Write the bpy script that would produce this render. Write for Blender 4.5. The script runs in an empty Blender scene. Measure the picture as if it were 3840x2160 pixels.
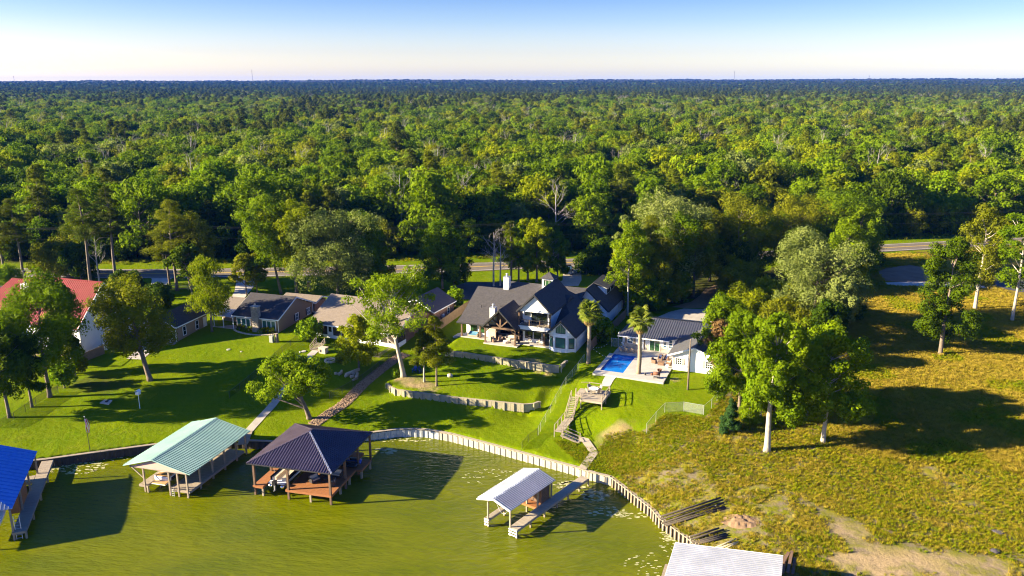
import bpy, bmesh, math, random
import numpy as np
from mathutils import Vector, Matrix
random.seed(7); rng = np.random.default_rng(7)
S = bpy.context.scene
COL = S.collection
R = math.radians
# ---------------------------------------------------------------- camera
HAZE = 4.0e-5
CAMH, FPX, HOR = 52.0, 2987.0, 310.0
PITCH = math.atan((1080 - HOR) / FPX)
cam = bpy.data.cameras.new('camera'); cam.sensor_width = 36; cam.lens = 36 * FPX / 3840
cam.clip_start = 1; cam.clip_end = 40000
camo = bpy.data.objects.new('camera', cam); COL.objects.link(camo)
camo.location = (0, 0, CAMH); camo.rotation_euler = (math.pi/2 - PITCH, 0, 0)
S.camera = camo
# ---------------------------------------------------------------- sky and sun
SUN_EL, SUN_AZ = 19.5, 187.0          # direction towards the sun, degrees from +x
w = bpy.data.worlds.new('World'); S.world = w; w.use_nodes = True
nt = w.node_tree; bg = nt.nodes['Background']
sky = nt.nodes.new('ShaderNodeTexSky'); sky.sky_type = 'NISHITA'; sky.sun_disc = False
sky.sun_elevation = R(SUN_EL); sky.sun_rotation = R(90 - SUN_AZ)
sky.altitude = 60; sky.air_density = 1.0; sky.dust_density = 1.2; sky.ozone_density = 2.0
tc = nt.nodes.new('ShaderNodeTexCoord'); sp = nt.nodes.new('ShaderNodeSeparateXYZ')
rp = nt.nodes.new('ShaderNodeValToRGB'); mx = nt.nodes.new('ShaderNodeMix'); mx.data_type = 'RGBA'; mx.blend_type = 'MULTIPLY'
mx.inputs[0].default_value = 1
e = rp.color_ramp.elements
e[0].position = 0.0; e[0].color = (2.25, 2.05, 1.55, 1); e[1].position = 0.30; e[1].color = (0.20, 0.42, 0.95, 1)
for pos, c in ((0.012, (1.52, 1.42, 1.42, 1)), (0.035, (1.06, 1.01, 1.18, 1)), (0.07, (0.62, 0.71, 1.00, 1)), (0.105, (0.33, 0.47, 0.86, 1)), (0.16, (0.25, 0.48, 1.0, 1))):
    q = e.new(pos); q.color = c
nt.links.new(tc.outputs['Generated'], sp.inputs[0]); nt.links.new(sp.outputs[2], rp.inputs[0])
nt.links.new(sky.outputs[0], mx.inputs[6]); nt.links.new(rp.outputs[0], mx.inputs[7])
nt.links.new(mx.outputs[2], bg.inputs[0]); bg.inputs[1].default_value = 0.060
sl = bpy.data.lights.new('sun', 'SUN'); sl.energy = 5.0; sl.angle = R(0.5); sl.color = (1.0, 0.84, 0.56)
so = bpy.data.objects.new('sun', sl); COL.objects.link(so)
sd = Vector((math.cos(R(SUN_EL))*math.cos(R(SUN_AZ)), math.cos(R(SUN_EL))*math.sin(R(SUN_AZ)), math.sin(R(SUN_EL))))
so.rotation_euler = sd.to_track_quat('Z', 'Y').to_euler()
vs = S.view_settings; vs.view_transform = 'Standard'; vs.look = 'None'; vs.exposure = 2.20; vs.gamma = 1; vs.use_curve_mapping = False
S.render.engine = 'CYCLES'
S.cycles.filter_width = 1.1; S.cycles.max_bounces = 6; S.cycles.diffuse_bounces = 2; S.cycles.glossy_bounces = 2; S.cycles.transmission_bounces = 3
S.cycles.transparent_max_bounces = 8; S.cycles.volume_bounces = 0
S.cycles.caustics_reflective = False; S.cycles.caustics_refractive = False

# ---------------------------------------------------------------- measuring helpers (surveyed picture points -> places)
ZM = {0: (0, 0, 1.0), 1: (0, 950, 2.634), 2: (800, 950, 2.634), 3: (1600, 950, 3.22), 4: (2150, 1050, 3.623), 5: (0, 1450, 2.375),
      6: (850, 1500, 3.22), 7: (1700, 1350, 2.041), 8: (2400, 1250, 1.592), 9: (2850, 750, 2.229), 10: (1400, 1200, 3.22), 11: (0, 0, 1/1.4907)}
_fw = np.array([0, math.cos(PITCH), -math.sin(PITCH)]); _up = np.array([0, math.sin(PITCH), math.cos(PITCH)])
def ray(k, x, y):
    a, b, s = ZM[k]; X, Y = a + x/s, b + y/s
    return _fw + np.array([1.0, 0, 0])*(X-1920)/FPX + _up*(1080-Y)/FPX
def P(k, x, y, z):
    d = ray(k, x, y); t = (z-CAMH)/d[2]
    return Vector((d[0]*t, d[1]*t, z))

# ---------------------------------------------------------------- object helpers
def tag(o, label=None, cat=None, group=None, kind=None):
    if label: o['label'] = label
    if cat: o['category'] = cat
    if group: o['group'] = group
    if kind: o['kind'] = kind
    return o
def empty(name, loc, rz=0.0, label=None, cat=None, group=None):
    o = bpy.data.objects.new(name, None); COL.objects.link(o); o.location = loc; o.rotation_euler = (0, 0, rz)
    o.empty_display_size = 0.3
    return tag(o, label, cat, group)
def link(name, me, parent=None, loc=None, rz=None):
    o = bpy.data.objects.new(name, me); COL.objects.link(o)
    if parent is not None: o.parent = parent
    if loc is not None: o.location = loc
    if rz is not None: o.rotation_euler = (0, 0, rz)
    return o
def copy_tree(o, parent=None):
    c = o.copy(); COL.objects.link(c); c.parent = parent
    for ch in list(o.children): copy_tree(ch, c)
    return c
class MB:
    def __init__(s): s.v = []; s.f = []; s.mi = []; s.cur = 0
    def add(s, vs, fs):
        n = len(s.v); s.v += [tuple(p) for p in vs]
        for f in fs: s.f.append(tuple(i+n for i in f)); s.mi.append(s.cur)
        return s
    def bx(s, x0, x1, y0, y1, z0, z1):
        v = [(x0,y0,z0),(x1,y0,z0),(x1,y1,z0),(x0,y1,z0),(x0,y0,z1),(x1,y0,z1),(x1,y1,z1),(x0,y1,z1)]
        return s.add(v, [(0,3,2,1),(4,5,6,7),(0,1,5,4),(1,2,6,5),(2,3,7,6),(3,0,4,7)])
    def ob(s, c, sz, rot=(0,0,0)):
        from mathutils import Euler
        m = Euler(rot).to_matrix(); x, y, z = sz[0]/2, sz[1]/2, sz[2]/2; c = Vector(c)
        v = [c + m @ Vector(p) for p in [(-x,-y,-z),(x,-y,-z),(x,y,-z),(-x,y,-z),(-x,-y,z),(x,-y,z),(x,y,z),(-x,y,z)]]
        return s.add(v, [(0,3,2,1),(4,5,6,7),(0,1,5,4),(1,2,6,5),(2,3,7,6),(3,0,4,7)])
    def beam(s, p, q, wd, ht):                      # rectangular bar between two points, upright section
        p, q = Vector(p), Vector(q); d = (q-p)
        if d.length < 1e-6: return s
        d.normalize(); up = Vector((0,0,1)) if abs(d.z) < .95 else Vector((0,1,0))
        a = d.cross(up).normalized(); b = a.cross(d).normalized()
        v = []
        for c in (p, q):
            for i, j in ((-1,-1),(1,-1),(1,1),(-1,1)): v.append(c + a*i*wd/2 + b*j*ht/2)
        return s.add(v, [(0,1,2,3),(7,6,5,4),(0,4,5,1),(1,5,6,2),(2,6,7,3),(3,7,4,0)])
    def path(s, pts, rad, n=6, cap=True):
        pts = [Vector(p) for p in pts]; base = len(s.v); vs = []
        if not hasattr(rad, '__len__'): rad = [rad]*len(pts)
        for i, p in enumerate(pts):
            d = (pts[min(i+1, len(pts)-1)] - pts[max(i-1, 0)]).normalized()
            up = Vector((0,0,1)) if abs(d.z) < .9 else Vector((1,0,0))
            a = d.cross(up).normalized(); b = a.cross(d).normalized()
            for k in range(n):
                t = 2*math.pi*k/n; vs.append(p + (a*math.cos(t) + b*math.sin(t))*rad[i])
        fs = []
        for i in range(len(pts)-1):
            for k in range(n):
                k2 = (k+1) % n; fs.append((i*n+k, i*n+k2, (i+1)*n+k2, (i+1)*n+k))
        if cap: fs.append(tuple(range(n))[::-1]); fs.append(tuple((len(pts)-1)*n+k for k in range(n)))
        return s.add(vs, fs)
    def tube(s, p, q, r0, r1=None, n=6): return s.path([p, q], [r0, r0 if r1 is None else r1], n)
    def slab(s, poly, off):                          # 3-D polygon extruded by a vector
        n = len(poly); off = Vector(off); a = [Vector(p) for p in poly]; v = a + [p+off for p in a]
        return s.add(v, [tuple(range(n))[::-1], tuple(range(n, 2*n))] + [(i, (i+1) % n, n+(i+1) % n, n+i) for i in range(n)])
    def rings(s, rs, close=True):                    # list of closed rings of equal length
        n = len(rs[0]); v = [p for r in rs for p in r]; f = []
        for i in range(len(rs)-1):
            for k in range(n): f.append((i*n+k, i*n+(k+1) % n, (i+1)*n+(k+1) % n, (i+1)*n+k))
        if close: f.append(tuple(range(n))[::-1]); f.append(tuple((len(rs)-1)*n+k for k in range(n)))
        return s.add(v, f)
    def ball(s, c, r, nu=8, nv=5):
        r = r if hasattr(r, '__len__') else (r, r, r)
        rs = []
        for i in range(nv+1):
            t = math.pi*(i+.15)/(nv+.3); rs.append([(c[0]+r[0]*math.sin(t)*math.cos(2*math.pi*k/nu), c[1]+r[1]*math.sin(t)*math.sin(2*math.pi*k/nu), c[2]-r[2]*math.cos(t)) for k in range(nu)])
        return s.rings(rs)
    def mesh(s, name, mats, smooth=False):
        me = bpy.data.meshes.new(name); me.from_pydata(s.v, [], s.f)
        if not isinstance(mats, (list, tuple)): mats = [mats]
        for m in mats: me.materials.append(m)
        if len(mats) > 1: me.polygons.foreach_set('material_index', s.mi)
        bm = bmesh.new(); bm.from_mesh(me); bmesh.ops.recalc_face_normals(bm, faces=bm.faces); bm.to_mesh(me); bm.free()
        if smooth: me.polygons.foreach_set('use_smooth', [True]*len(me.polygons))
        me.update(); return me
    def build(s, name, mats, parent=None, smooth=False, loc=None, rz=None):
        return link(name, s.mesh(name, mats, smooth), parent, loc, rz)

# ---------------------------------------------------------------- materials
def srgb(*c): return tuple(((x/255)/12.92 if x/255 <= .04045 else ((x/255+.055)/1.055)**2.4) for x in c)
MT = {}
def pm(name, c1, c2=None, scale=3.0, rough=0.7, bump=0.0, bscale=None, metal=0.0, spec=0.5, stretch=None, detail=4, dist=0.1):
    m = bpy.data.materials.new(name); m.use_nodes = True; n = m.node_tree.nodes; L = m.node_tree.links; b = n['Principled BSDF']
    b.inputs['Roughness'].default_value = rough; b.inputs['Metallic'].default_value = metal; b.inputs['Specular IOR Level'].default_value = spec
    b.inputs['Base Color'].default_value = (*c1, 1)
    g = n.new('ShaderNodeNewGeometry'); vec = g.outputs['Position']
    if stretch:
        t = n.new('ShaderNodeTexCoord'); mp = n.new('ShaderNodeMapping'); mp.inputs['Scale'].default_value = stretch; L.new(t.outputs['Object'], mp.inputs[0]); vec = mp.outputs[0]
    if c2:
        t = n.new('ShaderNodeTexNoise'); t.inputs['Scale'].default_value = scale; t.inputs['Detail'].default_value = detail; t.inputs['Roughness'].default_value = .65
        r = n.new('ShaderNodeMapRange'); r.inputs[1].default_value = .32; r.inputs[2].default_value = .68
        mxn = n.new('ShaderNodeMix'); mxn.data_type = 'RGBA'; mxn.inputs[6].default_value = (*c1, 1); mxn.inputs[7].default_value = (*c2, 1)
        L.new(vec, t.inputs['Vector']); L.new(t.outputs[0], r.inputs[0]); L.new(r.outputs[0], mxn.inputs[0]); L.new(mxn.outputs[2], b.inputs['Base Color'])
    if bump:
        t2 = n.new('ShaderNodeTexNoise'); t2.inputs['Scale'].default_value = bscale or scale*3; t2.inputs['Detail'].default_value = 3; L.new(vec, t2.inputs['Vector'])
        bp = n.new('ShaderNodeBump'); bp.inputs['Strength'].default_value = bump; bp.inputs['Distance'].default_value = dist
        L.new(t2.outputs[0], bp.inputs['Height']); L.new(bp.outputs[0], b.inputs['Normal'])
    MT[name] = m; return m
def leafmat(name, c1, c2, trans=0.35, nscale=0.35, hue=0.5):
    m = bpy.data.materials.new(name); m.use_nodes = True; n = m.node_tree.nodes; L = m.node_tree.links; b = n['Principled BSDF']; out = n['Material Output']
    b.inputs['Roughness'].default_value = .6; b.inputs['Specular IOR Level'].default_value = .03
    oi = n.new('ShaderNodeObjectInfo'); g = n.new('ShaderNodeNewGeometry')
    t = n.new('ShaderNodeTexNoise'); t.inputs['Scale'].default_value = nscale; t.inputs['Detail'].default_value = 3; L.new(g.outputs['Position'], t.inputs['Vector'])
    ad = n.new('ShaderNodeMath'); ad.operation = 'MULTIPLY_ADD'; L.new(oi.outputs['Random'], ad.inputs[0]); ad.inputs[1].default_value = hue; L.new(t.outputs[0], ad.inputs[2])
    r = n.new('ShaderNodeMapRange'); r.inputs[1].default_value = .40; r.inputs[2].default_value = .60 + hue; L.new(ad.outputs[0], r.inputs[0])
    mx = n.new('ShaderNodeMix'); mx.data_type = 'RGBA'; mx.inputs[6].default_value = (*c1, 1); mx.inputs[7].default_value = (*c2, 1); L.new(r.outputs[0], mx.inputs[0])
    L.new(mx.outputs[2], b.inputs['Base Color'])
    tr = n.new('ShaderNodeBsdfTranslucent'); gm = n.new('ShaderNodeMix'); gm.data_type = 'RGBA'; gm.blend_type = 'MULTIPLY'; gm.inputs[0].default_value = 1
    L.new(mx.outputs[2], gm.inputs[6]); gm.inputs[7].default_value = (1.05, 1.20, .35, 1); L.new(gm.outputs[2], tr.inputs[0])
    ms = n.new('ShaderNodeMixShader'); ms.inputs[0].default_value = trans; L.new(b.outputs[0], ms.inputs[1]); L.new(tr.outputs[0], ms.inputs[2]); L.new(ms.outputs[0], out.inputs[0])
    MT[name] = m; return m
pm('asphalt', (.105,.085,.066), (.14,.115,.09), .8, .9, .2, 12)
pm('asphalt_dark', (.035,.035,.04), (.055,.055,.06), .8, .9, .2, 12)
pm('concrete', (.38,.35,.31), (.47,.43,.38), .7, .85, .15, 6)
pm('concrete_old', (.32,.29,.25), (.42,.38,.33), .7, .85, .2, 6)
pm('gravel', (.30,.26,.21), (.42,.37,.30), 2.5, .95, .5, 9)
pm('clay', (.20,.105,.055), (.28,.155,.085), .5, .95, .4, 4)
pm('leaf_litter', (.30,.19,.09), (.20,.13,.06), 1.2, .95, .5, 6)
pm('paint_yellow', (.75,.50,.06)); pm('paint_white', (.78,.76,.72), (.7,.68,.64), 2)
pm('white_wall', (.80,.80,.79), (.74,.74,.74), .9, .55)
pm('white_trim', (.82,.82,.80), None, 1, .5)
pm('wood_grey', (.34,.28,.21), (.24,.19,.14), 1.6, .85, .25, 14, stretch=(.4,6,6))
pm('wood_pale', (.38,.32,.24), (.29,.24,.175), 1.4, .85, .25, 14, stretch=(.6,4,4))
pm('wood_treated', (.36,.33,.22), (.28,.25,.165), 1.1, .85, .25, 10)
pm('wood_red', (.33,.13,.042), (.26,.10,.03), 1.5, .7, .2, 14, stretch=(.6,5,5))
pm('wood_brown', (.16,.095,.055), (.11,.065,.04), 1.6, .75, .2, 12)
pm('wood_fence', (.27,.18,.10), (.20,.13,.075), 1.6, .85, .2, 12)
pm('wood_black', (.045,.036,.028), (.07,.055,.04), 1.5, .9, .2, 12)
pm('shingle_grey', (.034,.031,.033), (.060,.055,.057), 2.2, .92, .45, 7)
pm('shingle_dark', (.026,.023,.027), (.042,.038,.042), 2.2, .92, .45, 7)
pm('shingle_brown', (.15,.118,.09), (.20,.16,.125), 2.2, .92, .45, 7)
pm('shingle_slate', (.055,.047,.055), (.08,.07,.078), 2.2, .92, .45, 7)
pm('metal_red', (.27,.030,.025), (.33,.042,.036), .7, .55, spec=.3)
pm('metal_grey', (.105,.105,.115), (.13,.13,.14), .7, .45, metal=.2)
pm('metal_purple', (.09,.07,.10), (.13,.105,.14), .4, .42, metal=.5)
pm('metal_green', (.28,.43,.38), (.21,.35,.31), .35, .45)
pm('metal_white', (.50,.52,.58), (.38,.40,.46), .4, .34, metal=.45)
pm('metal_blue', (.05,.21,.60), (.065,.25,.68), .6, .42)
pm('galv', (.45,.46,.46), None, 1, .45, metal=.6)
pm('dark_metal', (.025,.025,.027), None, 1, .5)
pm('black_plastic', (.018,.018,.02), None, 1, .4)
pm('tan_siding', (.27,.18,.105), (.30,.205,.12), .8, .8, stretch=(.2,.2,9), bump=.25, bscale=3)
pm('brick', (.34,.20,.13), (.22,.12,.08), 3.5, .9, .3, 9)
pm('stone', (.34,.29,.24), (.16,.14,.12), 3.2, .9, .6, 4)
pm('stone_pale', (.60,.50,.38), (.40,.33,.25), 2.6, .9, .5, 4)
pm('pink_siding', (.56,.33,.28), (.60,.37,.32), 1, .8)
pm('door_blue', (.42,.62,.68), None, 1, .5)
pm('screen', (.16,.115,.085), (.12,.09,.07), .7, .6)
pm('bark', (.20,.155,.115), (.11,.085,.065), 3, .9, .5, 8)
pm('bark_pale', (.42,.37,.30), (.28,.24,.19), 1.5, .9, .4, 6)
pm('bark_dead', (.40,.36,.33), (.28,.25,.23), 2, .9)
pm('palm_bark', (.30,.235,.165), (.20,.155,.105), 4, .95, .5, 9)
pm('pile_wood', (.36,.30,.20), (.25,.20,.13), 2, .9, .3, 8)
pm('sheet_vinyl', (.44,.41,.34), (.35,.32,.26), 1.3, .7)
pm('sheet_grey', (.50,.52,.54), (.40,.41,.42), 1.2, .55)
pm('soil', (.165,.10,.052), (.235,.15,.08), 1.5, .95, .5, 6)
pm('rock', (.34,.235,.15), (.24,.16,.10), 1.8, .9, .4, 6)
pm('fabric_beige', (.55,.46,.36), None, 1, .9); pm('fabric_blue', (.08,.22,.34), None, 1, .9); pm('fabric_navy', (.03,.045,.12), None, 1, .9)
pm('wicker', (.22,.13,.075), (.15,.085,.05), 9, .8, .4, 20)
pm('white_plastic', (.82,.82,.82), None, 1, .35); pm('tan_plastic', (.50,.36,.22), None, 1, .5); pm('rust', (.20,.085,.045), (.12,.05,.03), 5, .85)
pm('flag_red', (.45,.03,.04), None, 1, .8); pm('flag_white', (.75,.75,.75), None, 1, .8); pm('flag_blue', (.02,.035,.16), None, 1, .8)
pm('gelcoat', (.80,.80,.80), None, 1, .18); pm('boat_black', (.02,.02,.025), None, 1, .2); pm('boat_blue', (.01,.06,.35), None, 1, .25); pm('teak', (.46,.27,.12), (.40,.23,.10), 3, .6)
pm('chrome', (.7,.7,.7), None, 1, .2, metal=1); pm('tyre', (.02,.02,.02), None, 1, .9); pm('car_black', (.012,.012,.016), None, 1, .15)
pm('foam', (.55,.52,.30), (.40,.40,.18), 3, .8, .3, 10)
pm('paint_green', (.05,.22,.04), (.06,.25,.05), 1, .6); pm('lid_green', (.03,.10,.06), None, 1, .6)
def glass(name, c, rough=.06):
    pm(name, c, None, 1, rough, spec=.9)
glass('glass_teal', (.035,.12,.105)); glass('glass_dark', (.012,.018,.02)); glass('glass_blue', (.05,.10,.16)); glass('glass_green', (.03,.09,.03))
# board and batten: fine raised strips come from geometry; fence fabric: fine woven wire
def wire_mat(name, c, alpha):
    m = bpy.data.materials.new(name); m.use_nodes = True; n = m.node_tree.nodes; L = m.node_tree.links; b = n['Principled BSDF']
    b.inputs['Base Color'].default_value = (*c, 1); b.inputs['Roughness'].default_value = .5
    t = n.new('ShaderNodeBsdfTransparent'); ms = n.new('ShaderNodeMixShader'); ms.inputs[0].default_value = alpha
    L.new(t.outputs[0], ms.inputs[1]); L.new(b.outputs[0], ms.inputs[2]); L.new(ms.outputs[0], n['Material Output'].inputs[0]); MT[name] = m
wire_mat('chain_link', (.55,.57,.55), .20); wire_mat('chain_dark', (.02,.03,.02), .35); wire_mat('screen_mesh', (.05,.04,.03), .7)
# ================================================================ TERRAIN
BULK = [P(0,-330,1790,1.2), P(0,-60,1742,1.2), P(5,410,640,1.2), P(5,900,572,1.2), P(5,1400,506,1.2), P(0,760,1650,1.2), P(6,220,480,1.2), P(6,560,492,1.2), P(0,1200,1640,1.2), P(6,1700,390,1.2),
        P(10,300,1310,1.2), P(10,500,1309,1.2), P(10,640,1315,1.2), P(10,800,1340,1.2), P(10,960,1370,1.2), P(7,200,615,1.2), P(7,520,700,1.2), P(7,950,815,1.2), P(7,1040,845,1.2), P(7,1218,891,1.2),
        P(7,1290,945,1.2), P(7,1400,1030,1.2), P(7,1540,1140,1.2), P(8,130,1100,1.2), P(8,300,1220,1.2), P(0,2690,2110,1.2), P(0,2860,2300,1.2), P(0,3100,2600,1.2)]
BK = np.array([(p.x, p.y) for p in BULK])
LAND = np.vstack([BK, [(400, 20), (400, 500), (-400, 500), (-400, BK[0][1])]])
def inpoly(x, y, poly):
    x = np.asarray(x, float); y = np.asarray(y, float); r = np.zeros(x.shape, bool); n = len(poly)
    for i in range(n):
        x1, y1 = poly[i]; x2, y2 = poly[(i+1) % n]
        if y1 == y2: continue
        c = ((y1 > y) != (y2 > y)) & (x < (x2-x1)*(y-y1)/(y2-y1)+x1); r ^= c
    return r
W1 = [P(10,180,768,3.3), P(10,215,802,3.3), P(10,288,838,3.3), P(10,390,852,3.3), P(10,700,892,3.3), P(10,1010,932,3.3), P(10,1440,977,3.3), P(10,1888,1022,3.3)]
W1R = P(10,1995,990,3.2)
W2 = [P(10,888,368,5.1), P(10,1160,402,5.1), P(10,1440,444,5.1), P(10,1835,502,5.1), P(10,2240,557,5.1)]
W2R = P(10,2320,492,5.05)
def wall_w(x, y, W, Rt):
    """1 just behind a retaining wall, fading 9 m back and past its ends"""
    x = np.asarray(x, float); y = np.asarray(y, float)
    P_ = [(p.x, p.y) for p in W]
    e0 = (P_[0][0]-(P_[1][0]-P_[0][0])/max(1e-6, math.hypot(P_[1][0]-P_[0][0], P_[1][1]-P_[0][1]))*12, P_[0][1]-(P_[1][1]-P_[0][1])/max(1e-6, math.hypot(P_[1][0]-P_[0][0], P_[1][1]-P_[0][1]))*12)
    L_ = math.hypot(P_[-1][0]-P_[-2][0], P_[-1][1]-P_[-2][1]); e1 = (P_[-1][0]+(P_[-1][0]-P_[-2][0])/L_*12, P_[-1][1]+(P_[-1][1]-P_[-2][1])/L_*12)
    pts = [e0]+P_+[e1]; n = len(pts)-1
    best = np.full(x.shape, 1e9); side = np.zeros(x.shape); fade = np.ones(x.shape)
    for i in range(n):
        ax, ay = pts[i]; bx, by = pts[i+1]; dx, dy = bx-ax, by-ay; L2 = dx*dx+dy*dy
        t = ((x-ax)*dx+(y-ay)*dy)/L2; tt = np.clip(t, 0, 1); d = np.hypot(x-ax-tt*dx, y-ay-tt*dy)
        s = dx*(y-ay)-dy*(x-ax); m = d < best-1e-9
        f = np.ones(x.shape)
        if i == 0: f = np.clip(1-(1-t)*12/2.2, 0, 1)
        if i == n-1: f = np.clip(1-t*12/2.2, 0, 1)
        best = np.where(m, d, best); side = np.where(m, s, side); fade = np.where(m, f, fade)
    return np.where(side > 0, 1.0, 0.0)*np.exp(-(best/9.0)**2)*fade*fade*(3-2*fade)
def steps(x, y): return 1.0*wall_w(x, y, W1, W1R) + 1.0*wall_w(x, y, W2, W2R)
CP = [tuple(p)[:2]+(1.3,) for p in BULK[:26]]
CP += [tuple(P(*a)) for a in [(5,0,380,2.1),(5,600,300,1.9),(5,85,275,2.4),(5,1300,200,2.3),(1,1480,1250,3.3),(1,500,1410,2.8),(2,100,1100,3.7),(2,600,900,4.6),(2,300,1300,2.9),
    (2,1000,950,4.2),(2,860,1110,3.7),(6,600,50,2.3),(6,300,350,1.6),(2,1900,1000,3.9),(2,1600,1200,3.1),(2,1300,1449,2.2),(6,1050,300,1.55),(2,1550,1110,3.7),(2,1280,1250,3.2),
    (10,288,915,2.3),(10,700,980,2.3),(10,1010,1012,2.3),(10,1440,1068,2.3),(10,1880,1090,2.25),(10,60,900,2.2),(10,300,1250,1.6),(10,1000,1200,1.8),
    (10,765,800,3.32),(10,350,690,3.5),(10,1700,800,3.6),(10,1000,500,4.0),(10,890,458,4.1),(10,1440,528,4.05),(10,2230,617,4.0),
    (10,1990,1400,1.9),(10,2150,1050,2.6),(10,2260,850,3.3),(10,2480,600,4.3),(10,2560,430,5.0),(10,600,300,4.5),
    (4,260,1265,5.3),(4,1205,1392,5.3),(7,1140,345,3.9),(7,980,340,3.9),(7,770,605,2.1),(7,945,628,1.85),(7,1105,720,1.6),(7,1010,830,1.35),(7,900,700,1.6),(7,1250,440,4.2),(7,1300,520,3.6),(7,1340,570,3.0),(7,1400,650,2.4),(7,1200,620,2.3),
    (8,40,590,3.7),(8,155,465,4.7),(8,395,490,4.8),(8,540,262,5.4),(8,285,340,5.2),(8,760,705,4.1),(8,1090,650,4.4),(8,300,760,3.4),(8,150,800,2.8),(8,100,950,1.7),(8,400,1100,2.1),(8,700,1050,2.9),(8,1000,1250,2.7),(8,550,900,3.0),
    (8,1500,900,3.5),(8,2290,1200,3.3),(8,1700,600,4.3),(8,1500,1400,2.5),(9,1500,1330,5.0),(9,1980,1010,5.6),(9,1450,700,6.2),(9,2200,1300,5.2),(3,640,300,6.2),(3,1750,350,6.2),(4,1500,450,5.9),(4,1900,250,6.2),
    (0,114,1022,6.5),(0,493,1028,6.5),(0,1000,1022,6.5),(0,1521,1009,6.5),(0,1786,998,6.5),(0,2174,984,6.55),(0,2800,960,6.7),(0,3254,938,6.9),(0,3716,914,7.0)]]
CP += [(-45,149,4.85),(-55,152,4.85),(-63,144,4.5),(-68,146,4.4),(-80,141,3.9),(-76,148,4.3),(-95,150,4.3),(-38,144.5,4.8),(-22,137,4.6),(-5.3,139.3,5.55),(-9.5,143.4,5.5),(.9,136.9,5.55),(6.5,138,5.55),(9,134.5,5.4),(11.4,134.2,5.4),
    (14,145,5.5),(20,150,5.5),(0,165,6.0),(-20,150,5.3),(-30,165,5.6),(-55,168,5.6),(-90,172,5.8),(30,135,5.5),(20,132,5.5),(15,124,5.4),(38,140,5.6),(-130,150,4.5),(-130,110,2.0),(130,150,6.0),(120,90,4.0),
    (0,225,7),(-150,225,7),(150,240,7.2),(0,260,7.2),(-200,200,6.5),(200,200,7)]
CP = np.array(CP); CPz = CP[:,2] - steps(CP[:,0], CP[:,1])
def _fit():
    n = len(CP); D = np.hypot(CP[:,0][:,None]-CP[:,0][None], CP[:,1][:,None]-CP[:,1][None])
    A = np.zeros((n+3, n+3)); A[:n,:n] = -D - 0.15*np.eye(n)*-1; A[:n,n] = 1; A[:n,n+1] = CP[:,0]; A[:n,n+2] = CP[:,1]; A[n:,:n] = A[:n,n:].T
    return np.linalg.solve(A, np.append(CPz, [0,0,0]))
_RB = _fit()
def h1(x, y, s):    # cheap smooth value noise
    xi = np.floor(x).astype(np.int64); yi = np.floor(y).astype(np.int64); fx = x-xi; fy = y-yi; fx = fx*fx*(3-2*fx); fy = fy*fy*(3-2*fy)
    def h(a, b):
        n = (a*374761393 + b*668265263 + s*1442695041) & 0x7fffffff; n = ((n ^ (n >> 13))*1274126177) & 0x7fffffff
        return ((n ^ (n >> 16)) & 0xffff)/65535.0
    return (h(xi,yi)*(1-fx)+h(xi+1,yi)*fx)*(1-fy)+(h(xi,yi+1)*(1-fx)+h(xi+1,yi+1)*fx)*fy
def far_hill(x, y):
    r = np.hypot(x, y); a = np.arctan2(x, y)
    t = np.clip((r-1500)/5200, 0, 1); ridge = 33 + 9*h1(a*7+3, r/2500, 5) + 4*h1(a*23, r/900, 9) + 8*np.clip(a/.55, -1, 1)*np.clip((r-3000)/4000, 0, 1)
    roll = 6*(h1(x/700, y/600, 11)-.5)*np.clip((r-400)/600, 0, 1)
    return t*t*(3-2*t)*ridge*np.clip(1.12-np.maximum(0, r-7500)/6000, 0, 2) + roll
def terrain_z(x, y):
    x = np.atleast_1d(np.asarray(x, float)); y = np.atleast_1d(np.asarray(y, float)); n = len(CP); out = np.zeros(x.shape)
    for i in range(0, len(x), 20000):
        xs, ys = x[i:i+20000], y[i:i+20000]; D = np.hypot(xs[:,None]-CP[:,0][None], ys[:,None]-CP[:,1][None])
        out[i:i+20000] = -D @ _RB[:n] + _RB[n] + _RB[n+1]*xs + _RB[n+2]*ys + steps(xs, ys)
    f = np.clip((np.maximum(np.abs(x)-110, y-215))/50, 0, 1); f = f*f*(3-2*f); lvl = np.where(y < 120, 4.0, 7.0)
    out = np.clip(out, .9, 8.5)*(1-f) + lvl*f + np.where(y > 300, far_hill(x, y), 0)
    return out
FX0, FX1, FY0, FY1, GS = -112.0, 112.0, 58.0, 214.0, 0.36
gx = np.arange(FX0, FX1, GS); gy = np.arange(FY0, FY1, GS)
cx = np.concatenate([-np.geomspace(9000, 118, 34), gx, np.geomspace(118, 9000, 34)])
cy = np.concatenate([np.array([-60., 0., 30., 45., 53.]), gy, np.geomspace(218, 13000, 70)])
XX, YY = np.meshgrid(cx, cy); fx, fy = XX.ravel(), YY.ravel()
ZZ = terrain_z(fx, fy)
# small-scale unevenness of lawns, roughness of the bluff
ZZ += (h1(fx/3.1, fy/3.1, 3)-.5)*.10
near = (np.abs(fx) < 140) & (fy < 240)
land = np.ones(fx.shape, bool); land[near | (fy < 120)] = inpoly(fx[near | (fy < 120)], fy[near | (fy < 120)], LAND)
land[(fy < 58) & (fx < 30)] = False; land[(fx < -140) & (fy < 108)] = False
ZL = np.where(land, ZZ, -2.2)
_q = P(4,1340,1205,5.6); _c, _s = math.cos(R(-22)), math.sin(R(-22)); _u = (fx-_q.x)*_c+(fy-_q.y)*_s; _v = -(fx-_q.x)*_s+(fy-_q.y)*_c
ZL = np.where((_u > -11.5) & (_u < -6.6) & (_v > -5.6) & (_v < 4.5), 3.2, ZL)      # excavation for the swimming pool
_nx, _ny = len(gx), len(gy); _ox, _oy = 34, 5
ZG = ZZ.reshape(len(cy), len(cx))[_oy:_oy+_ny, _ox:_ox+_nx]
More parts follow.
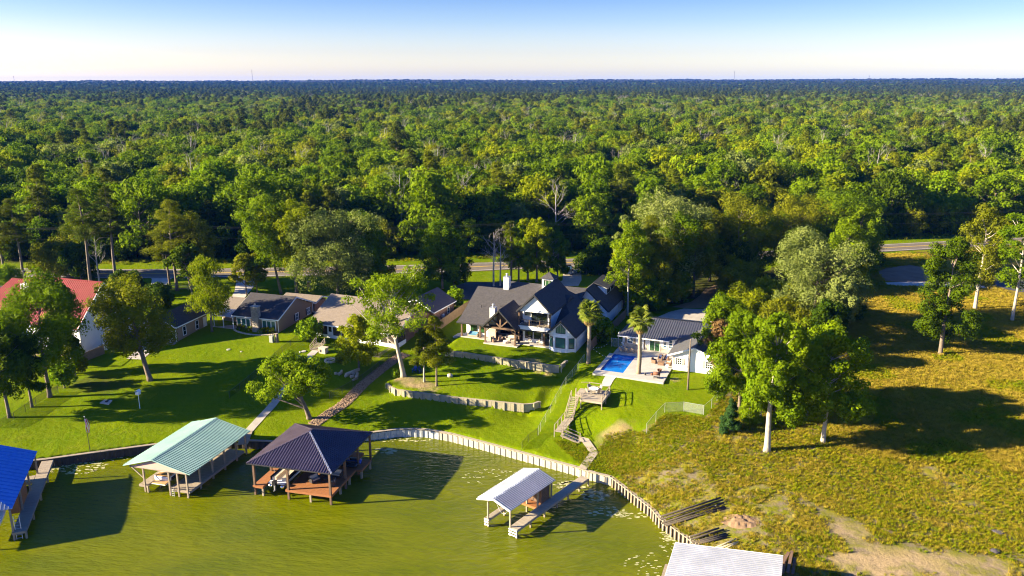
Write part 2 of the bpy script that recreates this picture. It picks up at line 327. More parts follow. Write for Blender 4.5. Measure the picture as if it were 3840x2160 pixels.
def tz(x, y):
    i = (x-FX0)/GS; j = (y-FY0)/GS
    if i < 0 or j < 0 or i >= _nx-1 or j >= _ny-1: return float(terrain_z([x], [y])[0])
    a, b = int(i), int(j); u, v = i-a, j-b
    return float(ZG[b,a]*(1-u)*(1-v)+ZG[b,a+1]*u*(1-v)+ZG[b+1,a]*(1-u)*v+ZG[b+1,a+1]*u*v)
def G(k, x, y):
    """where the sight line of a surveyed picture point meets the ground"""
    d = ray(k, x, y); t = (9.5-CAMH)/d[2]; st = .25
    while t < 3000:
        p = np.array([0, 0, CAMH]) + d*t
        if p[2] <= tz(p[0], p[1]):
            lo, hi = t-st, t
            for _ in range(24):
                m = (lo+hi)/2; q = np.array([0, 0, CAMH]) + d*m
                if q[2] <= tz(q[0], q[1]): hi = m
                else: lo = m
            break
        t += st
    p = np.array([0, 0, CAMH]) + d*t
    return Vector((p[0], p[1], tz(p[0], p[1])))
def PL(pts): return np.array([(p.x, p.y) for p in pts])
jx = fx + (h1(fx/2.3, fy/2.3, 21)-.5)*3.0 + (h1(fx/.8, fy/.8, 22)-.5)*1.2; jy = fy + (h1(fx/2.3, fy/2.3, 23)-.5)*3.0
FIELD = np.vstack([PL([P(8,1500,760,3.8), P(8,1180,690,4.1), P(8,1120,560,4.5), P(8,1230,250,5), P(9,680,900,5.5), P(9,700,720,6), P(9,870,500,6.6), P(9,900,455,6.8), P(9,2207,395,7)]), [(190, 225), (190, 90)], PL([P(8,2500,900,3.5), P(8,2000,800,3.6)])])
WEED = np.vstack([PL([P(7,1105,700,1.6), P(7,1180,560,3.0), P(7,1330,500,4.0), P(7,1475,545,3.8), P(8,160,480,4.7), P(8,400,500,4.8), P(8,560,300,5.3), P(8,640,150,5.4), P(8,1230,250,5)]), [(190, 150), (190, 30), (30, 40)], BK[::-1][:9]])
def a_of(poly, lim=260):
    r = np.zeros(fx.shape); m = (np.abs(fx) < 200) & (fy < lim); r[m] = inpoly(jx[m], jy[m], poly); return r
A_field = a_of(FIELD); A_weed = a_of(WEED)
def blob(k, x, y, rx, ry, z=3):
    c = P(k, x, y, z); d = ((jx-c.x)/rx)**2 + ((jy-c.y)/ry)**2
    return np.clip(1.25-d, 0, 1)
A_sand = np.maximum.reduce([blob(8,1500,1350,6.5,3.6)*.9, blob(8,1250,1180,2,2.5)*.7, blob(8,1400,715,3.2,1.0,4)*.9, blob(8,1900,1380,5,2.5)*.6, blob(7,1240,510,2.6,1.6,4)*.5, blob(10,600,800,2.8,2.2,3.3)*.9, blob(10,400,740,2.6,1.6,3.4)*.8, blob(10,1950,500,3.4,.9,5.1)*.7, blob(10,2150,540,1.6,.7,5.1)*.8, blob(10,740,840,1.6,1.3,3.3)*.8, blob(8,950,590,5,2.2,4.3)*.7, blob(4,1390,1400,.9,.9,5.2)*.8])
fl = fy - (206 + .15*fx)
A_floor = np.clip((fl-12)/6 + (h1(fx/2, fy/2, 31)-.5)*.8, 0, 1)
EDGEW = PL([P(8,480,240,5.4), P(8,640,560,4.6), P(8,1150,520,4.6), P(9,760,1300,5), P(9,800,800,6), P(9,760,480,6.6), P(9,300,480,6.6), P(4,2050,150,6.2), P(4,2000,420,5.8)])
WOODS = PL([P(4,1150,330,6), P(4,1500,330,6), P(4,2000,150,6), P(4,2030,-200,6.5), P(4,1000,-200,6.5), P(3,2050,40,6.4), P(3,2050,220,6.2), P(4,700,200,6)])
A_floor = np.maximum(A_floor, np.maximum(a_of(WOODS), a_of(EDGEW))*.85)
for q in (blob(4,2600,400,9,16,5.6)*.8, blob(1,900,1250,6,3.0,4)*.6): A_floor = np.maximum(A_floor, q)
nv = len(fx); me = bpy.data.meshes.new('ground'); NX, NY = len(cx), len(cy)
ii, jj = np.meshgrid(np.arange(NX-1), np.arange(NY-1)); b0 = (jj*NX+ii).ravel()
quads = np.stack([b0, b0+1, b0+NX+1, b0+NX], 1)
me.vertices.add(nv); me.vertices.foreach_set('co', np.stack([fx, fy, ZL], 1).ravel())
me.loops.add(quads.size); me.loops.foreach_set('vertex_index', quads.ravel())
me.polygons.add(len(quads)); me.polygons.foreach_set('loop_start', np.arange(0, quads.size, 4)); me.polygons.foreach_set('loop_total', np.full(len(quads), 4))
me.polygons.foreach_set('use_smooth', np.ones(len(quads), bool)); me.update(calc_edges=True)
for nm, arr in (('field', A_field), ('weed', A_weed), ('sand', A_sand), ('floor', A_floor)):
    at = me.attributes.new(nm, 'FLOAT', 'POINT'); at.data.foreach_set('value', arr.astype(np.float32))
def ground_mat():
    m = bpy.data.materials.new('turf'); m.use_nodes = True; n = m.node_tree.nodes; L = m.node_tree.links; b = n['Principled BSDF']
    b.inputs['Roughness'].default_value = .95; b.inputs['Specular IOR Level'].default_value = .02
    g = n.new('ShaderNodeNewGeometry')
    def noise(s, d=4, rough=.6):
        t = n.new('ShaderNodeTexNoise'); t.inputs['Scale'].default_value = s; t.inputs['Detail'].default_value = d; t.inputs['Roughness'].default_value = rough; L.new(g.outputs['Position'], t.inputs['Vector']); return t.outputs[0]
    def ramp(v, a, c):
        r = n.new('ShaderNodeMapRange'); r.inputs[1].default_value = a; r.inputs[2].default_value = c; L.new(v, r.inputs[0]); return r.outputs[0]
    def mix(f, a, c):
        x = n.new('ShaderNodeMix'); x.data_type = 'RGBA'
        for s, v in ((0, f), (6, a), (7, c)):
            if isinstance(v, tuple): x.inputs[s].default_value = (*v, 1)
            elif isinstance(v, (int, float)): x.inputs[s].default_value = v
            else: L.new(v, x.inputs[s])
        return x.outputs[2]
    def mul(a, c):
        x = n.new('ShaderNodeMath'); x.operation = 'MULTIPLY'; x.use_clamp = True
        for s, v in ((0, a), (1, c)):
            if isinstance(v, (int, float)): x.inputs[s].default_value = v
            else: L.new(v, x.inputs[s])
        return x.outputs[0]
    def attr(nm):
        a = n.new('ShaderNodeAttribute'); a.attribute_name = nm; return a.outputs['Fac']
    n1, n2, n3, n4 = noise(.11, 3), noise(.9), noise(5, 3), noise(.35, 5)
    lawn = mix(ramp(n1, .35, .65), LAWN1, LAWN2); lawn = mix(mul(ramp(n2, .45, .75), .55), lawn, LAWN3); lawn = mix(mul(ramp(n3, .4, .7), .45), lawn, LAWN4)
    lawn = mix(mul(ramp(n4, .60, .78), .35), lawn, (.20,.17,.035))
    wv = n.new('ShaderNodeTexWave'); wv.inputs['Scale'].default_value = .28; wv.inputs['Distortion'].default_value = 1.5; wv.inputs['Detail Scale'].default_value = .4; mpw = n.new('ShaderNodeMapping'); mpw.inputs['Rotation'].default_value = (0, 0, R(-22)); L.new(g.outputs['Position'], mpw.inputs[0]); L.new(mpw.outputs[0], wv.inputs['Vector'])
    lawn = mix(mul(ramp(wv.outputs[0], .3, .7), .16), lawn, (.155,.185,.002)); lawn = mix(mul(ramp(noise(14, 2), .52, .72), .35), lawn, (.055,.10,.001)); lawn = mix(mul(ramp(noise(.5, 6, .75), .60, .74), .5), lawn, (.19,.165,.02))
    fld = mix(ramp(n2, .35, .65), (.245,.175,.022), (.18,.14,.018)); fld = mix(mul(ramp(n4, .5, .7), .6), fld, (.14,.135,.02))
    wd = mix(ramp(n2, .38, .60), (.185,.145,.095), (.15,.155,.006)); wd = mix(mul(ramp(n4, .5, .62), .8), wd, (.22,.19,.02)); wd = mix(mul(ramp(n3, .5, .7), .5), wd, (.10,.085,.05))
    snd = mix(ramp(n3, .35, .65), (.37,.27,.155), (.28,.20,.11))
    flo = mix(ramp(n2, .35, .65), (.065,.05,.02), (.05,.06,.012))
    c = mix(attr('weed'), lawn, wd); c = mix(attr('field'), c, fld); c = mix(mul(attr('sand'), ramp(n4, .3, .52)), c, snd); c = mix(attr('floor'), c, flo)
    L.new(c, b.inputs['Base Color'])
    bp = n.new('ShaderNodeBump'); bp.inputs['Strength'].default_value = .55; bp.inputs['Distance'].default_value = .12; nb = noise(7, 4, .7); L.new(nb, bp.inputs['Height'])
    bp2 = n.new('ShaderNodeBump'); bp2.inputs['Strength'].default_value = .45; bp2.inputs['Distance'].default_value = .4; L.new(n2, bp2.inputs['Height']); L.new(bp.outputs[0], bp2.inputs['Normal']); L.new(bp2.outputs[0], b.inputs['Normal'])
    return m
LAWN1, LAWN2, LAWN3, LAWN4 = (.100,.155,.0008), (.145,.185,.001), (.080,.140,.0007), (.070,.122,.0007)
me.materials.append(ground_mat()); tag(link('ground', me), 'gently sloping ground of green lawns, golden field and forest floor', 'ground', kind='structure')

# ---------------------------------------------------------------- lake
def water_mat():
    m = bpy.data.materials.new('lake_water'); m.use_nodes = True; n = m.node_tree.nodes; L = m.node_tree.links; b = n['Principled BSDF']
    g = n.new('ShaderNodeNewGeometry'); mp = n.new('ShaderNodeMapping'); mp.inputs['Rotation'].default_value = (0, 0, .5); mp.inputs['Scale'].default_value = (.55, 1.5, 1); L.new(g.outputs['Position'], mp.inputs[0])
    def noise(s, d, v=None):
        t = n.new('ShaderNodeTexNoise'); t.inputs['Scale'].default_value = s; t.inputs['Detail'].default_value = d; L.new(v or g.outputs['Position'], t.inputs['Vector']); return t.outputs[0]
    mx = n.new('ShaderNodeMix'); mx.data_type = 'RGBA'; mx.inputs[6].default_value = (.082,.100,.0002,1); mx.inputs[7].default_value = (.118,.128,.0003,1)
    r = n.new('ShaderNodeMapRange'); r.inputs[1].default_value = .35; r.inputs[2].default_value = .65; L.new(noise(.12, 5, mp.outputs[0]), r.inputs[0]); L.new(r.outputs[0], mx.inputs[0]); L.new(mx.outputs[2], b.inputs['Base Color'])
    b.inputs['Roughness'].default_value = .07; b.inputs['IOR'].default_value = 1.33; b.inputs['Specular IOR Level'].default_value = .24
    b1 = n.new('ShaderNodeBump'); b1.inputs['Strength'].default_value = .7; b1.inputs['Distance'].default_value = .26; L.new(noise(1.1, 3, mp.outputs[0]), b1.inputs['Height'])
    b2 = n.new('ShaderNodeBump'); b2.inputs['Strength'].default_value = .55; b2.inputs['Distance'].default_value = .10; L.new(noise(3.6, 3, mp.outputs[0]), b2.inputs['Height']); L.new(b1.outputs[0], b2.inputs['Normal']); L.new(b2.outputs[0], b.inputs['Normal'])
    MT['water'] = m; return m
mb = MB(); mb.add([(-700,-300,0),(140,-300,0),(140,113,0),(-700,113,0)], [(0,1,2,3)])
tag(mb.build('lake', water_mat()), 'murky green lake water along the bulkhead', 'lake', kind='structure')

# ---------------------------------------------------------------- draped sheets: road, drives, paths
def sheet(name, poly, mat, lift=.05, thick=.0, step=1.0, label=None, cat=None, kind='structure', parent=None):
    bm = bmesh.new(); vs = [bm.verts.new((p[0], p[1], 0)) for p in poly]; bm.faces.new(vs)
    bmesh.ops.triangulate(bm, faces=bm.faces)
    for _ in range(7):
        es = [e_ for e_ in bm.edges if e_.calc_length() > step]
        if not es: break
        bmesh.ops.subdivide_edges(bm, edges=es, cuts=1); bmesh.ops.triangulate(bm, faces=bm.faces)
    for v in bm.verts: v.co.z = tz(v.co.x, v.co.y) + lift
    if thick:
        ext = bmesh.ops.extrude_face_region(bm, geom=list(bm.faces))
        for v in [q for q in ext['geom'] if isinstance(q, bmesh.types.BMVert)]: v.co.z += thick
    bmesh.ops.recalc_face_normals(bm, faces=bm.faces)
    for f in bm.faces: f.smooth = not thick
    me = bpy.data.meshes.new(name); bm.to_mesh(me); bm.free(); me.materials.append(MT[mat]); o = link(name, me, parent)
    if me.polygons and not thick and sum(p.normal.z for p in me.polygons) < 0: me.flip_normals()
    return tag(o, label, cat, kind=kind)
def smoothline(pts, n=8):
    pts = [Vector((p[0], p[1], 0)) for p in pts]; out = []
    for i in range(len(pts)-1):
        p0, p1, p2, p3 = pts[max(i-1,0)], pts[i], pts[i+1], pts[min(i+2, len(pts)-1)]
        for k in range(n):
            t = k/n; out.append(.5*((2*p1)+(-p0+p2)*t+(2*p0-5*p1+4*p2-p3)*t*t+(-p0+3*p1-3*p2+p3)*t**3))
    return out + [pts[-1]]
def ribbon(name, pts, width, mat, lift=.05, off=0.0, label=None, cat=None, kind='structure', parent=None, smooth=True, n=8, nc=4):
    ln = smoothline(pts, n) if smooth else [Vector((p[0], p[1], 0)) for p in pts]
    mb = MB(); V = []; F = []
    for i, p in enumerate(ln):
        d = (ln[min(i+1, len(ln)-1)]-ln[max(i-1, 0)]).normalized(); nrm = Vector((-d.y, d.x, 0)); wd = width[0]+(width[1]-width[0])*i/(len(ln)-1) if isinstance(width, tuple) else width
        for k in range(nc+1):
            q = p + nrm*(off + wd*(k/nc-.5)); V.append((q.x, q.y, tz(q.x, q.y)+lift))
    for i in range(len(ln)-1):
        for k in range(nc): a = i*(nc+1)+k; F.append((a+nc+1, a+nc+2, a+1, a))
    mb.add(V, F); me = bpy.data.meshes.new(name); me.from_pydata(mb.v, [], mb.f); me.materials.append(MT[mat])
    if sum(p.normal.z for p in me.polygons) < 0: me.flip_normals()
    return tag(link(name, me, parent), label, cat, kind=kind)
ROADPX = [(-900,1024),(114,1022),(493,1026),(1000,1020),(1521,1009),(1786,1000),(2174,984),(2800,962),(3254,938),(3716,915),(4300,885)]
ROAD = [P(0, x, y, 6.6) for x, y in ROADPX]
rd = ribbon('road', ROAD, 8.6, 'asphalt', .10, label='two-lane asphalt road running along the edge of the forest', cat='road', n=16, nc=8)
ribbon('centre_line', ROAD, .14, 'paint_yellow', .125, .14, parent=rd, kind=None, n=16, nc=1); ribbon('centre_line', ROAD, .14, 'paint_yellow', .125, -.14, parent=rd, kind=None, n=16, nc=1)
ribbon('edge_line', ROAD, .16, 'paint_white', .125, 3.5, parent=rd, kind=None, n=16, nc=1); ribbon('edge_line', ROAD, .16, 'paint_white', .125, -3.5, parent=rd, kind=None, n=16, nc=1)
def gp(*l): return [G(*q) for q in l]
sheet('driveway', gp((1,1480,222),(1,1740,222),(1,1680,262),(1,1640,318),(1,1490,325),(1,1500,262)), 'concrete', .07, label='pale concrete drive apron between lawn patches by the road', cat='driveway')
sheet('driveway', gp((2,240,195),(2,700,205),(2,470,245),(2,430,290),(2,330,420),(2,240,520),(2,130,520),(2,210,380)), 'concrete', .07, label='curved concrete driveway leading to the tan house', cat='driveway')
sheet('driveway', gp((3,360,390),(3,480,352),(3,900,355),(3,1000,330),(3,1000,420),(3,700,420),(3,560,570),(3,560,640),(3,440,640),(3,520,560),(3,380,560)), 'asphalt_dark', .06, label='dark asphalt driveway behind the brick house', cat='driveway')
sheet('driveway', gp((3,1660,60),(3,1860,130),(3,1870,330),(3,1830,400),(3,1500,400),(3,1640,330),(3,1650,200)), 'gravel', .06, label='gravel driveway under the black pickup truck', cat='driveway')
sheet('driveway', gp((4,1110,520),(4,1300,440),(4,1500,395),(4,1760,400),(4,1960,345),(4,2010,330),(4,1960,420),(4,1900,610),(4,1800,640),(4,1300,640)), 'concrete_old', .06, label='wide concrete drive behind the grey metal roofed house', cat='driveway')
sheet('leaf_litter_patch', gp((4,1330,370),(4,1600,300),(4,1720,215),(4,1800,120),(4,1960,60),(4,2040,190),(4,1990,340),(4,1780,385),(4,1500,388)), 'leaf_litter', .05, label='brown leaf litter under the trees behind the metal roof', cat='ground')
sheet('clay_pad', gp((9,970,600),(9,1040,570),(9,1240,545),(9,1420,570),(9,1500,640),(9,1480,690),(9,1200,690),(9,1050,680)), 'clay', .06, label='oval pad of bare reddish clay in the dry field', cat='ground')
sheet('concrete_strip', gp((9,1040,692),(9,1300,685),(9,1700,695),(9,1960,715),(9,1985,745),(9,1700,745),(9,1200,725),(9,1060,715)), 'concrete', .07, label='pale concrete strip beside the clay pad', cat='pavement')
sheet('asphalt_pad', gp((9,1930,595),(9,2060,588),(9,2300,585),(9,2400,760),(9,2207,775),(9,2060,750),(9,1960,710),(9,1900,660)), 'asphalt_dark', .06, label='dark asphalt pad beyond the right hand trees', cat='pavement')
# ================================================================ TREES
leafmat('leaf_yellow', (0.1388,0.1777,0.002415), (0.2619,0.2802,0.00322)); leafmat('leaf_green', (0.07935,0.1363,0.002012), (0.1746,0.2372,0.00322)); leafmat('leaf_dark', (0.0368,0.0714,0.0021), (0.0899,0.13,0.0028))
leafmat('leaf_pale', (.135,.170,.035), (.235,.265,.07)); leafmat('leaf_pine', (0.0713,0.0966,0.0042), (0.1668,0.1755,0.0049)); leafmat('leaf_pine_dark', (0.0437,0.0609,0.0049), (0.0986,0.1105,0.0056)); leafmat('leaf_olive', (0.1058,0.1243,0.00483), (0.2142,0.2156,0.007245))
leafmat('leaf_brown', (.20,.12,.045), (.28,.17,.07)); leafmat('leaf_bright', (0.1124,0.2014,0.002415), (0.23,0.3019,0.004025)); leafmat('leaf_blue', (.030,.075,.018), (.055,.11,.024))
leafmat('frond_green', (.12,.165,.016), (.19,.215,.028)); leafmat('frond_dead', (.30,.20,.085), (.38,.26,.12)); leafmat('weed_green', (.135,.19,.002), (.23,.25,.003)); leafmat('grass_gold', (.27,.20,.022), (.38,.285,.04)); leafmat('grass_mix', (.20,.19,.005), (.31,.26,.014))
def unit(n, g):
    v = g.normal(size=(n, 3)); return v/np.linalg.norm(v, axis=1)[:, None]
def leaf_quads(cen, rad, n, size, g, flat=1.0, asp=.62, up=.25, out=1.5, droop=0.0, inner=.45):
    K = len(cen); wts = rad**2; idx = g.choice(K, n, p=wts/wts.sum())
    d = unit(n, g); d[:,2] += up; d /= np.linalg.norm(d, axis=1)[:, None]
    rr = rad[idx]*(inner+(1.05-inner)*g.random(n)**.55); p = cen[idx] + d*rr[:, None]*np.array([1, 1, flat])
    if droop: p[:,2] -= droop*(g.random(n)**2)*rad[idx]
    nr = d*out + unit(n, g)*.78; nr /= np.linalg.norm(nr, axis=1)[:, None]
    t = np.cross(nr, unit(n, g)); t /= np.linalg.norm(t, axis=1)[:, None]; b = np.cross(nr, t)
    if droop: t = t*.5 + np.array([0,0,-1.])*.8; t /= np.linalg.norm(t, axis=1)[:, None]; b = np.cross(nr, t); b /= (np.linalg.norm(b, axis=1)[:, None]+1e-6)
    a = size*(.55+.8*g.random(n)); bb = a*asp
    v = np.stack([p-t*a[:,None], p-b*bb[:,None], p+t*a[:,None], p+b*bb[:,None]], 1)
    return v.reshape(-1, 3)
def quads_mesh(name, verts, mats, trunk=None):
    """leaf quads (+ optional trunk MB with second material) as one mesh"""
    nq = len(verts)//4; tv = np.array(trunk.v) if trunk else np.zeros((0, 3)); allv = np.vstack([verts, tv]) if len(tv) else verts
    li = list(np.arange(nq*4)); ls = list(np.arange(0, nq*4, 4)); lt = [4]*nq; mi = [0]*nq
    if trunk:
        for f in trunk.f: ls.append(len(li)); lt.append(len(f)); li += [i+nq*4 for i in f]; mi.append(1)
    me = bpy.data.meshes.new(name); me.vertices.add(len(allv)); me.vertices.foreach_set('co', allv.astype(np.float32).ravel())
    me.loops.add(len(li)); me.loops.foreach_set('vertex_index', li); me.polygons.add(len(ls)); me.polygons.foreach_set('loop_start', ls); me.polygons.foreach_set('loop_total', lt)
    for m in mats: me.materials.append(m)
    me.polygons.foreach_set('material_index', mi); me.update(calc_edges=True); return me
def grow(kind, H, Rr, seed, nleaf=4500, size=.28, r0=None, lean=(0, 0), base=.28):
    """returns (leaf vertex array, trunk MB). Kinds: oak, round, tall, pine, cypress, open, cedar, dead"""
    g = np.random.default_rng(seed); tr = MB(); r0 = r0 or max(.14, H*.017)
    top = Vector((lean[0], lean[1], H*(.80 if kind not in ('pine', 'cedar', 'dead') else .96)))
    def bend(t): return Vector((top.x*t + math.sin(t*5+seed)*r0*.9*t, top.y*t + math.cos(t*4+seed)*r0*.9*t, top.z*t))
    tp = [bend(t) for t in (0, .04, .15, .35, .55, .75, 1)]; rds = [r0*1.55, r0*1.1, r0*.95, r0*.8, r0*.62, r0*.42, r0*.12]
    tp[0].z = -.35; tr.path(tp, rds, 8)
    cen = []; rad = []; asp = .62; flat = 1.0; droop = 0; up = .25
    if kind in ('oak', 'round', 'tall', 'open', 'cypress'):
        lo = base*H; hc = (H+lo)/2; rz = (H-lo)/2; nl = {'oak': 9, 'round': 12, 'tall': 12, 'open': 7, 'cypress': 11}[kind]; K = {'open': 70, 'cypress': 100, 'oak': 110}.get(kind, 132)
        lobes = []
        for i in range(nl):                           # big boughs, unevenly placed
            a = i*2.4+g.random()*1.2; tt = (i+.5)/nl if kind != 'open' else .35+.6*g.random(); prof = {'oak': 1-.5*(tt-.5)**2, 'round': math.sin(math.pi*(.16+.72*tt))**.6, 'tall': 1-.45*abs(tt-.42), 'open': 1.0, 'cypress': 1.08-tt*.75}[kind]
            rr = Rr*prof*(.40+.36*g.random()); lobes.append((np.array([math.cos(a)*rr+top.x*(.3+.7*tt), math.sin(a)*rr+top.y*(.3+.7*tt), lo+(H-lo)*(.10+.80*tt)]), Rr*(.36+.22*g.random())*(1.0 if tt < .8 else .85)))
        lobes.append((np.array([top.x, top.y, H-.32*Rr]), Rr*.36))
        tries = 0
        while len(cen) < K and tries < 3000:
            tries += 1; lc, lr = lobes[g.integers(len(lobes))]; u = unit(1, g)[0]; u[2] = u[2]*.85+.12
            c = lc + u*lr*(.55+.45*g.random())*np.array([1, 1, .8 if kind != 'tall' else 1.1]); cr = Rr*(.135+.115*g.random())
            if c[2] < lo*.8 or any(np.linalg.norm(c-o) < .5*cr for o in cen): continue
            cen.append(c); rad.append(cr)
        if kind == 'cypress': flat = .7; asp = .4
        flat = {'oak': .72, 'open': .65}.get(kind, flat)
        for i in g.permutation(len(cen))[:26 if kind != 'open' else 30]:
            c = cen[i]
            if c[2] < (base*1.35+.12)*H or (kind in ('tall', 'round') and c[2] < .5*H): continue
            h = min(top.z*.95, max(base*H*.9+.05*H, c[2]-np.hypot(c[0], c[1])*.75)); s0 = bend(h/top.z); mid = (s0+Vector(c))*.5 + Vector((0, 0, -.05*Rr)); q = r0*(.42 if kind in ('oak', 'open') else .28)
            tr.path([s0, mid, Vector(c)], [q, q*.6, q*.22], 5, False)
    elif kind == 'pine':
        lo = base; flat = .42; asp = .22; up = .45
        for i in range(46):
            t = (i+g.random())/46; z = H*(lo+(1-lo)*t*.98); rr = Rr*(1-t)**.55*(.55+.5*g.random())*(.75+.25*math.sin(t*17+seed)) + .25; a = g.random()*6.28 + i*2.4
            c = np.array([math.cos(a)*rr*.85, math.sin(a)*rr*.85, z+.1*rr]); s0 = bend(min(1, max(.1, (z-.18*rr)/top.z))); c[:2] += np.array([s0.x, s0.y])
            cen.append(c); rad.append(Rr*(.24+.14*g.random())*(1.05-.45*t)); q = r0*.24*(1.1-t*.7)
            tr.path([s0, Vector(c)], [q, q*.3], 4, False)
        cen.append(np.array([top.x, top.y, H*.97])); rad.append(Rr*.2)
    elif kind == 'cedar':
        asp = .3
        for i in range(30):
            t = (i+g.random())/30; z = H*(base+(1-base)*t*.95); rr = Rr*(1-t)**.7*g.random()**.4; a = g.random()*6.28
            cen.append(np.array([math.cos(a)*rr*.8, math.sin(a)*rr*.8, z])); rad.append(Rr*(.36-.2*t))
    elif kind == 'dead':
        def limb(p, d, L, r, dep):
            q = p + d*L; m = (p+q)/2 + Vector(unit(1, g)[0])*L*.08; tr.path([p, m, q], [r, r*.7, r*.4], 4, False)
            if dep == 0: return
            for _ in range(3 if dep > 1 else 4):
                nd = (d + Vector(unit(1, g)[0])*.75 + Vector((0, 0, .15))).normalized(); limb(p+(q-p)*(.45+.55*g.random()), nd, L*(.5+.25*g.random()), r*.5, dep-1)
        for i in range(11):
            t = .35+.6*i/10; a = g.random()*6.28; limb(bend(t), Vector((math.cos(a), math.sin(a), .9)).normalized(), Rr*(1.15-.5*t), r0*.4*(1.2-t), 2)
        return np.zeros((0, 3)), tr
    cen = np.array(cen); rad = np.array(rad)
    if kind == 'cypress': droop = .8
    v = leaf_quads(cen, rad, int(nleaf*.86), size, g, flat, asp, up, droop=droop); v2 = leaf_quads(cen, rad*1.22, int(nleaf*.14), size, g, flat, asp, up, droop=droop, inner=.7)
    return np.vstack([v, v2]), tr
TREES = 0
def tree(k, x, y, kind, leaf, H, Rr, label, seed=None, name='tree', bark='bark', nleaf=5200, size=.27, base=.30, lean=(0, 0), r0=None, cat='tree', group=None, pos=None, ty=None, hw=None):
    global TREES; TREES += 1; seed = seed or 100+TREES
    p = pos if pos is not None else G(k, x, y)
    if ty is not None:
        d = ray(11, 1288, ty); H = CAMH + d[2]/d[1]*p.y - tz(p.x, p.y); dep = (Vector((p.x, p.y, p.z-CAMH))).dot(Vector(_fw)); Rr = hw*1.4907*dep/FPX*1.06
        if kind not in ('pine', 'dead'): base *= .62 if kind != 'open' else .8
    if cat == 'tree': nleaf = int(nleaf*2.4); size *= .74
    v, tr = grow(kind, H, Rr, seed, nleaf, size, r0, lean, base)
    t = empty(name, (p.x, p.y, tz(p.x, p.y)), 0, label, cat, group)
    tr.build('trunk', MT[bark], t, True)
    if len(v): link('crown', quads_mesh('crown', v, [MT[leaf]]), t)
    return t
# --- trees standing among the houses (k=11: points on the picture at 2576 wide)
tree(5,85,275,'round','leaf_dark',13,4.6,'tall dark tree at the far left edge of the lawn, nearest the corner', base=.3, nleaf=6500, lean=(-.6,0), ty=812, hw=72)
tree(5,285,185,'cypress','leaf_dark',10.5,3.2,'thin dark tree leaning beside the fence at the far left', base=.35, ty=840, hw=45)
tree(5,445,95,'round','leaf_green',15.5,6.2,'large feathery tree in front of the red metal roof', base=.42, nleaf=13000, ty=706, hw=104)
tree(1,700,1190,'round','leaf_dark',12,3.8,'dark drooping tree close in front of the red roofed house', base=.3, ty=712, hw=36)
tree(1,1485,1255,'round','leaf_olive',14.5,5.9,'olive green tree with thick slanting trunk on the left lawn', base=.36, nleaf=9000, r0=.42, lean=(-3.2,1.0), ty=713, hw=90)
tree(1,2095,775,'cypress','leaf_yellow',13.5,4.0,'feathery yellow-green cypress between the garage and the tan house', base=.28, nleaf=6500, r0=.22, ty=643, hw=60)
tree(1,60,470,'round','leaf_bright',9,5,'bright green round tree left of the red roof', base=.15, ty=678, hw=42)
tree(1,560,250,'round','leaf_olive',15,6.0,'dense glossy tree behind the ridge of the red roof', base=.1, nleaf=8000, ty=606, hw=54)
tree(1,800,270,'round','leaf_dark',13,5.0,'dark dense tree right behind the red roof', base=.12, nleaf=7000, ty=614, hw=40)
tree(1,985,300,'dead','leaf_dark',17,3.6,'bare grey dead tree behind the red roof', bark='bark_dead', name='dead_tree', ty=583, hw=26)
tree(1,1155,330,'pine','leaf_pine_dark',24,4.6,'tall pine with bare trunk right of the dead tree', base=.52, name='pine_tree', nleaf=6500, ty=468, hw=46)
tree(1,900,330,'pine','leaf_pine',24,5.2,'tall pine behind the dead tree', base=.5, name='pine_tree', nleaf=6500, ty=476, hw=52)
tree(1,240,300,'pine','leaf_pine_dark',24,4.6,'tall pine rising behind the far left roof', base=.5, name='pine_tree', nleaf=6500, ty=500, hw=44)
tree(1,60,300,'pine','leaf_pine_dark',25,5.0,'dark pine at the left edge of the picture', base=.4, name='pine_tree', nleaf=6000, ty=515, hw=44)
tree(1,1750,370,'pine','leaf_pine',23.5,5.5,'big pine with straight trunk beside the concrete drive apron', base=.42, name='pine_tree', nleaf=7500, ty=503, hw=62)
tree(1,1680,345,'pine','leaf_pine',20,4.6,'slimmer pine next to the big pine by the drive apron', base=.45, name='pine_tree', ty=556, hw=42)
tree(1,1905,420,'oak','leaf_dark',12,4.6,'dark leaning oak right of the two pines', base=.4, lean=(-1.5,0), ty=615, hw=38)
tree(1,1970,330,'tall','leaf_olive',18,4.6,'slender broadleaf tree behind the yellow-green cypress', base=.35, ty=540, hw=48)
tree(1,1880,325,'tall','leaf_dark',17,4.0,'slim dark tree between the pines and the cypress', base=.4, ty=590, hw=34)
tree(1,1560,560,'round','leaf_dark',6.5,4.6,'low dark tree behind the small tan garage', base=.1, ty=722, hw=42)
tree(2,330,420,'oak','leaf_olive',11.5,3.6,'mossy small oak by the bend of the concrete driveway', base=.35, nleaf=3000, ty=640, hw=36)
tree(2,435,400,'oak','leaf_green',12.5,3.6,'second small mossy oak beside the concrete driveway', base=.4, nleaf=3000, ty=640, hw=32)
tree(2,670,400,'round','leaf_green',20,6.0,'tall green tree with leaning trunk behind the tan house', base=.36, nleaf=8500, lean=(-2.5,0), r0=.3, ty=498, hw=62)
tree(2,825,400,'round','leaf_yellow',20,6.2,'yellow-green tree with straight dark trunk behind the tan house', base=.34, nleaf=8500, r0=.36, ty=503, hw=62)
tree(2,1230,430,'round','leaf_pale',20,8.6,'broad pale tree behind the brown roofed house', base=.03, nleaf=14000, ty=533, hw=100)
tree(2,1480,380,'round','leaf_green',18.5,6.5,'rounded green tree right of the broad pale tree', base=.06, nleaf=8500, ty=538, hw=64)
tree(2,1600,330,'round','leaf_olive',9,4.6,'lower dark green tree at the foot of the pale tree', base=.05, nleaf=5000, ty=640, hw=44)
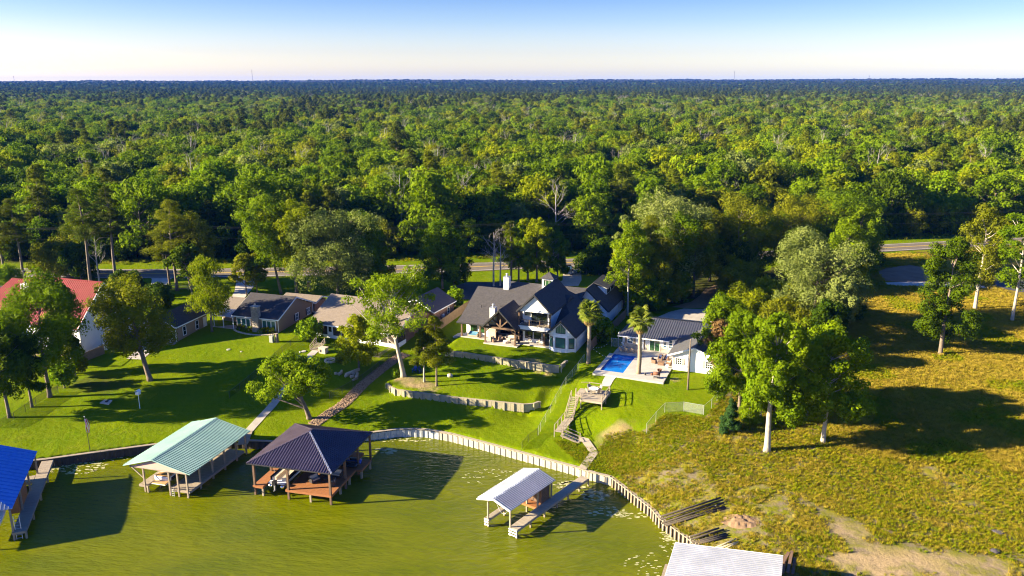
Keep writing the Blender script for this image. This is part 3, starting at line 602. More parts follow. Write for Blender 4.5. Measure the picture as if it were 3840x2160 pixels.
tree(2,1880,1220,'open','leaf_green',17.5,6.6,'spreading oak with pale limbs and thick trunk before the brown roof', base=.30, nleaf=4800, r0=.40, lean=(-2.2,.6), bark='bark_pale', name='oak_tree', ty=690, hw=106)
tree(2,1440,1150,'round','leaf_yellow',9.0,3.0,'small leafy tree in front of the brown screened porch', base=.15, nleaf=4200, ty=793, hw=48)
tree(2,1250,1080,'round','leaf_olive',1.4,.8,'little shrub by the fire ring lawn', base=.05, nleaf=350, name='shrub', cat='shrub')
tree(10,615,750,'pine','leaf_pine',11.5,3.0,'left of two small pines on the terraced lawn', base=.33, nleaf=5000, r0=.17, name='pine_tree', bark='bark_pale', ty=828, hw=34)
tree(10,765,800,'pine','leaf_pine',12,3.2,'right of two small pines on the terraced lawn', base=.36, nleaf=5000, r0=.17, name='pine_tree', ty=796, hw=46)
tree(6,1000,225,'open','leaf_green',9.0,6.2,'spreading low oak with twisted trunk by the dark roofed dock', base=.16, nleaf=6500, r0=.38, lean=(-2.2,-.4), name='oak_tree', ty=903, hw=92)
tree(3,190,430,'round','leaf_green',18.5,6.2,'tall rounded dark green tree behind the brick house', base=.08, nleaf=9000, ty=556, hw=58)
tree(3,330,420,'round','leaf_dark',13,4.4,'dark green tree clinging to the right of the tall rounded tree', base=.05, ty=590, hw=38)
tree(3,810,400,'dead','leaf_dark',14,3.2,'bare white tree behind the long dark roof', bark='bark_dead', name='dead_tree', ty=578, hw=28)
tree(3,890,395,'dead','leaf_dark',13,2.6,'second bare white tree behind the long dark roof', bark='bark_dead', name='dead_tree', ty=600, hw=24)
tree(3,1020,350,'pine','leaf_pine',17,3.4,'pine behind the rear white chimney', base=.35, name='pine_tree', ty=555, hw=34)
tree(3,1110,345,'tall','leaf_green',18,4.4,'leafy tree between rear chimney and cupola', base=.25, ty=568, hw=34)
tree(3,1220,330,'tall','leaf_yellow',18,4.6,'light green tree just left of the cupola', base=.2, ty=553, hw=38)
tree(3,1330,345,'round','leaf_yellow',17,4.4,'yellow-green tree directly behind the cupola', base=.12, ty=549, hw=40)
tree(3,1470,330,'dead','leaf_dark',12,3.4,'bare tree mixed with greenery right behind the cupola', bark='bark_dead', name='dead_tree', ty=600, hw=30)
tree(3,1580,330,'tall','leaf_green',14,3.4,'slim tree left of the black pickup truck', base=.15, ty=590, hw=28)
tree(3,2080,260,'round','leaf_dark',12,3.6,'dark ivy-clad tree right of the black pickup truck', base=.0, ty=608, hw=36)
tree(3,1930,250,'round','leaf_dark',4,3.4,'dark bushes beside the gravel drive', base=.0, nleaf=2600, name='shrub', cat='shrub')
tree(4,680,350,'tall','leaf_pale',17,3.4,'pale column-shaped tree behind the garage wing', base=.2, ty=546, hw=30)
tree(4,735,480,'tall','leaf_green',19,4.0,'tall tree with bare curved trunk right of the garage wing', base=.45, bark='bark_pale', r0=.22, ty=560, hw=52)
tree(4,1000,330,'pine','leaf_pine',22,5.4,'tall feathery pine in the middle of the wood behind the patio', base=.2, nleaf=8500, name='pine_tree', ty=543, hw=64)
tree(4,850,380,'round','leaf_yellow',15,5.0,'bright tree at the left front of the wood behind the patio', base=.08, nleaf=7500, ty=600, hw=56)
tree(4,1150,350,'round','leaf_olive',15,5.2,'olive tree at the front of the wood above the metal roof', base=.1, nleaf=7500, ty=600, hw=58)
tree(4,1300,170,'round','leaf_pale',22,7.0,'big pale grey-green tree crowning the wood behind the patio', base=.2, nleaf=9500, ty=497, hw=96)
tree(4,1420,240,'tall','leaf_green',20,5.2,'straight tree at the right side of the wood', base=.35, ty=540, hw=60)
tree(4,1630,230,'tall','leaf_olive',20,5.0,'tree with tall bare trunk above the leaf litter', base=.4, ty=558, hw=56)
tree(4,1180,100,'dead','leaf_dark',21,3.6,'bare whitish treetop poking out of the wood', bark='bark_dead', name='dead_tree', ty=497, hw=30)
tree(4,1550,60,'round','leaf_green',19,6.0,'green tree at the back of the wood right side', base=.2, nleaf=6500, ty=538, hw=66)
tree(4,1850,20,'round','leaf_pine',19,5.6,'feathery bright tree between the wood and the field', base=.3, nleaf=6500, ty=528, hw=58)
tree(4,2200,60,'round','leaf_olive',21,6.5,'large olive tree at the left rim of the field', base=.1, nleaf=8500, ty=500, hw=78)
tree(9,700,560,'round','leaf_green',22,7.0,'tall green tree at the rim of the golden field by the road', base=.12, nleaf=9500, ty=488, hw=84)
tree(9,480,600,'round','leaf_olive',20,6.5,'dense tree behind the silvery tree', base=.1, nleaf=8000, ty=500, hw=74)
tree(9,440,1090,'round','leaf_pale',19,7.0,'large silvery green tree at the left side of the field', base=.25, nleaf=11000, ty=613, hw=108)
tree(9,625,1190,'tall','leaf_pale',14,3.6,'slim silvery tree with bare trunk at the field edge', base=.4, ty=700, hw=42)
tree(9,120,900,'round','leaf_yellow',14,5.2,'yellow-green tree behind the white wing of the metal roofed house', base=.05, nleaf=8000, ty=718, hw=62)
tree(9,230,1150,'round','leaf_olive',12,5.0,'dense tree between the white wing and the field', base=.05, nleaf=7000, ty=760, hw=62)
tree(8,480,215,'round','leaf_green',11.5,4.4,'tree overhanging the right end of the white house', base=.04, nleaf=7000, ty=742, hw=58)
tree(8,475,235,'round','leaf_brown',7.5,2.6,'brown dying tree at the corner of the white house', base=.1, nleaf=2600, ty=800, hw=34)
tree(8,590,470,'round','leaf_green',13.5,4.8,'full green tree just right of the white house', base=.06, nleaf=8500, ty=788, hw=74)
tree(8,757,705,'tall','leaf_green',19,4.9,'tall tree with thick white trunk on the weedy bluff', base=.26, nleaf=8500, r0=.42, bark='bark_pale', ty=798, hw=72)
tree(8,715,545,'tall','leaf_bright',14,3.6,'slim pale-trunked tree behind the white-trunked tree', base=.25, bark='bark_pale', ty=860, hw=42)
tree(8,1092,650,'round','leaf_green',16,5.6,'rounded leafy tree with shorter pale trunk on the bluff', base=.24, nleaf=9500, r0=.32, bark='bark_pale', ty=833, hw=86)
tree(8,990,520,'round','leaf_dark',13,4.8,'dark tree behind the two pale-trunked trees', base=.05, nleaf=7000, ty=850, hw=62)
tree(8,800,500,'round','leaf_dark',9,4.2,'low dark tree in the shade behind the white-trunked tree', base=.02, nleaf=5000, ty=900, hw=52)
tree(8,535,585,'cedar','leaf_blue',5.0,1.7,'small blue-green cedar on the bluff', base=.06, nleaf=2600, name='cedar_tree')
tree(8,650,540,'cedar','leaf_green',6.0,2.0,'small green cedar between the blue cedar and the white trunk', base=.04, nleaf=2600, name='cedar_tree')
tree(9,1505,1300,'tall','leaf_dark',21,5.6,'dark tall tree standing alone in the shaded field', base=.08, nleaf=9000, r0=.36, ty=600, hw=66)
tree(9,1795,915,'tall','leaf_olive',21.5,5.0,'olive tree with bare top branches right of the lone dark tree', base=.25, nleaf=6000, bark='bark_pale', ty=523, hw=60)
tree(9,2105,1015,'oak','leaf_green',22,5.4,'thin-crowned tree with tall forked pale trunk in the field', base=.42, nleaf=5200, bark='bark_pale', r0=.3, ty=528, hw=58)
tree(9,2290,960,'open','leaf_green',17,4.6,'tree cut by the right edge of the picture', base=.15, nleaf=4500, ty=600, hw=52)
tree(3,2110,1075,'round','leaf_green',4.2,2.6,'round dark bush beside the bay wing in the shade', base=.0, nleaf=3500, name='shrub', cat='shrub')
tree(1,640,1335,'round','leaf_bright',4.2,2.0,'bushy shrub beside the left lawn edging', base=.12, nleaf=2000, name='shrub', cat='shrub')
tree(1,745,1210,'round','leaf_olive',5.5,2.2,'grey-green shrub behind the bushy shrub by the wooden fence', base=.1, nleaf=2200, name='shrub', cat='shrub')
tree(2,960,870,'round','leaf_bright',4.0,2.4,'leafy shrub left of the porch steps', base=.02, nleaf=2200, name='shrub', cat='shrub')
tree(10,290,695,'round','leaf_bright',1.3,.9,'small bush at the foot of the spreading oak', base=.0, nleaf=500, name='shrub', cat='shrub')
tree(3,350,640,'round','leaf_bright',4.0,1.8,'bush between brick house and wooden fence', base=.0, nleaf=1500, name='shrub', cat='shrub')
tree(3,250,680,'round','leaf_olive',2.6,1.6,'low bush under the brick house wall', base=.0, nleaf=1000, name='shrub', cat='shrub')

for (k, x, y, kd, lf, ty, hw, lb) in ((9,330,640,'round','leaf_green',560,60,'mid green tree filling the wood left of the silvery tree'),(9,560,760,'round','leaf_dark',640,60,'dark tree close behind the silvery tree'),(9,690,980,'round','leaf_dark',760,46,'dark low tree at the shaded rim of the field'),(4,2180,250,'round','leaf_olive',660,58,'olive tree behind the concrete drive at the right'),
    (4,2330,520,'round','leaf_yellow',735,58,'yellow-green tree between the concrete drive and the silvery tree'),(9,780,640,'round','leaf_green',560,56,'green tree with drooping sides beside the clay pad'),(9,330,1180,'round','leaf_green',800,64,'green tree filling the gap behind the two pale-trunked trees'),(8,900,420,'round','leaf_olive',860,56,'olive understory tree right of the white-trunked tree'),
    (4,1250,260,'round','leaf_dark',640,56,'dark tree in the heart of the wood behind the patio'),(4,960,420,'round','leaf_green',690,44,'leafy young tree at the foot of the wood beside the garage wing'),(4,1350,300,'round','leaf_green',680,46,'young green tree at the edge of the leaf litter'),(4,1120,420,'round','leaf_dark',700,42,'dark bushy tree above the left end of the metal roof'),
    (4,2080,60,'round','leaf_dark',600,60,'dark tree over the bend of the concrete drive'),(3,2180,140,'round','leaf_dark',610,46,'dark tree behind the garage wing dormer'),(9,900,540,'round','leaf_dark',640,34,'small dark tree at the field edge by the road'),(9,640,1060,'round','leaf_olive',640,60,'olive tree overhanging the shaded edge of the field'),(9,560,1260,'round','leaf_dark',760,56,'dark tree at the lower rim of the shaded field'),(9,700,760,'tall','leaf_green',560,50,'tall green tree where the wood meets the clay pad'),(11,1900,692,'round','leaf_green',527,58,'green tree standing by the road left of the silvery tree'),(11,1985,690,'round','leaf_olive',502,66,'tall olive tree by the road above the silvery tree'),(11,2085,690,'round','leaf_green',490,72,'tall leafy tree by the road at the right end of the wood'),(11,2150,700,'tall','leaf_green',520,44,'slim green tree at the road end of the wood beside the field'),(11,1850,700,'pine','leaf_pine',530,46,'feathery pine by the road behind the leaf litter'),(1,1260,420,'round','leaf_dark',690,40,'dark round tree right of the red gable')):
    tree(k, x, y, kd, lf, 12, 4, lb, base=.05, nleaf=6000, ty=ty, hw=hw)
# ---------------------------------------------------------------- palms
def palm(p, H, label, seed):
    g = random.Random(seed); t = empty('palm_tree', p, 0, label, 'palm tree')
    b = MB(); n = 12; b.path([(0.04*math.sin(i*.7+seed), .03*math.cos(i), -.2+(H+.1)*i/n) for i in range(n+1)], [.42 if i == 0 else .36-.08*i/n+.015*(i % 2) for i in range(n+1)], 10); b.build('trunk', MT['palm_bark'], t, True)
    def frond(L, dead):
        b = MB(); b.path([(0,0,0), (L*.25,0,.06*L), (L*.5,0,.05*L)], [.03,.022,.015], 4); nb = 15
        for i in range(nb):
            a = R(-100+200*i/(nb-1)); l = L*(.62-.16*abs(i-(nb-1)/2)/(nb/2)); c = Vector((L*.5, 0, .05*L)); d = Vector((math.cos(a), math.sin(a), 0)); s = Vector((-math.sin(a), math.cos(a), 0))*l*.10
            q1 = c + d*l*.55 + Vector((0,0,.02 if not dead else -.1*l)); q2 = c + d*l + Vector((0,0,-.30*l if not dead else -.5*l)); z = Vector((0,0,.03))
            b.add([c, q1-s, q1+z, q1+s, q2], [(0,1,2),(0,2,3),(1,4,2),(2,4,3)])
        return b.mesh('frond', MT['frond_dead' if dead else 'frond_green'])
    fm = [frond(2.25, False), frond(1.95, False), frond(1.75, True)]
    for i in range(46):
        el = 80-118*((i+.5)/46)**.85; az = i*137.5+g.uniform(-15, 15); o = link('frond', fm[i % 2], t, (0.1*math.cos(R(az)), .1*math.sin(R(az)), H+.15+.25*math.sin(R(el))))
        o.rotation_euler = (R(g.uniform(-25, 25)), R(-el), R(az)); s = g.uniform(.85, 1.12); o.scale = (s, s, s)
    for i in range(30):
        el = -42-42*i/30; az = i*137.5+g.uniform(-20, 20); o = link('dead_frond', fm[2], t, (.14*math.cos(R(az)), .14*math.sin(R(az)), H-.05-.5*i/30)); o.rotation_euler = (R(g.uniform(-40, 40)), R(-el), R(az)); s = g.uniform(.75, 1.0); o.scale = (s, s, s)
    return t
palm(G(4,205,1135), 9.0, 'fan palm standing beside the swimming pool corner in the grass', 3)
palm(G(4,888,1285)+Vector((0,0,.15)), 8.9, 'fan palm growing through the concrete pool patio', 5)

# ---------------------------------------------------------------- the forest
FK = [('round','leaf_green',16,6.6,.18,'mid green'), ('round','leaf_yellow',15.5,6.4,.18,'yellow-green'), ('oak','leaf_green',16.5,7.2,.2,'spreading green'), ('oak','leaf_yellow',16.5,6.8,.2,'spreading yellow-green'),
      ('round','leaf_pale',15.5,6.0,.2,'pale grey-green'), ('round','leaf_dark',15.5,6.4,.18,'dark green'), ('round','leaf_olive',16,6.4,.18,'olive'), ('oak','leaf_dark',15,6.8,.2,'broad dark'), ('pine','leaf_pine_dark',20,5.4,.40,'dark pine'), ('pine','leaf_pine',19,5.2,.38,'olive pine'),
      ('round','leaf_bright',15,6.4,.16,'bright green'), ('tall','leaf_green',17.5,6.0,.15,'tall green'), ('dead','leaf_dark',18,4.5,.3,'bare grey dead')]
FP = []; protos = bpy.data.collections.new('forest_kinds')
for i, (kd, lf, H, Rr, bs, nm) in enumerate(FK):
    v, tr = grow(kd, H, Rr, 900+i, 4600 if kd != 'pine' else 3200, .38 if kd != 'pine' else .55, .22, (0, 0), bs)
    me_t = tr.mesh('trunk', MT['bark' if kd != 'dead' else 'bark_dead'], True); me_c = quads_mesh('crown', v, [MT[lf]]); FP.append((me_t, me_c))
    o = bpy.data.objects.new('forest_kind_%02d' % i, quads_mesh('forest_kind', v, [MT[lf], MT['bark' if kd != 'dead' else 'bark_dead']], tr)); protos.objects.link(o)
def road_y(x): 
    xs = [p.x for p in ROAD]; ys = [p.y for p in ROAD]; return np.interp(x, xs, ys)
pts = []; g = np.random.default_rng(42); r = 150.0
cand = []
y = 205.0
while y < 4700:
    sp_ = 7.9 if y < 600 else 7.9 + (y-600)/1700*8
    hw = y*.72+25
    n = int(2*hw/sp_); xs = -hw + (np.arange(n)+.5)*sp_ + g.uniform(-.42, .42, n)*sp_; ys = y + g.uniform(-.45, .45, n)*sp_
    m = ys > road_y(xs) + 14 + 4*h1(xs/9, ys*0, 77); cand.append(np.stack([xs[m], ys[m], np.full(m.sum(), sp_)], 1)); y += sp_*.92
cand = np.vstack(cand); cx_, cy_ = cand[:,0], cand[:,1]
nz = h1(cx_/60, cy_/60, 51); nz2 = h1(cx_/170, cy_/240, 52)
pine_p = np.clip(.05 + .45*(nz2 > .66) + .06*(cy_ > 900) + .35*np.clip((cy_-1100)/600, 0, 1), 0, .7)
kind = np.where(g.random(len(cand)) < pine_p, g.choice([8, 9, 8, 5], len(cand)), g.choice([0,0,1,2,3,4,5,6,7,10,11,11,2,1,9,0,1,2,3,4,5,6,7,10,11,12], len(cand)))
far_ = g.random(len(cand)) < np.clip((cy_-1500)/900, 0, .85); kind = np.where(far_, g.choice([8, 5, 7, 8], len(cand)), kind)
s0_ = .72 + .52*g.random(len(cand))**1.2; scl = s0_*np.where(cy_ > 600, 1+(cy_-600)/2300, 1); zs = s0_*(.88+.24*g.random(len(cand)))
zc = terrain_z(cx_, cy_); rot = g.random(len(cand))*6.283
dist = np.hypot(cx_, cy_); vis = np.abs(cx_) < cy_*.655+6
order = np.argsort(np.where(vis, dist, 1e9)); front = set(order[:300].tolist())
ZN = [(.12,'above the red roof'),(.27,'above the tan house'),(.40,'above the brown roof'),(.50,'left of the cupola'),(.58,'right of the cupola'),(.72,'above the patio house'),(.86,'above the silvery tree'),(9,'above the golden field')]
fd_ = np.sort(dist[list(front)]); q1_, q2_ = fd_[100], fd_[200]
def flabel(i):
    sx = (1920+FPX*cx_[i]/(cy_[i]*math.cos(PITCH)+math.sin(PITCH)*40))/3840; row = 'front row' if dist[i] < q1_ else ('second row' if dist[i] < q2_ else 'third row'); k = int(kind[i])
    return '%s%s in the %s of the forest %s' % (FK[k][5], '' if 'pine' in FK[k][5] else ' tree', row, next(z for l, z in ZN if sx < l))
for i in front:
    k = int(kind[i]); t = empty('forest_tree', (cx_[i], cy_[i], zc[i]), rot[i], flabel(i), 'tree', 'front rows of the forest'); t.scale = (scl[i], scl[i], zs[i])
    link('trunk', FP[k][0], t)
    if len(FP[k][1].vertices): link('crown', FP[k][1], t)
def scatter(name, pos, idx, rotz, scale, coll, label, cat, tilt=0.0):
    me = bpy.data.meshes.new(name); n = len(pos); me.vertices.add(n); me.vertices.foreach_set('co', np.asarray(pos, np.float32).ravel())
    a = me.attributes.new('idx', 'INT', 'POINT'); a.data.foreach_set('value', np.asarray(idx, np.int32))
    a = me.attributes.new('rot', 'FLOAT_VECTOR', 'POINT'); rr = np.zeros((n, 3), np.float32); rr[:,2] = rotz
    if tilt: rr[:,:2] = rng.normal(size=(n, 2))*tilt
    a.data.foreach_set('vector', rr.ravel())
    a = me.attributes.new('scl', 'FLOAT_VECTOR', 'POINT'); a.data.foreach_set('vector', np.asarray(scale, np.float32).ravel())
    o = link(name, me); tag(o, label, cat, kind='stuff')
    ng = bpy.data.node_groups.new(name, 'GeometryNodeTree'); ng.interface.new_socket('Geometry', in_out='INPUT', socket_type='NodeSocketGeometry'); ng.interface.new_socket('Geometry', in_out='OUTPUT', socket_type='NodeSocketGeometry')
    N = ng.nodes; gi = N.new('NodeGroupInput'); go = N.new('NodeGroupOutput'); ip = N.new('GeometryNodeInstanceOnPoints'); ci = N.new('GeometryNodeCollectionInfo'); ci.inputs[0].default_value = coll; ci.inputs['Separate Children'].default_value = True; ci.inputs['Reset Children'].default_value = True
    def na(nm, dt):
        q = N.new('GeometryNodeInputNamedAttribute'); q.data_type = dt; q.inputs[0].default_value = nm; return q.outputs[0]
    L = ng.links; L.new(gi.outputs[0], ip.inputs['Points']); L.new(ci.outputs[0], ip.inputs['Instance']); ip.inputs['Pick Instance'].default_value = True
    L.new(na('idx', 'INT'), ip.inputs['Instance Index']); L.new(na('scl', 'FLOAT_VECTOR'), ip.inputs['Scale'])
    e2 = N.new('FunctionNodeEulerToRotation'); L.new(na('rot', 'FLOAT_VECTOR'), e2.inputs[0]); L.new(e2.outputs[0], ip.inputs['Rotation']); L.new(ip.outputs[0], go.inputs[0])
    md = o.modifiers.new('scatter', 'NODES'); md.node_group = ng
    return o
# undergrowth along the forest edge
ex = np.linspace(-135, 165, 150) + g.uniform(-.8, .8, 150); ey = road_y(ex) + 13 + g.uniform(0, 3.5, 150); ez = terrain_z(ex, ey); es = .34 + .28*g.random(150)
ek = g.choice([5, 7, 0, 6, 11, 5], 150)
scatter('forest_undergrowth', np.stack([ex, ey, ez-1.0], 1), ek, g.random(150)*6.28, np.stack([es, es, es*1.1], 1), protos, 'dark leafy undergrowth along the foot of the forest', 'undergrowth')
rest = np.array([i for i in range(len(cand)) if i not in front])
scatter('forest', np.stack([cx_, cy_, zc], 1)[rest], kind[rest], rot[rest], np.stack([scl, scl, zs], 1)[rest], protos, 'unbroken mixed forest stretching back from the front rows', 'forest')
# far canopy
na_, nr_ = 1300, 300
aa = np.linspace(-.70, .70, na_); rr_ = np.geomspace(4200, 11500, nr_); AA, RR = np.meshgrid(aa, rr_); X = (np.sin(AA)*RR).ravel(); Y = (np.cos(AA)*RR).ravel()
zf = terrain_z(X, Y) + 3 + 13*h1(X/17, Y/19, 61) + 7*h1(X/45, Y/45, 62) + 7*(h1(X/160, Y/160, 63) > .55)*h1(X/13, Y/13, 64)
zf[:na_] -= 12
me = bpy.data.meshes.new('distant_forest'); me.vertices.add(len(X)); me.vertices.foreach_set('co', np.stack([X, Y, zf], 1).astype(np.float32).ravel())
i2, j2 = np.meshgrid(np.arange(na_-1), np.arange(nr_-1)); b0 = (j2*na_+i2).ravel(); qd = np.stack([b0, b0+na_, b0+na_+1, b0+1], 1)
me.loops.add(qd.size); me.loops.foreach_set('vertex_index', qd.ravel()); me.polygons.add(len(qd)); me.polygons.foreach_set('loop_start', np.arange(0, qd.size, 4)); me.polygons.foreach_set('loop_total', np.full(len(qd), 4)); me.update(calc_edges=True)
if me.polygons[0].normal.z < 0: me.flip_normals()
pm('canopy', (.005,.011,.005), (.011,.018,.006), .035, .9, .8, .12, dist=6); me.materials.append(MT['canopy'])  # dark pine green, darkened further: self-shadow between crowns is put into the colour
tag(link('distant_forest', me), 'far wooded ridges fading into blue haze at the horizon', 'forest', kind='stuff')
# haze
mh = bpy.data.materials.new('haze'); mh.use_nodes = True; n = mh.node_tree.nodes; n.remove(n['Principled BSDF']); pv = n.new('ShaderNodeVolumePrincipled')
pv.inputs['Color'].default_value = (.010,.19,1.0,1); pv.inputs['Density'].default_value = HAZE; pv.inputs['Anisotropy'].default_value = 0; mh.node_tree.links.new(pv.outputs[0], n['Material Output'].inputs['Volume'])
mb = MB().bx(-9500, 9500, -400, 11700, -4, 128); tag(mb.build('haze', mh), 'thin blue haze over the forest', 'haze', kind='stuff')
# ================================================================ BUILDINGS
def U_(k, x, y, z):
    p = P(k, x, y, z); return (p.x, p.y)

def win(parent, u, v, z0, w_, h_, face='f', nx=1, nz=1, frame='white_trim', pane='glass_dark', fw=.09, name='window', label=None):
    """window on a wall: outer frame bars with a pane set back between them; face f/b/l/r"""
    b = MB(); d = .09
    b.bx(-w_/2-fw, -w_/2, -d, .02, -fw, h_+fw); b.bx(w_/2, w_/2+fw, -d, .02, -fw, h_+fw); b.bx(-w_/2, w_/2, -d, .02, h_, h_+fw); b.bx(-w_/2, w_/2, -d-.03, .02, -fw, 0)
    for i in range(1, nx): x = -w_/2+w_*i/nx; b.bx(x-.03, x+.03, -d+.02, .02, 0, h_)
    for i in range(1, nz): z = h_*i/nz; b.bx(-w_/2, w_/2, -d+.025, .02, z-.03, z+.03)
    rz = {'f': 0, 'r': math.pi/2, 'b': math.pi, 'l': -math.pi/2}.get(face, face)
    o = b.build(name, MT[frame], parent, loc=(u, v, z0), rz=rz); tag(o, label)
    p = MB().bx(-w_/2, w_/2, -.035, .0, 0, h_).build('pane', MT[pane], o)
    return o
def shutters(parent, u, v, z0, w_, h_, face, mat):
    rz = {'f': 0, 'r': math.pi/2}[face]
    for s in (-1, 1):
        b = MB().bx(-.19, .19, -.07, 0, 0, h_)
        for i in range(1, 6): b.bx(-.15, .15, -.085, -.07, h_*i/6-.03, h_*i/6+.03)
        dx = s*(w_/2+.31); x, y = (u+dx, v) if face == 'f' else (u, v+dx); b.build('shutter', MT[mat], parent, loc=(x, y, z0), rz=rz)
def door(parent, u, v, z0, w_, h_, face='f', mat='white_trim', glassp=None):
    rz = {'f': 0, 'r': math.pi/2, 'l': -math.pi/2, 'b': math.pi}.get(face, face)
    b = MB().bx(-w_/2-.1, -w_/2, -.1, 0, 0, h_+.1).bx(w_/2, w_/2+.1, -.1, 0, 0, h_+.1).bx(-w_/2, w_/2, -.1, 0, h_, h_+.1).bx(-w_/2, w_/2, -.05, 0, 0, h_)
    o = b.build('door', MT[mat], parent, loc=(u, v, z0), rz=rz)
    MB().ball((w_*.38, -.09, h_*.47), .05, 6, 4).build('handle', MT['chrome'], o)
    if glassp: MB().bx(-w_*.33, w_*.33, -.06, -.045, h_*.45, h_*.92).build('pane', MT[glassp], o)
    return o
def gable(parent, u0, u1, v0, v1, ze, zr, axis, mat, th=.16, name='roof', asym=None, trim=None):
    """two sloping slabs meeting at a ridge; axis = direction of the ridge ('u' or 'v')"""
    b = MB(); up = (0, 0, th)
    if axis == 'v':
        m = asym if asym is not None else (u0+u1)/2
        b.slab([(u0,v0,ze),(m,v0,zr),(m,v1,zr),(u0,v1,ze)], up); b.slab([(u1,v0,ze),(m,v0,zr),(m,v1,zr),(u1,v1,ze)], up)
    else:
        m = asym if asym is not None else (v0+v1)/2
        b.slab([(u0,v0,ze),(u0,m,zr),(u1,m,zr),(u1,v0,ze)], up); b.slab([(u0,v1,ze),(u0,m,zr),(u1,m,zr),(u1,v1,ze)], up)
    o = b.build(name, MT[mat], parent)
    if trim:
        t = MB()
        if axis == 'v':
            for vv in (v0-.03,): t.beam((u0,vv,ze-.03),(m,vv,zr-.03),.07,.24).beam((m,vv,zr-.03),(u1,vv,ze-.03),.07,.24)
            for uu in (u0-.04, u1+.04): t.beam((uu,v0,ze-.02),(uu,v1,ze-.02),.08,.2)
        else:
            for uu in (u0-.03, u1+.03): t.beam((uu,v0,ze-.03),(uu,m,zr-.03),.07,.24).beam((uu,m,zr-.03),(uu,v1,ze-.03),.07,.24)
            for vv in (v0-.04, v1+.04): t.beam((u0,vv,ze-.02),(u1,vv,ze-.02),.08,.2)
        t.build('fascia', MT[trim], o)
    return o
def gwall(parent, u0, u1, v, z0, ze, zr, mat, th=.2, m=None, axis='u', name='gable_wall'):
    m = (u0+u1)/2 if m is None else m
    if axis == 'u': return MB().slab([(u0,v,z0),(u1,v,z0),(u1,v,ze),(m,v,zr),(u0,v,ze)], (0,th,0)).build(name, MT[mat], parent)
    return MB().slab([(v,u0,z0),(v,u1,z0),(v,u1,ze),(v,m,zr),(v,u0,ze)], (-th,0,0)).build(name, MT[mat], parent)
def clip(poly, axis, lim, keep):
    out = []
    for i in range(len(poly)):
        a, b = poly[i], poly[(i+1) % len(poly)]; ia, ib = (a[axis]-lim)*keep >= 0, (b[axis]-lim)*keep >= 0
        if ia: out.append(a)
        if ia != ib: t = (lim-a[axis])/(b[axis]-a[axis]); out.append(tuple(a[k]+(b[k]-a[k])*t for k in range(2)))
    return out
def metal(parent, poly, eave, wdt, mat, rib=.06, th=.03, name='roof_panel', rh=.09):
    """standing-seam roof face: each panel is its own piece with a raised seam on one edge. poly = coplanar corners; eave = (a, b) indices of its eave"""
    pts = [Vector(p) for p in poly]; a, b = pts[eave[0]], pts[eave[1]]; s = (b-a).normalized(); nrm = (pts[1]-pts[0]).cross(pts[2]-pts[0]).normalized()
    if nrm.z < 0: nrm = -nrm
    t = nrm.cross(s)
    if t.z < 0: t = -t
    q = [((p-a).dot(s), (p-a).dot(t)) for p in pts]; s0, s1 = min(x[0] for x in q), max(x[0] for x in q); n = max(1, round((s1-s0)/wdt)); wd = (s1-s0)/n
    for i in range(n):
        x0, x1 = s0+i*wd, s0+(i+1)*wd; c = clip(clip(q, 0, x0, 1), 0, x1-.004, -1)
        if len(c) < 3: continue
        m = MB().slab([a+s*x+t*y for x, y in c], nrm*th)
        ys = clip(clip(q, 0, x0, 1), 0, x0+rib, -1)
        if len(ys) >= 3: m.slab([a+s*x+t*y+nrm*th for x, y in ys], nrm*rh)
        m.build(name, MT[mat], parent)
def battens(parent, u0, u1, v, z0, z1, step=.45, face='f', mat='white_wall', top=None):
    """raised strips of board-and-batten siding; top(u) gives a sloping upper limit"""
    n = int((u1-u0)/step)
    for i in range(n+1):
        u = u0+(u1-u0)*i/max(n, 1); zt = top(u) if top else z1
        if zt-z0 < .2: continue
        b = MB()
        if face == 'f': b.bx(u-.03, u+.03, v-.04, v, z0, zt)
        else: b.bx(v, v+.04, u-.03, u+.03, z0, zt)
        b.build('batten', MT[mat], parent)
def post(parent, u, v, z0, z1, w_=.22, mat='wood_brown', name='post'): return MB().bx(u-w_/2, u+w_/2, v-w_/2, v+w_/2, z0, z1).build(name, MT[mat], parent)

# ---------------------------------------------------------------- white house with dark shingle roofs
H = empty('lake_house', (-5.3,139.3,5.7), R(-21.5), 'large white board-and-batten house with dark shingle gables and a cupola', 'house')
WW, SH = 'white_wall', 'shingle_grey'
wl = MB()
wl.bx(-5.0,-.2,3.6,3.8,0,2.75).bx(-5.0,-4.8,3.8,20,0,3.0).bx(6.4,12.2,3.7,3.9,0,3.6).bx(-.2,6.4,6.4,6.6,0,3.6).bx(-.4,-.2,3.8,6.6,0,3.4).bx(6.4,6.6,3.9,6.6,0,3.6)
wl.bx(17.0,17.2,1.75,20,-.3,2.8).bx(-5,17.2,19.8,20,0,3); o = wl.build('wall', MT[WW], H)
MB().bx(-5.6,0,2.0,6.5,-.4,0).bx(0,6.65,0,6.5,-.4,0).bx(6.65,12.1,1.95,4,-.4,0).bx(-6.8,-5.6,2.4,4.6,-.75,-.2).bx(-7.3,-6.8,2.4,4.6,-.75,-.38).build('porch_slab', MT['concrete'], H)
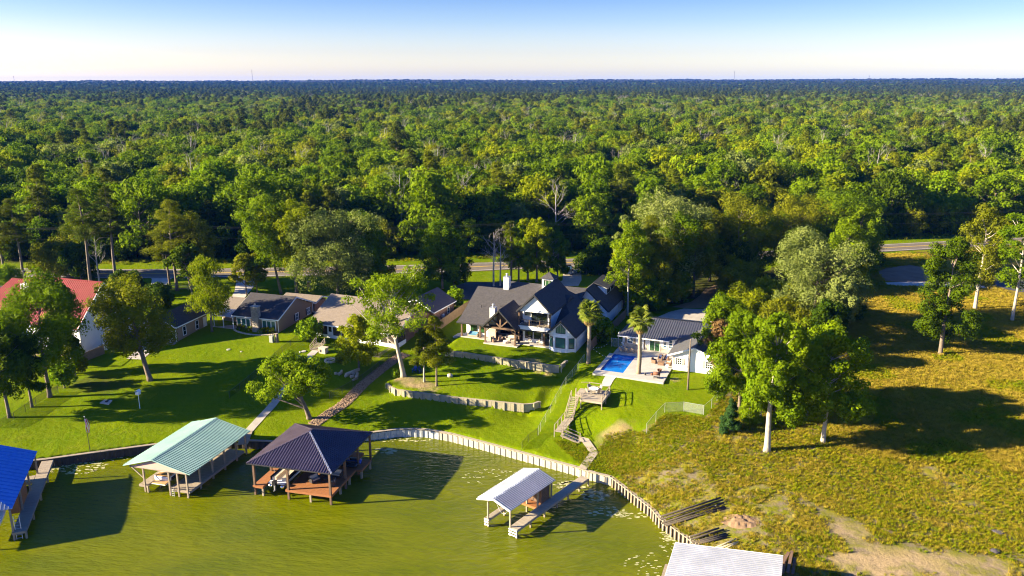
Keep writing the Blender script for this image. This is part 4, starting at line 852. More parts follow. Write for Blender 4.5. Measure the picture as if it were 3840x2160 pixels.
# long front roof, hipped at the right end, and the rear slope
rf = MB(); up = (0,0,.16)
rf.slab([(-6.3,2.0,2.62),(13.0,2.0,2.62),(13.0,4.2,3.25),(-6.3,4.2,3.25)], up); rf.slab([(-6.3,4.2,3.25),(13,4.2,3.25),(13,11.8,7.25),(-6.1,11.8,7.25)], up)
rf.slab([(-.3,11.6,7.15),(9.5,11.6,7.15),(9.5,13.7,8.35),(-.3,13.7,8.35)], up); rf.slab([(-6.2,11.8,7.25),(-.3,11.8,7.25),(-.3,20.3,2.8),(-6.2,20.3,2.8)], up); rf.slab([(-.3,13.7,8.35),(9.5,13.7,8.35),(9.5,20.6,4.4),(-.3,20.6,4.4)], up)
rf.slab([(9.5,13.7,8.35),(17.4,3.3,2.75),(17.4,20.5,2.75),(9.5,14.2,8.35)], up); rf.slab([(9.5,13.7,8.35),(12.9,9.3,5.94),(12.9,11.2,6.0)], up); rf.slab([(12.9,4.2,3.3),(17.4,3.3,2.75),(9.5,13.7,8.30)], up)
rf.build('roof', MT[SH], H)
MB().slab([(-.25,11.75,7.3),(-.25,13.7,8.3),(-.25,19.5,4.9),(-.25,16,4.9)], (.2,0,0)).build('gable_wall', MT[WW], H)
MB().beam((-6.32,2.0,2.6),(-6.32,4.2,3.22),.08,.22).beam((-6.32,4.2,3.22),(-6.2,11.8,7.2),.08,.22).beam((-6.3,1.96,2.64),(-.1,1.96,2.64),.08,.2).beam((6.6,1.96,2.64),(12,1.96,2.64),.08,.2).build('fascia', MT['dark_metal'], H)
MB().slab([(-5.0,3.8,2.7),(-5.0,11.8,7.2),(-5.0,20,2.7)], (.2,0,0)).build('gable_wall', MT[WW], H)
# connector and garage wing
cn = MB(); cn.slab([(8.5,18.9,7.0),(14.2,18.9,7.0),(13.4,13.2,4.0),(8.5,13.2,4.0)], up); cn.slab([(8.5,18.9,7.0),(14.2,18.9,7.0),(14.2,24,4.0),(8.5,24,4.0)], up); cn.build('roof', MT[SH], H)
gable(H, 9.6,18.8,18.2,31.8,2.95,7.05,'v',SH, trim='dark_metal'); gwall(H,10,18.4,18.5,-.2,2.9,6.75,WW); gwall(H,10,18.4,31.4,-.2,2.9,6.75,WW)
MB().bx(18.2,18.4,18.7,31.4,-.4,3.0).bx(10,10.2,18.7,31.4,-.4,3.0).build('wall', MT[WW], H)
battens(H, 18.8,31.2,18.4,-.2,2.9,.5,'r'); battens(H, 15.2,18.2,18.5,-.2,3,.5,'f')
win(H,16.6,18.5,.6,.95,1.9,'f',1,2,'dark_metal','glass_dark'); win(H,18.4,27.5,.0,.9,2.1,'r',1,1,'white_trim','white_wall')
sd_ = MB().slab([(14.1,23.2,7.2),(17.3,23.2,6.25),(17.3,30.4,6.25),(14.1,30.4,7.2)], (0,0,.14)); sd_ = sd_.build('dormer_roof', MT[SH], H)
dw = MB().bx(16.6,16.8,23.6,30,4.2,6.4).slab([(14.6,23.6,6.6),(16.7,23.6,4.5),(16.7,23.6,6.4)],(0,.15,0)).slab([(14.6,29.9,6.6),(16.7,29.9,4.5),(16.7,29.9,6.4)],(0,.15,0)).build('dormer_wall', MT[WW], H)
for vv in (24.6,25.8,27.6,28.8): win(H,16.8,vv,5.15,.7,.8,'r',1,1,'dark_metal','glass_dark')
# front porch gable with timber truss
gable(H,-.15,6.6,-.25,7.2,3.12,6.5,'v',SH,.2,trim='dark_metal')
tb = MB().beam((-.05,.45,3.0),(6.5,.45,3.0),.3,.32).beam((3.25,.45,3.1),(3.25,.45,6.3),.28,.28).beam((3.25,.45,3.2),(1.5,.45,4.85),.22,.24).beam((3.25,.45,3.2),(5.0,.45,4.85),.22,.24).beam((0,.4,3.1),(3.25,.4,6.35),.2,.24).beam((6.5,.4,3.1),(3.25,.4,6.35),.2,.24)
tb.build('truss', MT['wood_brown'], H)
gwall(H,.1,6.3,3.4,3.0,3.2,6.3,'wood_fence',.15,m=3.25)
for (u,v,zt) in ((.22,.5,3.0),(6.1,.5,3.0),(6.1,2.4,2.9),(-1.66,2.37,2.62),(-5.4,2.37,2.62),(11.0,2.4,3.3)):
    p_ = post(H,u,v,0,zt,.26); MB().bx(u-.18,u+.18,v-.18,v+.18,0,.3).build('post_base', MT['wood_brown'], p_)
MB().beam((5.9,.5,2.2),(5.2,.5,2.9),.16,.16).build('brace', MT['wood_brown'], H); MB().beam((.4,.5,2.2),(1.1,.5,2.9),.16,.16).build('brace', MT['wood_brown'], H)
fp = MB().bx(.0,1.5,2.3,3.6,0,3.4).build('fireplace', MT['stone_pale'], H); MB().bx(1.5,1.62,2.6,3.3,.5,1.3).build('firebox', MT['dark_metal'], fp); MB().bx(1.5,1.75,2.35,3.55,1.6,1.8).build('mantel', MT['wood_brown'], fp)
win(H,1.9,6.4,.2,2.0,2.3,'f',2,1,'dark_metal','glass_dark'); win(H,4.4,6.4,.0,2.4,2.4,'f',2,1,'dark_metal','glass_dark')
win(H,-3.45,3.6,.75,1.2,1.75,'f',1,2,'dark_metal','glass_green'); win(H,-1.75,3.6,.75,.9,1.75,'f',1,2,'dark_metal','glass_green')
battens(H,-4.9,-.4,3.6,0,.62,.45); battens(H,6.6,12.0,3.7,0,.62,.45)
for u_ in (7.6,9.3,11.0): win(H,u_,3.7,.75,1.35,2.0,'f',1,1,'dark_metal','glass_dark',.08)
# balcony wing
gable(H,6.0,12.75,1.35,14.5,6.3,9.62,'v',SH,.2,trim='dark_metal')
MB().slab([(6.5,1.8,6.35),(12.3,1.8,6.35),(9.4,1.8,9.25)], (0,.15,0)).build('gable_wall', MT['white_trim'], H)
MB().bx(6.4,6.6,3.6,10,3.4,6.5).bx(12.15,12.35,1.9,10,2.8,6.5).bx(6.4,12.3,3.75,3.95,3.6,6.6).build('wall', MT[WW], H)
bal = MB().bx(6.2,12.5,1.75,3.75,3.45,3.62).build('balcony_floor', MT['wood_pale'], H); MB().bx(6.15,12.55,1.55,1.75,2.95,3.65).bx(6.15,6.35,1.75,3.8,2.95,3.65).build('balcony_band', MT['white_trim'], H)
MB().bx(6.3,12.4,1.78,3.7,6.28,6.36).build('balcony_ceiling', MT[WW], H)
rl = MB().beam((6.25,1.68,4.75),(12.45,1.68,4.75),.14,.1).beam((6.25,1.68,3.85),(12.45,1.68,3.85),.06,.06)
for i in range(13): u_ = 6.4+i*.48; rl.bx(u_-.012,u_+.012,1.67,1.69,3.85,4.72)
rl = rl.build('railing', MT['dark_metal'], H)
for u_ in (6.3,8.4,10.4,12.4): MB().bx(u_-.07,u_+.07,1.60,1.74,3.3,4.85).build('railing_post', MT['wood_brown'], rl)
for u_ in (6.4,12.3): post(H,u_,1.75,3.62,6.3,.24)
win(H,9.6,3.75,3.65,2.9,2.2,'f',3,1,'dark_metal','glass_dark'); win(H,7.3,3.75,5.1,.8,.75,'f',1,1,'dark_metal','glass_dark'); win(H,11.8,3.75,5.0,.6,.8,'f',1,1,'dark_metal','glass_dark')
# bay wing
bay = MB().slab([(12.2,1.75,-.35),(13.3,1.0,-.35),(15.8,1.0,-.35),(17.2,1.75,-.35),(17.2,2.4,-.35),(12.2,2.4,-.35)], (0,0,3.2)); bay.slab([(12.2,1.1,2.8),(17.2,1.1,2.8),(14.6,1.1,5.25)], (0,.2,0)); bay.bx(12.2,12.4,2.4,5,-.3,2.85).build('bay_wall', MT[WW], H)
gable(H,11.75,17.5,.7,7.0,2.78,5.42,'v',SH,.18,trim='dark_metal'); MB().slab([(12.15,1.7,-.55),(13.3,.95,-.55),(15.8,.95,-.55),(17.25,1.7,-.55),(17.25,20,-.55),(12.2,7,-.55)], (0,0,.22)).build('foundation', MT['concrete_old'], H)
win(H,14.55,1.0,.55,1.65,1.75,'f',1,1,'dark_metal','glass_teal')
ap = MB().slab([(13.75,1.06,3.2),(15.35,1.06,3.2),(15.35,1.06,3.95),(14.55,1.06,4.75),(13.75,1.06,3.95)], (0,.05,0)).build('window', MT['glass_teal'], H); MB().beam((13.7,1.03,3.17),(15.4,1.03,3.17),.08,.08).beam((13.7,1.03,3.17),(13.7,1.03,3.98),.08,.08).beam((15.4,1.03,3.17),(15.4,1.03,3.98),.08,.08).beam((13.7,1.03,3.98),(14.55,1.03,4.83),.08,.08).beam((15.4,1.03,3.98),(14.55,1.03,4.83),.08,.08).build('frame', MT['dark_metal'], ap)
a1 = math.atan2(-.75,1.1); win(H,12.75,1.375,.55,.7,1.75,a1,1,2,'dark_metal','glass_teal'); a2 = math.atan2(.75,1.4); win(H,16.5,1.375,.55,.85,1.75,a2,1,2,'dark_metal','glass_teal')
battens(H,12.3,17.1,1.1,2.85,5,.42,'f',top=lambda u: 2.8+2.45*(1-abs(u-14.6)/2.6)); battens(H,1.9,9.5,17.2,-.3,2.75,.45,'r')
for uu in np.linspace(13.4,15.7,6): MB().bx(uu-.03,uu+.03,.96,1.0,-.3,.5).build('batten', MT[WW], H)
# chimneys, cupola, vents
for (u,v,z0,z1,w_) in ((-.1,12.1,6.3,9.7,1.1),(.8,3.0,3.0,6.0,1.05)):
    c_ = MB().bx(u-w_/2,u+w_/2,v-w_/2,v+w_/2,z0,z1); 
    for i in range(4): x = u-w_/2+.08+(w_-.16)*i/3; c_.bx(x-.03,x+.03,v-w_/2-.035,v-w_/2,z0,z1)
    c_ = c_.build('chimney', MT[WW], H); MB().bx(u-w_/2-.06,u+w_/2+.06,v-w_/2-.06,v+w_/2+.06,z1,z1+.1).build('cap', MT['galv'], c_); MB().tube((u,v,z1+.1),(u,v,z1+.6),.2,.2,10).tube((u,v,z1+.6),(u,v,z1+.72),.28,.2,10).build('flue', MT['galv'], c_)
cu = MB().bx(7.1,9.3,12.1,14.3,6.6,10.1); cu = cu.build('cupola', MT[WW], H)
MB().rings([[(6.75,11.75,10.1),(9.65,11.75,10.1),(9.65,14.65,10.1),(6.75,14.65,10.1)],[(8.15,13.15,11.2),(8.25,13.15,11.2),(8.25,13.25,11.2),(8.15,13.25,11.2)]]).build('cupola_roof', MT[SH], cu)
w1 = win(cu,8.2,12.1,8.75,1.3,.95,'f',1,1,'dark_metal','glass_green'); w2 = win(cu,9.3,13.2,8.75,1.3,.95,'r',1,1,'dark_metal','glass_blue')
battens(cu,7.2,9.2,12.1,7,10.05,.5)
for (u,v) in ((-3.2,6.6),(.4,7.2),(10.6,16.2),(12.4,16.2)):
    zr_ = 3.25+(v-4.2)*.5263+.1 if v < 12 else 4.0+(v-13.2)*.526+.1
    MB().tube((u,v,zr_-.1),(u,v,zr_+.55),.055,.055,6).build('vent_pipe', MT['dark_metal'], H)

# ---------------------------------------------------------------- tan house
T = empty('tan_house', (*U_(2,645,780,4.9),4.9), R(-18), 'tan sided house with dark roof, stone chimney and white framed windows', 'house')
MB().bx(-9.6,0,0,.2,-.4,2.6).bx(-9.6,-9.4,.2,12.4,-.4,2.6).bx(-9.6,0,12.2,12.4,-.4,2.6).build('wall', MT['tan_siding'], T); gwall(T,0,12.4,0,-.4,2.6,5.35,'tan_siding',.2,6.2,'v','wall')
gable(T,-10.3,.35,-.4,13.2,2.55,5.5,'u','shingle_dark',.15,asym=6.3,trim='white_trim')
ch = MB().bx(-5.3,-3.85,-.95,.05,-.4,4.9).build('chimney', MT['stone'], T); MB().bx(-5.4,-3.75,-1.05,.15,4.9,5.05).build('cap', MT['concrete_old'], ch); MB().tube((-4.6,-.45,5.05),(-4.6,-.45,5.5),.17,.17,8).build('flue', MT['galv'], ch)
for u in (-8.9,-7.85,-6.8): win(T,u,0,.45,.8,1.6,'f',1,1,'white_trim','glass_teal',.16)
for u in (-3.05,-2.05,-1.05): win(T,u,0,.45,.8,1.6,'f',1,1,'white_trim','glass_teal',.16)
for v in (6.5,10.75): win(T,0,v,.75,.95,1.25,'r',2,2,'white_trim','glass_blue',.12); shutters(T,0,v,.75,.95,1.25,'r','dark_metal')
MB().bx(-6,.2,13.0,17.4,-.3,2.5).build('wall', MT['brick'], T); gable(T,-8,.7,12.6,18,2.6,3.4,'u','shingle_brown',.14,trim='white_trim')
MB().tube((.05,-.05,-.3),(.05,-.05,2.5),.06,.06,6).build('downspout', MT['white_trim'], T); MB().tube((.1,12.35,-.3),(.1,12.35,2.5),.06,.06,6).build('downspout', MT['white_trim'], T)
MB().bx(-15.5,-9.6,3.2,11,-.4,2.5).build('wall', MT['tan_siding'], T); gable(T,-16,-9.4,2.6,11.4,2.6,4.0,'u','shingle_brown',.14,trim='white_trim')
for u in (-14.4,-12.2,-9.9): post(T,u,-.6,-.2,2.3,.13,'white_trim')
metal(T,[(-14.8,-.9,2.35),(-9.5,-.9,2.35),(-9.5,2.7,2.85),(-14.8,2.7,2.85)],(0,1),.42,'metal_white')
MB().bx(-15,-9.7,-.8,3.1,-.5,-.02).build('patio_slab', MT['concrete_old'], T)

# ---------------------------------------------------------------- brown roofed house with screened porch
B = empty('brown_house', (*U_(2,1000,800,5.0),5.0), R(-23), 'house with broad brown shingle roof and long screened porch', 'house')
MB().bx(-.3,18.2,3.4,3.6,-.4,2.6).bx(-.3,-.1,0,13,-.4,2.5).bx(18.0,18.2,3.6,13,-.4,2.6).build('wall', MT['brick'], B)
gable(B,-1.0,18.8,-.5,14.5,2.36,6.1,'u','shingle_brown',.16,asym=7.4,trim='white_trim'); gwall(B,-.1,13.6,18.2,-.4,2.4,5.85,'brick',.2,7.2,'v'); gwall(B,-.1,13.6,-.1,-.4,2.4,5.85,'brick',.2,7.2,'v')
MB().bx(-.3,18.2,-.05,.1,-.9,.35).build('porch_sill', MT['white_trim'], B); MB().bx(-.2,18.1,0,3.4,-.5,.05).build('porch_slab', MT['concrete_old'], B)
us = [-.3,.7,1.7,3.15,4.3,6.2,8.1,10.0,11.9,13.9,14.9,16.5,18.2]
for i, u in enumerate(us):
    MB().bx(u-.06,u+.06,-.06,.06,.35,2.4).build('post', MT['white_trim'], B)
    if i < len(us)-1 and i not in (3, 9): MB().bx(u+.06,us[i+1]-.06,-.01,.01,.35,2.4).build('screen', MT['screen_mesh'], B)
door(B,3.72,0,.05,1.0,2.1,'f','white_trim','glass_dark'); door(B,14.4,0,.05,.9,2.1,'f','white_trim','glass_dark')
MB().bx(18.15,18.3,-.1,3.4,-.9,.35).build('porch_sill', MT['white_trim'], B); MB().bx(18.2,18.22,.1,3.3,.35,2.4).build('screen', MT['screen_mesh'], B)
# ---------------------------------------------------------------- brick house behind
K = empty('brick_house', (*U_(2,2090,680,5.6),5.6), R(-23), 'small brick house with slate coloured roof beside the wooden fence', 'house')
MB().bx(-5.4,-5.2,-.6,8,-.4,2.7).bx(2.2,2.4,-.6,8,-.4,2.7).bx(-5.2,2.2,7.8,8,-.4,2.7).build('wall', MT['brick'], K); gwall(K,-5.4,2.4,-.8,-.4,2.6,4.9,'brick',.2); gwall(K,-5.4,2.4,7.9,-.4,2.6,4.9,'brick',.2)
gable(K,-5.8,2.8,-1.3,8.4,2.55,5.0,'v','shingle_slate',.15,trim='white_trim'); MB().bx(2.4,2.75,2.6,3.3,.6,1.2).build('air_conditioner', MT['white_trim'], K); win(K,2.4,5.5,.8,.8,1.1,'r',1,2,'white_trim','glass_dark')
# ---------------------------------------------------------------- small tan garage
A = empty('garage', (*U_(1,1745,870,4.6),4.6), R(-13), 'small tan garage with dark roof and pale blue overhead door', 'garage')
MB().bx(-.2,0,.2,10,-.5,2.9).bx(-7,-6.8,.2,10,-.5,2.9).bx(-7,0,9.8,10,-.5,2.9).build('wall', MT['tan_siding'], A); gwall(A,-7,0,0,-.5,2.9,4.6,'tan_siding',.2,None,'u','wall'); gwall(A,-7,0,9.7,-.5,2.9,4.6,'tan_siding',.2,None,'u','wall')
gable(A,-7.5,.45,-.4,10.4,2.8,4.75,'v','shingle_dark',.14,trim='white_trim')
dr = MB().bx(-2,2,-.06,0,0,2.15).build('overhead_door', MT['door_blue'], A, loc=(-4.3,0,0)); MB().bx(-2.15,-2,-.1,0,0,2.3).bx(2,2.15,-.1,0,0,2.3).bx(-2,2,-.1,0,2.15,2.3).build('frame', MT['white_trim'], dr)
for i in range(4): MB().bx(-1.95,1.95,-.085,-.06,.04+i*.53,.52+i*.53).build('door_panel', MT['door_blue'], dr)
door(A,-1.0,0,0,.95,2.1,'f'); win(A,0,2.6,.55,.85,1.6,'r',1,2); win(A,0,6.6,.55,.85,1.6,'r',1,2); door(A,0,9.2,0,.9,2.1,'r')
MB().bx(-.06,.06,-.06,.06,-.4,2.8).build('downspout', MT['white_trim'], A, loc=(.08,-.1,0)); MB().bx(-2.6,.3,-1.2,.0,-.6,-.02).build('step_slab', MT['stone'], A)
sheet('driveway', gp((1,1250,1045),(1,1410,1052),(1,1605,885),(1,1480,850)), 'concrete_old', .05, label='concrete ramp sloping down from the small tan garage', cat='driveway')
# ---------------------------------------------------------------- red metal roofed house
D = empty('red_roof_house', (*U_(1,815,985,4.0),4.0), R(-18), 'tall white house with steep red metal roof behind trees', 'house')
ZR, ZE, VB = 11.9, 5.4, 12.4
gwall(D,0,VB,0,-.4,ZE,ZR-.15,'white_wall',.25,6.2,'v','wall'); MB().bx(-19,0,0,.2,-.4,ZE).bx(-19,0,VB-.2,VB,-.4,ZE).build('wall', MT['white_wall'], D)
metal(D,[(-16,-.9,4.7),(.5,-.9,4.7),(.5,6.2,ZR),(-16,6.2,ZR)],(0,1),.45,'metal_red'); metal(D,[(.5,13.2,4.8),(-16,13.2,4.8),(-16,6.2,ZR),(.5,6.2,ZR)],(0,1),.6,'metal_red')
metal(D,[(-27,-3.4,2.9),(-15.9,-3.4,2.9),(-15.9,5.9,ZR-.75),(-21.5,5.9,ZR-.75)],(0,1),.45,'metal_red'); metal(D,[(-15.9,14,3.4),(-27,14,3.4),(-21.5,5.9,ZR-.75),(-15.9,5.9,ZR-.75)],(0,1),.9,'metal_red')
MB().beam((-16,6.2,ZR+.06),(.5,6.2,ZR+.06),.3,.06).build('ridge_cap', MT['metal_red'], D); MB().beam((.55,-.9,4.65),(.55,6.2,ZR-.05),.08,.25).beam((.55,6.2,ZR-.05),(.55,13.2,4.75),.08,.25).build('fascia', MT['white_trim'], D)
c_ = MB().bx(-16.9,-15.5,3.6,5.0,7.5,10.9).build('chimney', MT['white_wall'], D); MB().tube((-16.2,4.3,10.9),(-16.2,4.3,13.2),.22,.22,8).tube((-16.2,4.3,13.2),(-16.2,4.3,13.4),.3,.26,8).build('flue', MT['dark_metal'], c_)
win(D,0,3.6,6.0,.7,1.1,'r',1,2); win(D,-3.5,0,2.6,1.2,1.3,'f',1,2,'white_trim','glass_green'); win(D,0,9,.6,.8,1.8,'r',1,1,'white_trim','glass_dark')
MB().bx(-3.4,.0,-2.6,0,1.9,2.1).bx(-3.4,-3.2,-2.6,-2.4,-.6,4.6).bx(-.2,0,-2.6,-2.4,-.6,4.6).build('porch', MT['white_trim'], D)
dk = empty('timber_deck', G(1,600,1140), R(-18), 'small timber balcony deck on posts below the red roofed house', 'deck')
MB().bx(-4,1.2,0,3.4,2.3,2.45).build('floor', MT['wood_fence'], dk)
for u in (-3.9,-1.4,1.1): MB().bx(u-.09,u+.09,0,.18,-.5,3.4).build('post', MT['wood_fence'], dk)
r_ = MB().beam((-4,.05,3.4),(1.2,.05,3.4),.1,.09).beam((1.15,0,3.4),(1.15,3.4,3.4),.1,.09)
for i in range(18): r_.bx(-3.9+i*.29-.02,-3.9+i*.29+.02,.03,.07,2.45,3.4)
r_.build('railing', MT['wood_fence'], dk)
sr = MB()
for i in range(9): sr.bx(-5.4-.0,-4.2,-.25*i-.25,-.25*i,2.1-.22*i,2.16-.22*i)
sr.build('steps', MT['wood_fence'], dk)
# ---------------------------------------------------------------- neighbour at the far left edge
Nn = empty('green_cabin', tuple(G(1,-150,560)), R(-12), 'dark roofed cabin with green wall cut by the left edge', 'house')
MB().bx(-8,6.5,0,.2,-.3,2.9).bx(6.3,6.5,.2,7,-.3,2.9).build('wall', MT['paint_green'], Nn); gable(Nn,-8.4,7,-.5,7.5,2.8,4.4,'u','shingle_dark',.15); gwall(Nn,0,7,6.5,-.3,2.8,4.2,'paint_green',.2,None,'v')
# ---------------------------------------------------------------- white house with grey metal roof by the pool
Q = empty('pool_house', (*U_(4,1340,1205,5.6),5.6), R(-22), 'white painted brick house with grey standing-seam metal roof by the pool', 'house')
gwall(Q,0,7.5,0,-.4,2.4,4.0,'white_wall',.2,3.6,'u','wall'); MB().bx(0,.2,.2,9,-.4,2.4).bx(7.3,7.5,.2,18,-.4,2.4).bx(-10.6,-.1,8.2,8.4,-.4,2.5).bx(-10.6,-10.4,8.4,18,-.4,2.4).bx(-10.4,7.3,17.8,18,-.4,2.4).build('wall', MT['white_wall'], Q)
MB().bx(-10.62,-7.8,8.16,8.2,-.1,.85).bx(-6.3,-5.6,8.16,8.2,-.1,.85).bx(-3.8,-.4,8.16,8.2,-.1,.85).bx(-.04,0,.1,8.1,-.1,.6).build('stone_base', MT['stone_pale'], Q)
ZQ = 4.2; wd_ = .42
metal(Q,[(-11.2,6.9,2.45),(-2.0,6.9,2.45),(3.6,11.4,3.62),(3.6,13.9,ZQ),(-5.9,13.9,ZQ)],(0,1),wd_,'metal_grey'); metal(Q,[(8.2,21,2.4),(-11.2,21,2.4),(-5.9,13.9,ZQ),(3.6,13.9,ZQ)],(0,1),.8,'metal_grey')
metal(Q,[(-11.2,21,2.4),(-11.2,6.9,2.45),(-5.9,13.9,ZQ)],(0,1),wd_,'metal_grey')
metal(Q,[(-.75,7.6,2.5),(-.75,-.45,2.5),(3.6,-.45,ZQ),(3.6,13.9,ZQ),(2.5,10.6,3.75)],(0,1),wd_,'metal_grey'); metal(Q,[(8.2,-.45,2.4),(8.2,21,2.4),(3.6,13.9,ZQ),(3.6,-.45,ZQ)],(0,1),.6,'metal_grey')
MB().beam((3.6,-.5,ZQ+.05),(3.6,13.9,ZQ+.05),.28,.06).beam((-5.9,13.9,ZQ+.05),(3.6,13.9,ZQ+.05),.28,.06).build('ridge_cap', MT['metal_grey'], Q)
MB().beam((-.75,-.48,2.42),(3.6,-.48,ZQ-.08),.07,.26).beam((3.6,-.48,ZQ-.08),(8.2,-.48,2.32),.07,.26).beam((-11.2,6.86,2.38),(-2.0,6.86,2.38),.07,.18).beam((-.78,-.45,2.42),(-.78,6.8,2.42),.07,.18).build('fascia', MT['white_trim'], Q)
win(Q,1.05,0,.95,.95,1.05,'f',3,3); shutters(Q,1.05,0,.9,.95,1.15,'f','stone_pale'); win(Q,6.0,0,.85,.95,1.15,'f',3,3); shutters(Q,6.0,0,.8,.95,1.25,'f','stone_pale')
win(Q,-9.2,8.2,.9,.95,1.2,'f',2,3,'white_trim','glass_blue'); shutters(Q,-9.2,8.2,.85,.95,1.3,'f','wood_grey'); win(Q,-4.7,8.2,.0,1.75,2.1,'f',2,1,'white_trim','glass_green',.12); win(Q,-6.55,8.2,0,.25,2.0,'f',1,1,'white_trim','wood_brown')
for v in (2.6,4.6,6.6): win(Q,0,v,.6,.55,1.5,'l',1,3,'white_trim','glass_blue'); 
for u in (-2.9,-1.9,-.9): win(Q,u,8.2,.7,.5,1.5,'f',1,3,'white_trim','glass_blue')
pt = MB().bx(-11.8,-.05,-6.8,-5.04,-.6,0).bx(-11.8,-11.0,-5.04,3.9,-.6,0).bx(-7.1,-.05,-5.04,8.15,-.6,0).bx(-11.2,-7.1,3.9,8.15,-.6,0)
po = pt.build('pool_patio', MT['concrete'], None, loc=Q.location, rz=R(-22)); tag(po, 'pale concrete patio around the swimming pool', 'patio', kind='structure')
pool = empty('swimming_pool', Q.location, R(-22), 'rectangular blue swimming pool set in the concrete patio', 'swimming pool')
pm('pool_liner', (.02,.22,.62), (.015,.18,.55), .6, .5)
MB().bx(-11.0,-7.1,-5.04,3.9,-.95,-.85).bx(-11.05,-11.0,-5.09,3.95,-.85,-.02).bx(-7.1,-7.05,-5.09,3.95,-.85,-.02).bx(-11,-7.1,-5.09,-5.04,-.85,-.02).bx(-11,-7.1,3.9,3.95,-.85,-.02).build('basin', MT['pool_liner'], pool)
MB().bx(-11,-7.1,3.3,3.9,-.85,-.35).bx(-11,-7.1,2.7,3.3,-.85,-.6).build('steps', MT['pool_liner'], pool)
def pool_water():
    m = bpy.data.materials.new('pool_water'); m.use_nodes = True; n = m.node_tree.nodes; L = m.node_tree.links; b = n['Principled BSDF']; b.inputs['Base Color'].default_value = (.012,.22,.72,1); b.inputs['Roughness'].default_value = .06; b.inputs['IOR'].default_value = 1.33; b.inputs['Alpha'].default_value = .62
    t = n.new('ShaderNodeTexNoise'); t.inputs['Scale'].default_value = 1.2; bp = n.new('ShaderNodeBump'); bp.inputs['Strength'].default_value = .15; bp.inputs['Distance'].default_value = .1; L.new(t.outputs[0], bp.inputs['Height']); L.new(bp.outputs[0], b.inputs['Normal']); MT['pool_water'] = m; return m
MB().bx(-11,-7.1,-5.04,3.9,-.2,-.18).build('water_surface', pool_water(), pool)
# ================================================================ BULKHEADS, WALLS, FENCES
def along(pts, step):
    """points every step metres along a polyline with unit directions"""
    out = []; carry = 0.0
    for a, b in zip(pts[:-1], pts[1:]):
        a, b = Vector(a), Vector(b); L = (b-a).length; d = (b-a)/L; s = carry
        while s < L: out.append((a+d*s, d)); s += step
        carry = s-L
    return out
def bulkhead(pts, label, mat, cap, step=.46, alt=.10, kind='sheet', zt=1.2):
    p0 = Vector((pts[0].x, pts[0].y, 0)); o = empty('bulkhead', p0, 0, label, 'bulkhead'); fl_ = [Vector((p.x, p.y, 0))-p0 for p in pts]
    sh = {}
    for i, (p, d) in enumerate(along(fl_, step)):
        n = Vector((d.y, -d.x, 0)); ang = math.atan2(d.y, d.x); dep = .30 + (alt if i % 2 else 0)
        if kind == 'sheet':
            key = i % 2
            if key not in sh:
                w_ = step*.5 if key else step*.62; sh[key] = MB().slab([(-w_,0,-1.2),(w_,0,-1.2),(w_*.7,-.09,-1.2),(-w_*.7,-.09,-1.2)], (0,0,zt+1.1)).mesh('sheet_panel', MT[mat])
            q = link('sheet_panel', sh[key], o, p+n*dep, ang)
        else:
            if 0 not in sh: sh[0] = MB().path([(0,0,-1.4),(0,0,zt+.12)], [.15,.14], 8).mesh('pile', MT[mat], True)
            q = link('pile', sh[0], o, p+n*.42, ang)
            if 1 not in sh: sh[1] = MB().bx(-step/2,step/2,-.05,.05,-1.2,zt-.1).mesh('board', MT['wood_black'])
            link('board', sh[1], o, p+d*(step/2)+n*.22, ang)
    for a, b in zip(fl_[:-1], fl_[1:]):
        d = (b-a).normalized(); n = Vector((d.y, -d.x, 0)); e_ = d*.02
        MB().beam(a+n*.22-e_+Vector((0,0,zt+.04)), b+n*.22+e_+Vector((0,0,zt+.04)), .50, .09).build('cap_board', MT[cap], o)
    return o
bulkhead(BULK[0:9], 'dark timber bulkhead below the left lawns behind the docks', 'wood_black', 'wood_grey', .50, .14)
bulkhead(BULK[8:14], 'curved grey sheet bulkhead right of the dark roofed dock', 'sheet_grey', 'wood_pale')
bulkhead(BULK[13:20], 'pale ribbed vinyl bulkhead leading to the wooden footbridge', 'sheet_vinyl', 'wood_pale')
bulkhead(BULK[19:28], 'bulkhead of round wooden piles below the weedy bluff', 'pile_wood', 'wood_pale', .72, 0, 'pile')
def retaining(pts, ret, label, top, drop=1.25):
    p0 = Vector((pts[0].x, pts[0].y, top)); o = empty('retaining_wall', p0, 0, label, 'retaining wall'); ln = [Vector((p.x, p.y, top))-p0 for p in pts] + [Vector((ret.x, ret.y, top))-p0]
    st = along(ln, 1.55); st.append((ln[-1], (ln[-1]-ln[-2]).normalized()))
    for i, (p, d) in enumerate(st):
        n = Vector((d.y, -d.x, 0)); MB().bx(-.09,.09,-.09,.09,-drop,.06).build('post', MT['wood_treated'], o, loc=p+n*.36, rz=math.atan2(d.y, d.x))
        if i < len(st)-1:
            q = st[i+1][0]; dd = (q-p); L = dd.length; dd.normalize(); nn = Vector((dd.y, -dd.x, 0)); b = MB(); k = max(3, round(L/.26))
            for j in range(k): b.bx(L*j/k+.006, L*(j+1)/k-.006, -.045-.012*(j % 2), .045, -drop, 0)
            b.build('panel', MT['wood_treated'], o, loc=p+nn*.24, rz=math.atan2(dd.y, dd.x)); MB().bx(0,L,-.06,.28,.0,.07).build('cap_board', MT['wood_pale'], o, loc=p+nn*.24, rz=math.atan2(dd.y, dd.x))
    return o
retaining(W1, W1R, 'lower curved timber retaining wall on the terraced lawn', 3.32); retaining(W2, W2R, 'upper timber retaining wall below the white lake house', 5.12)
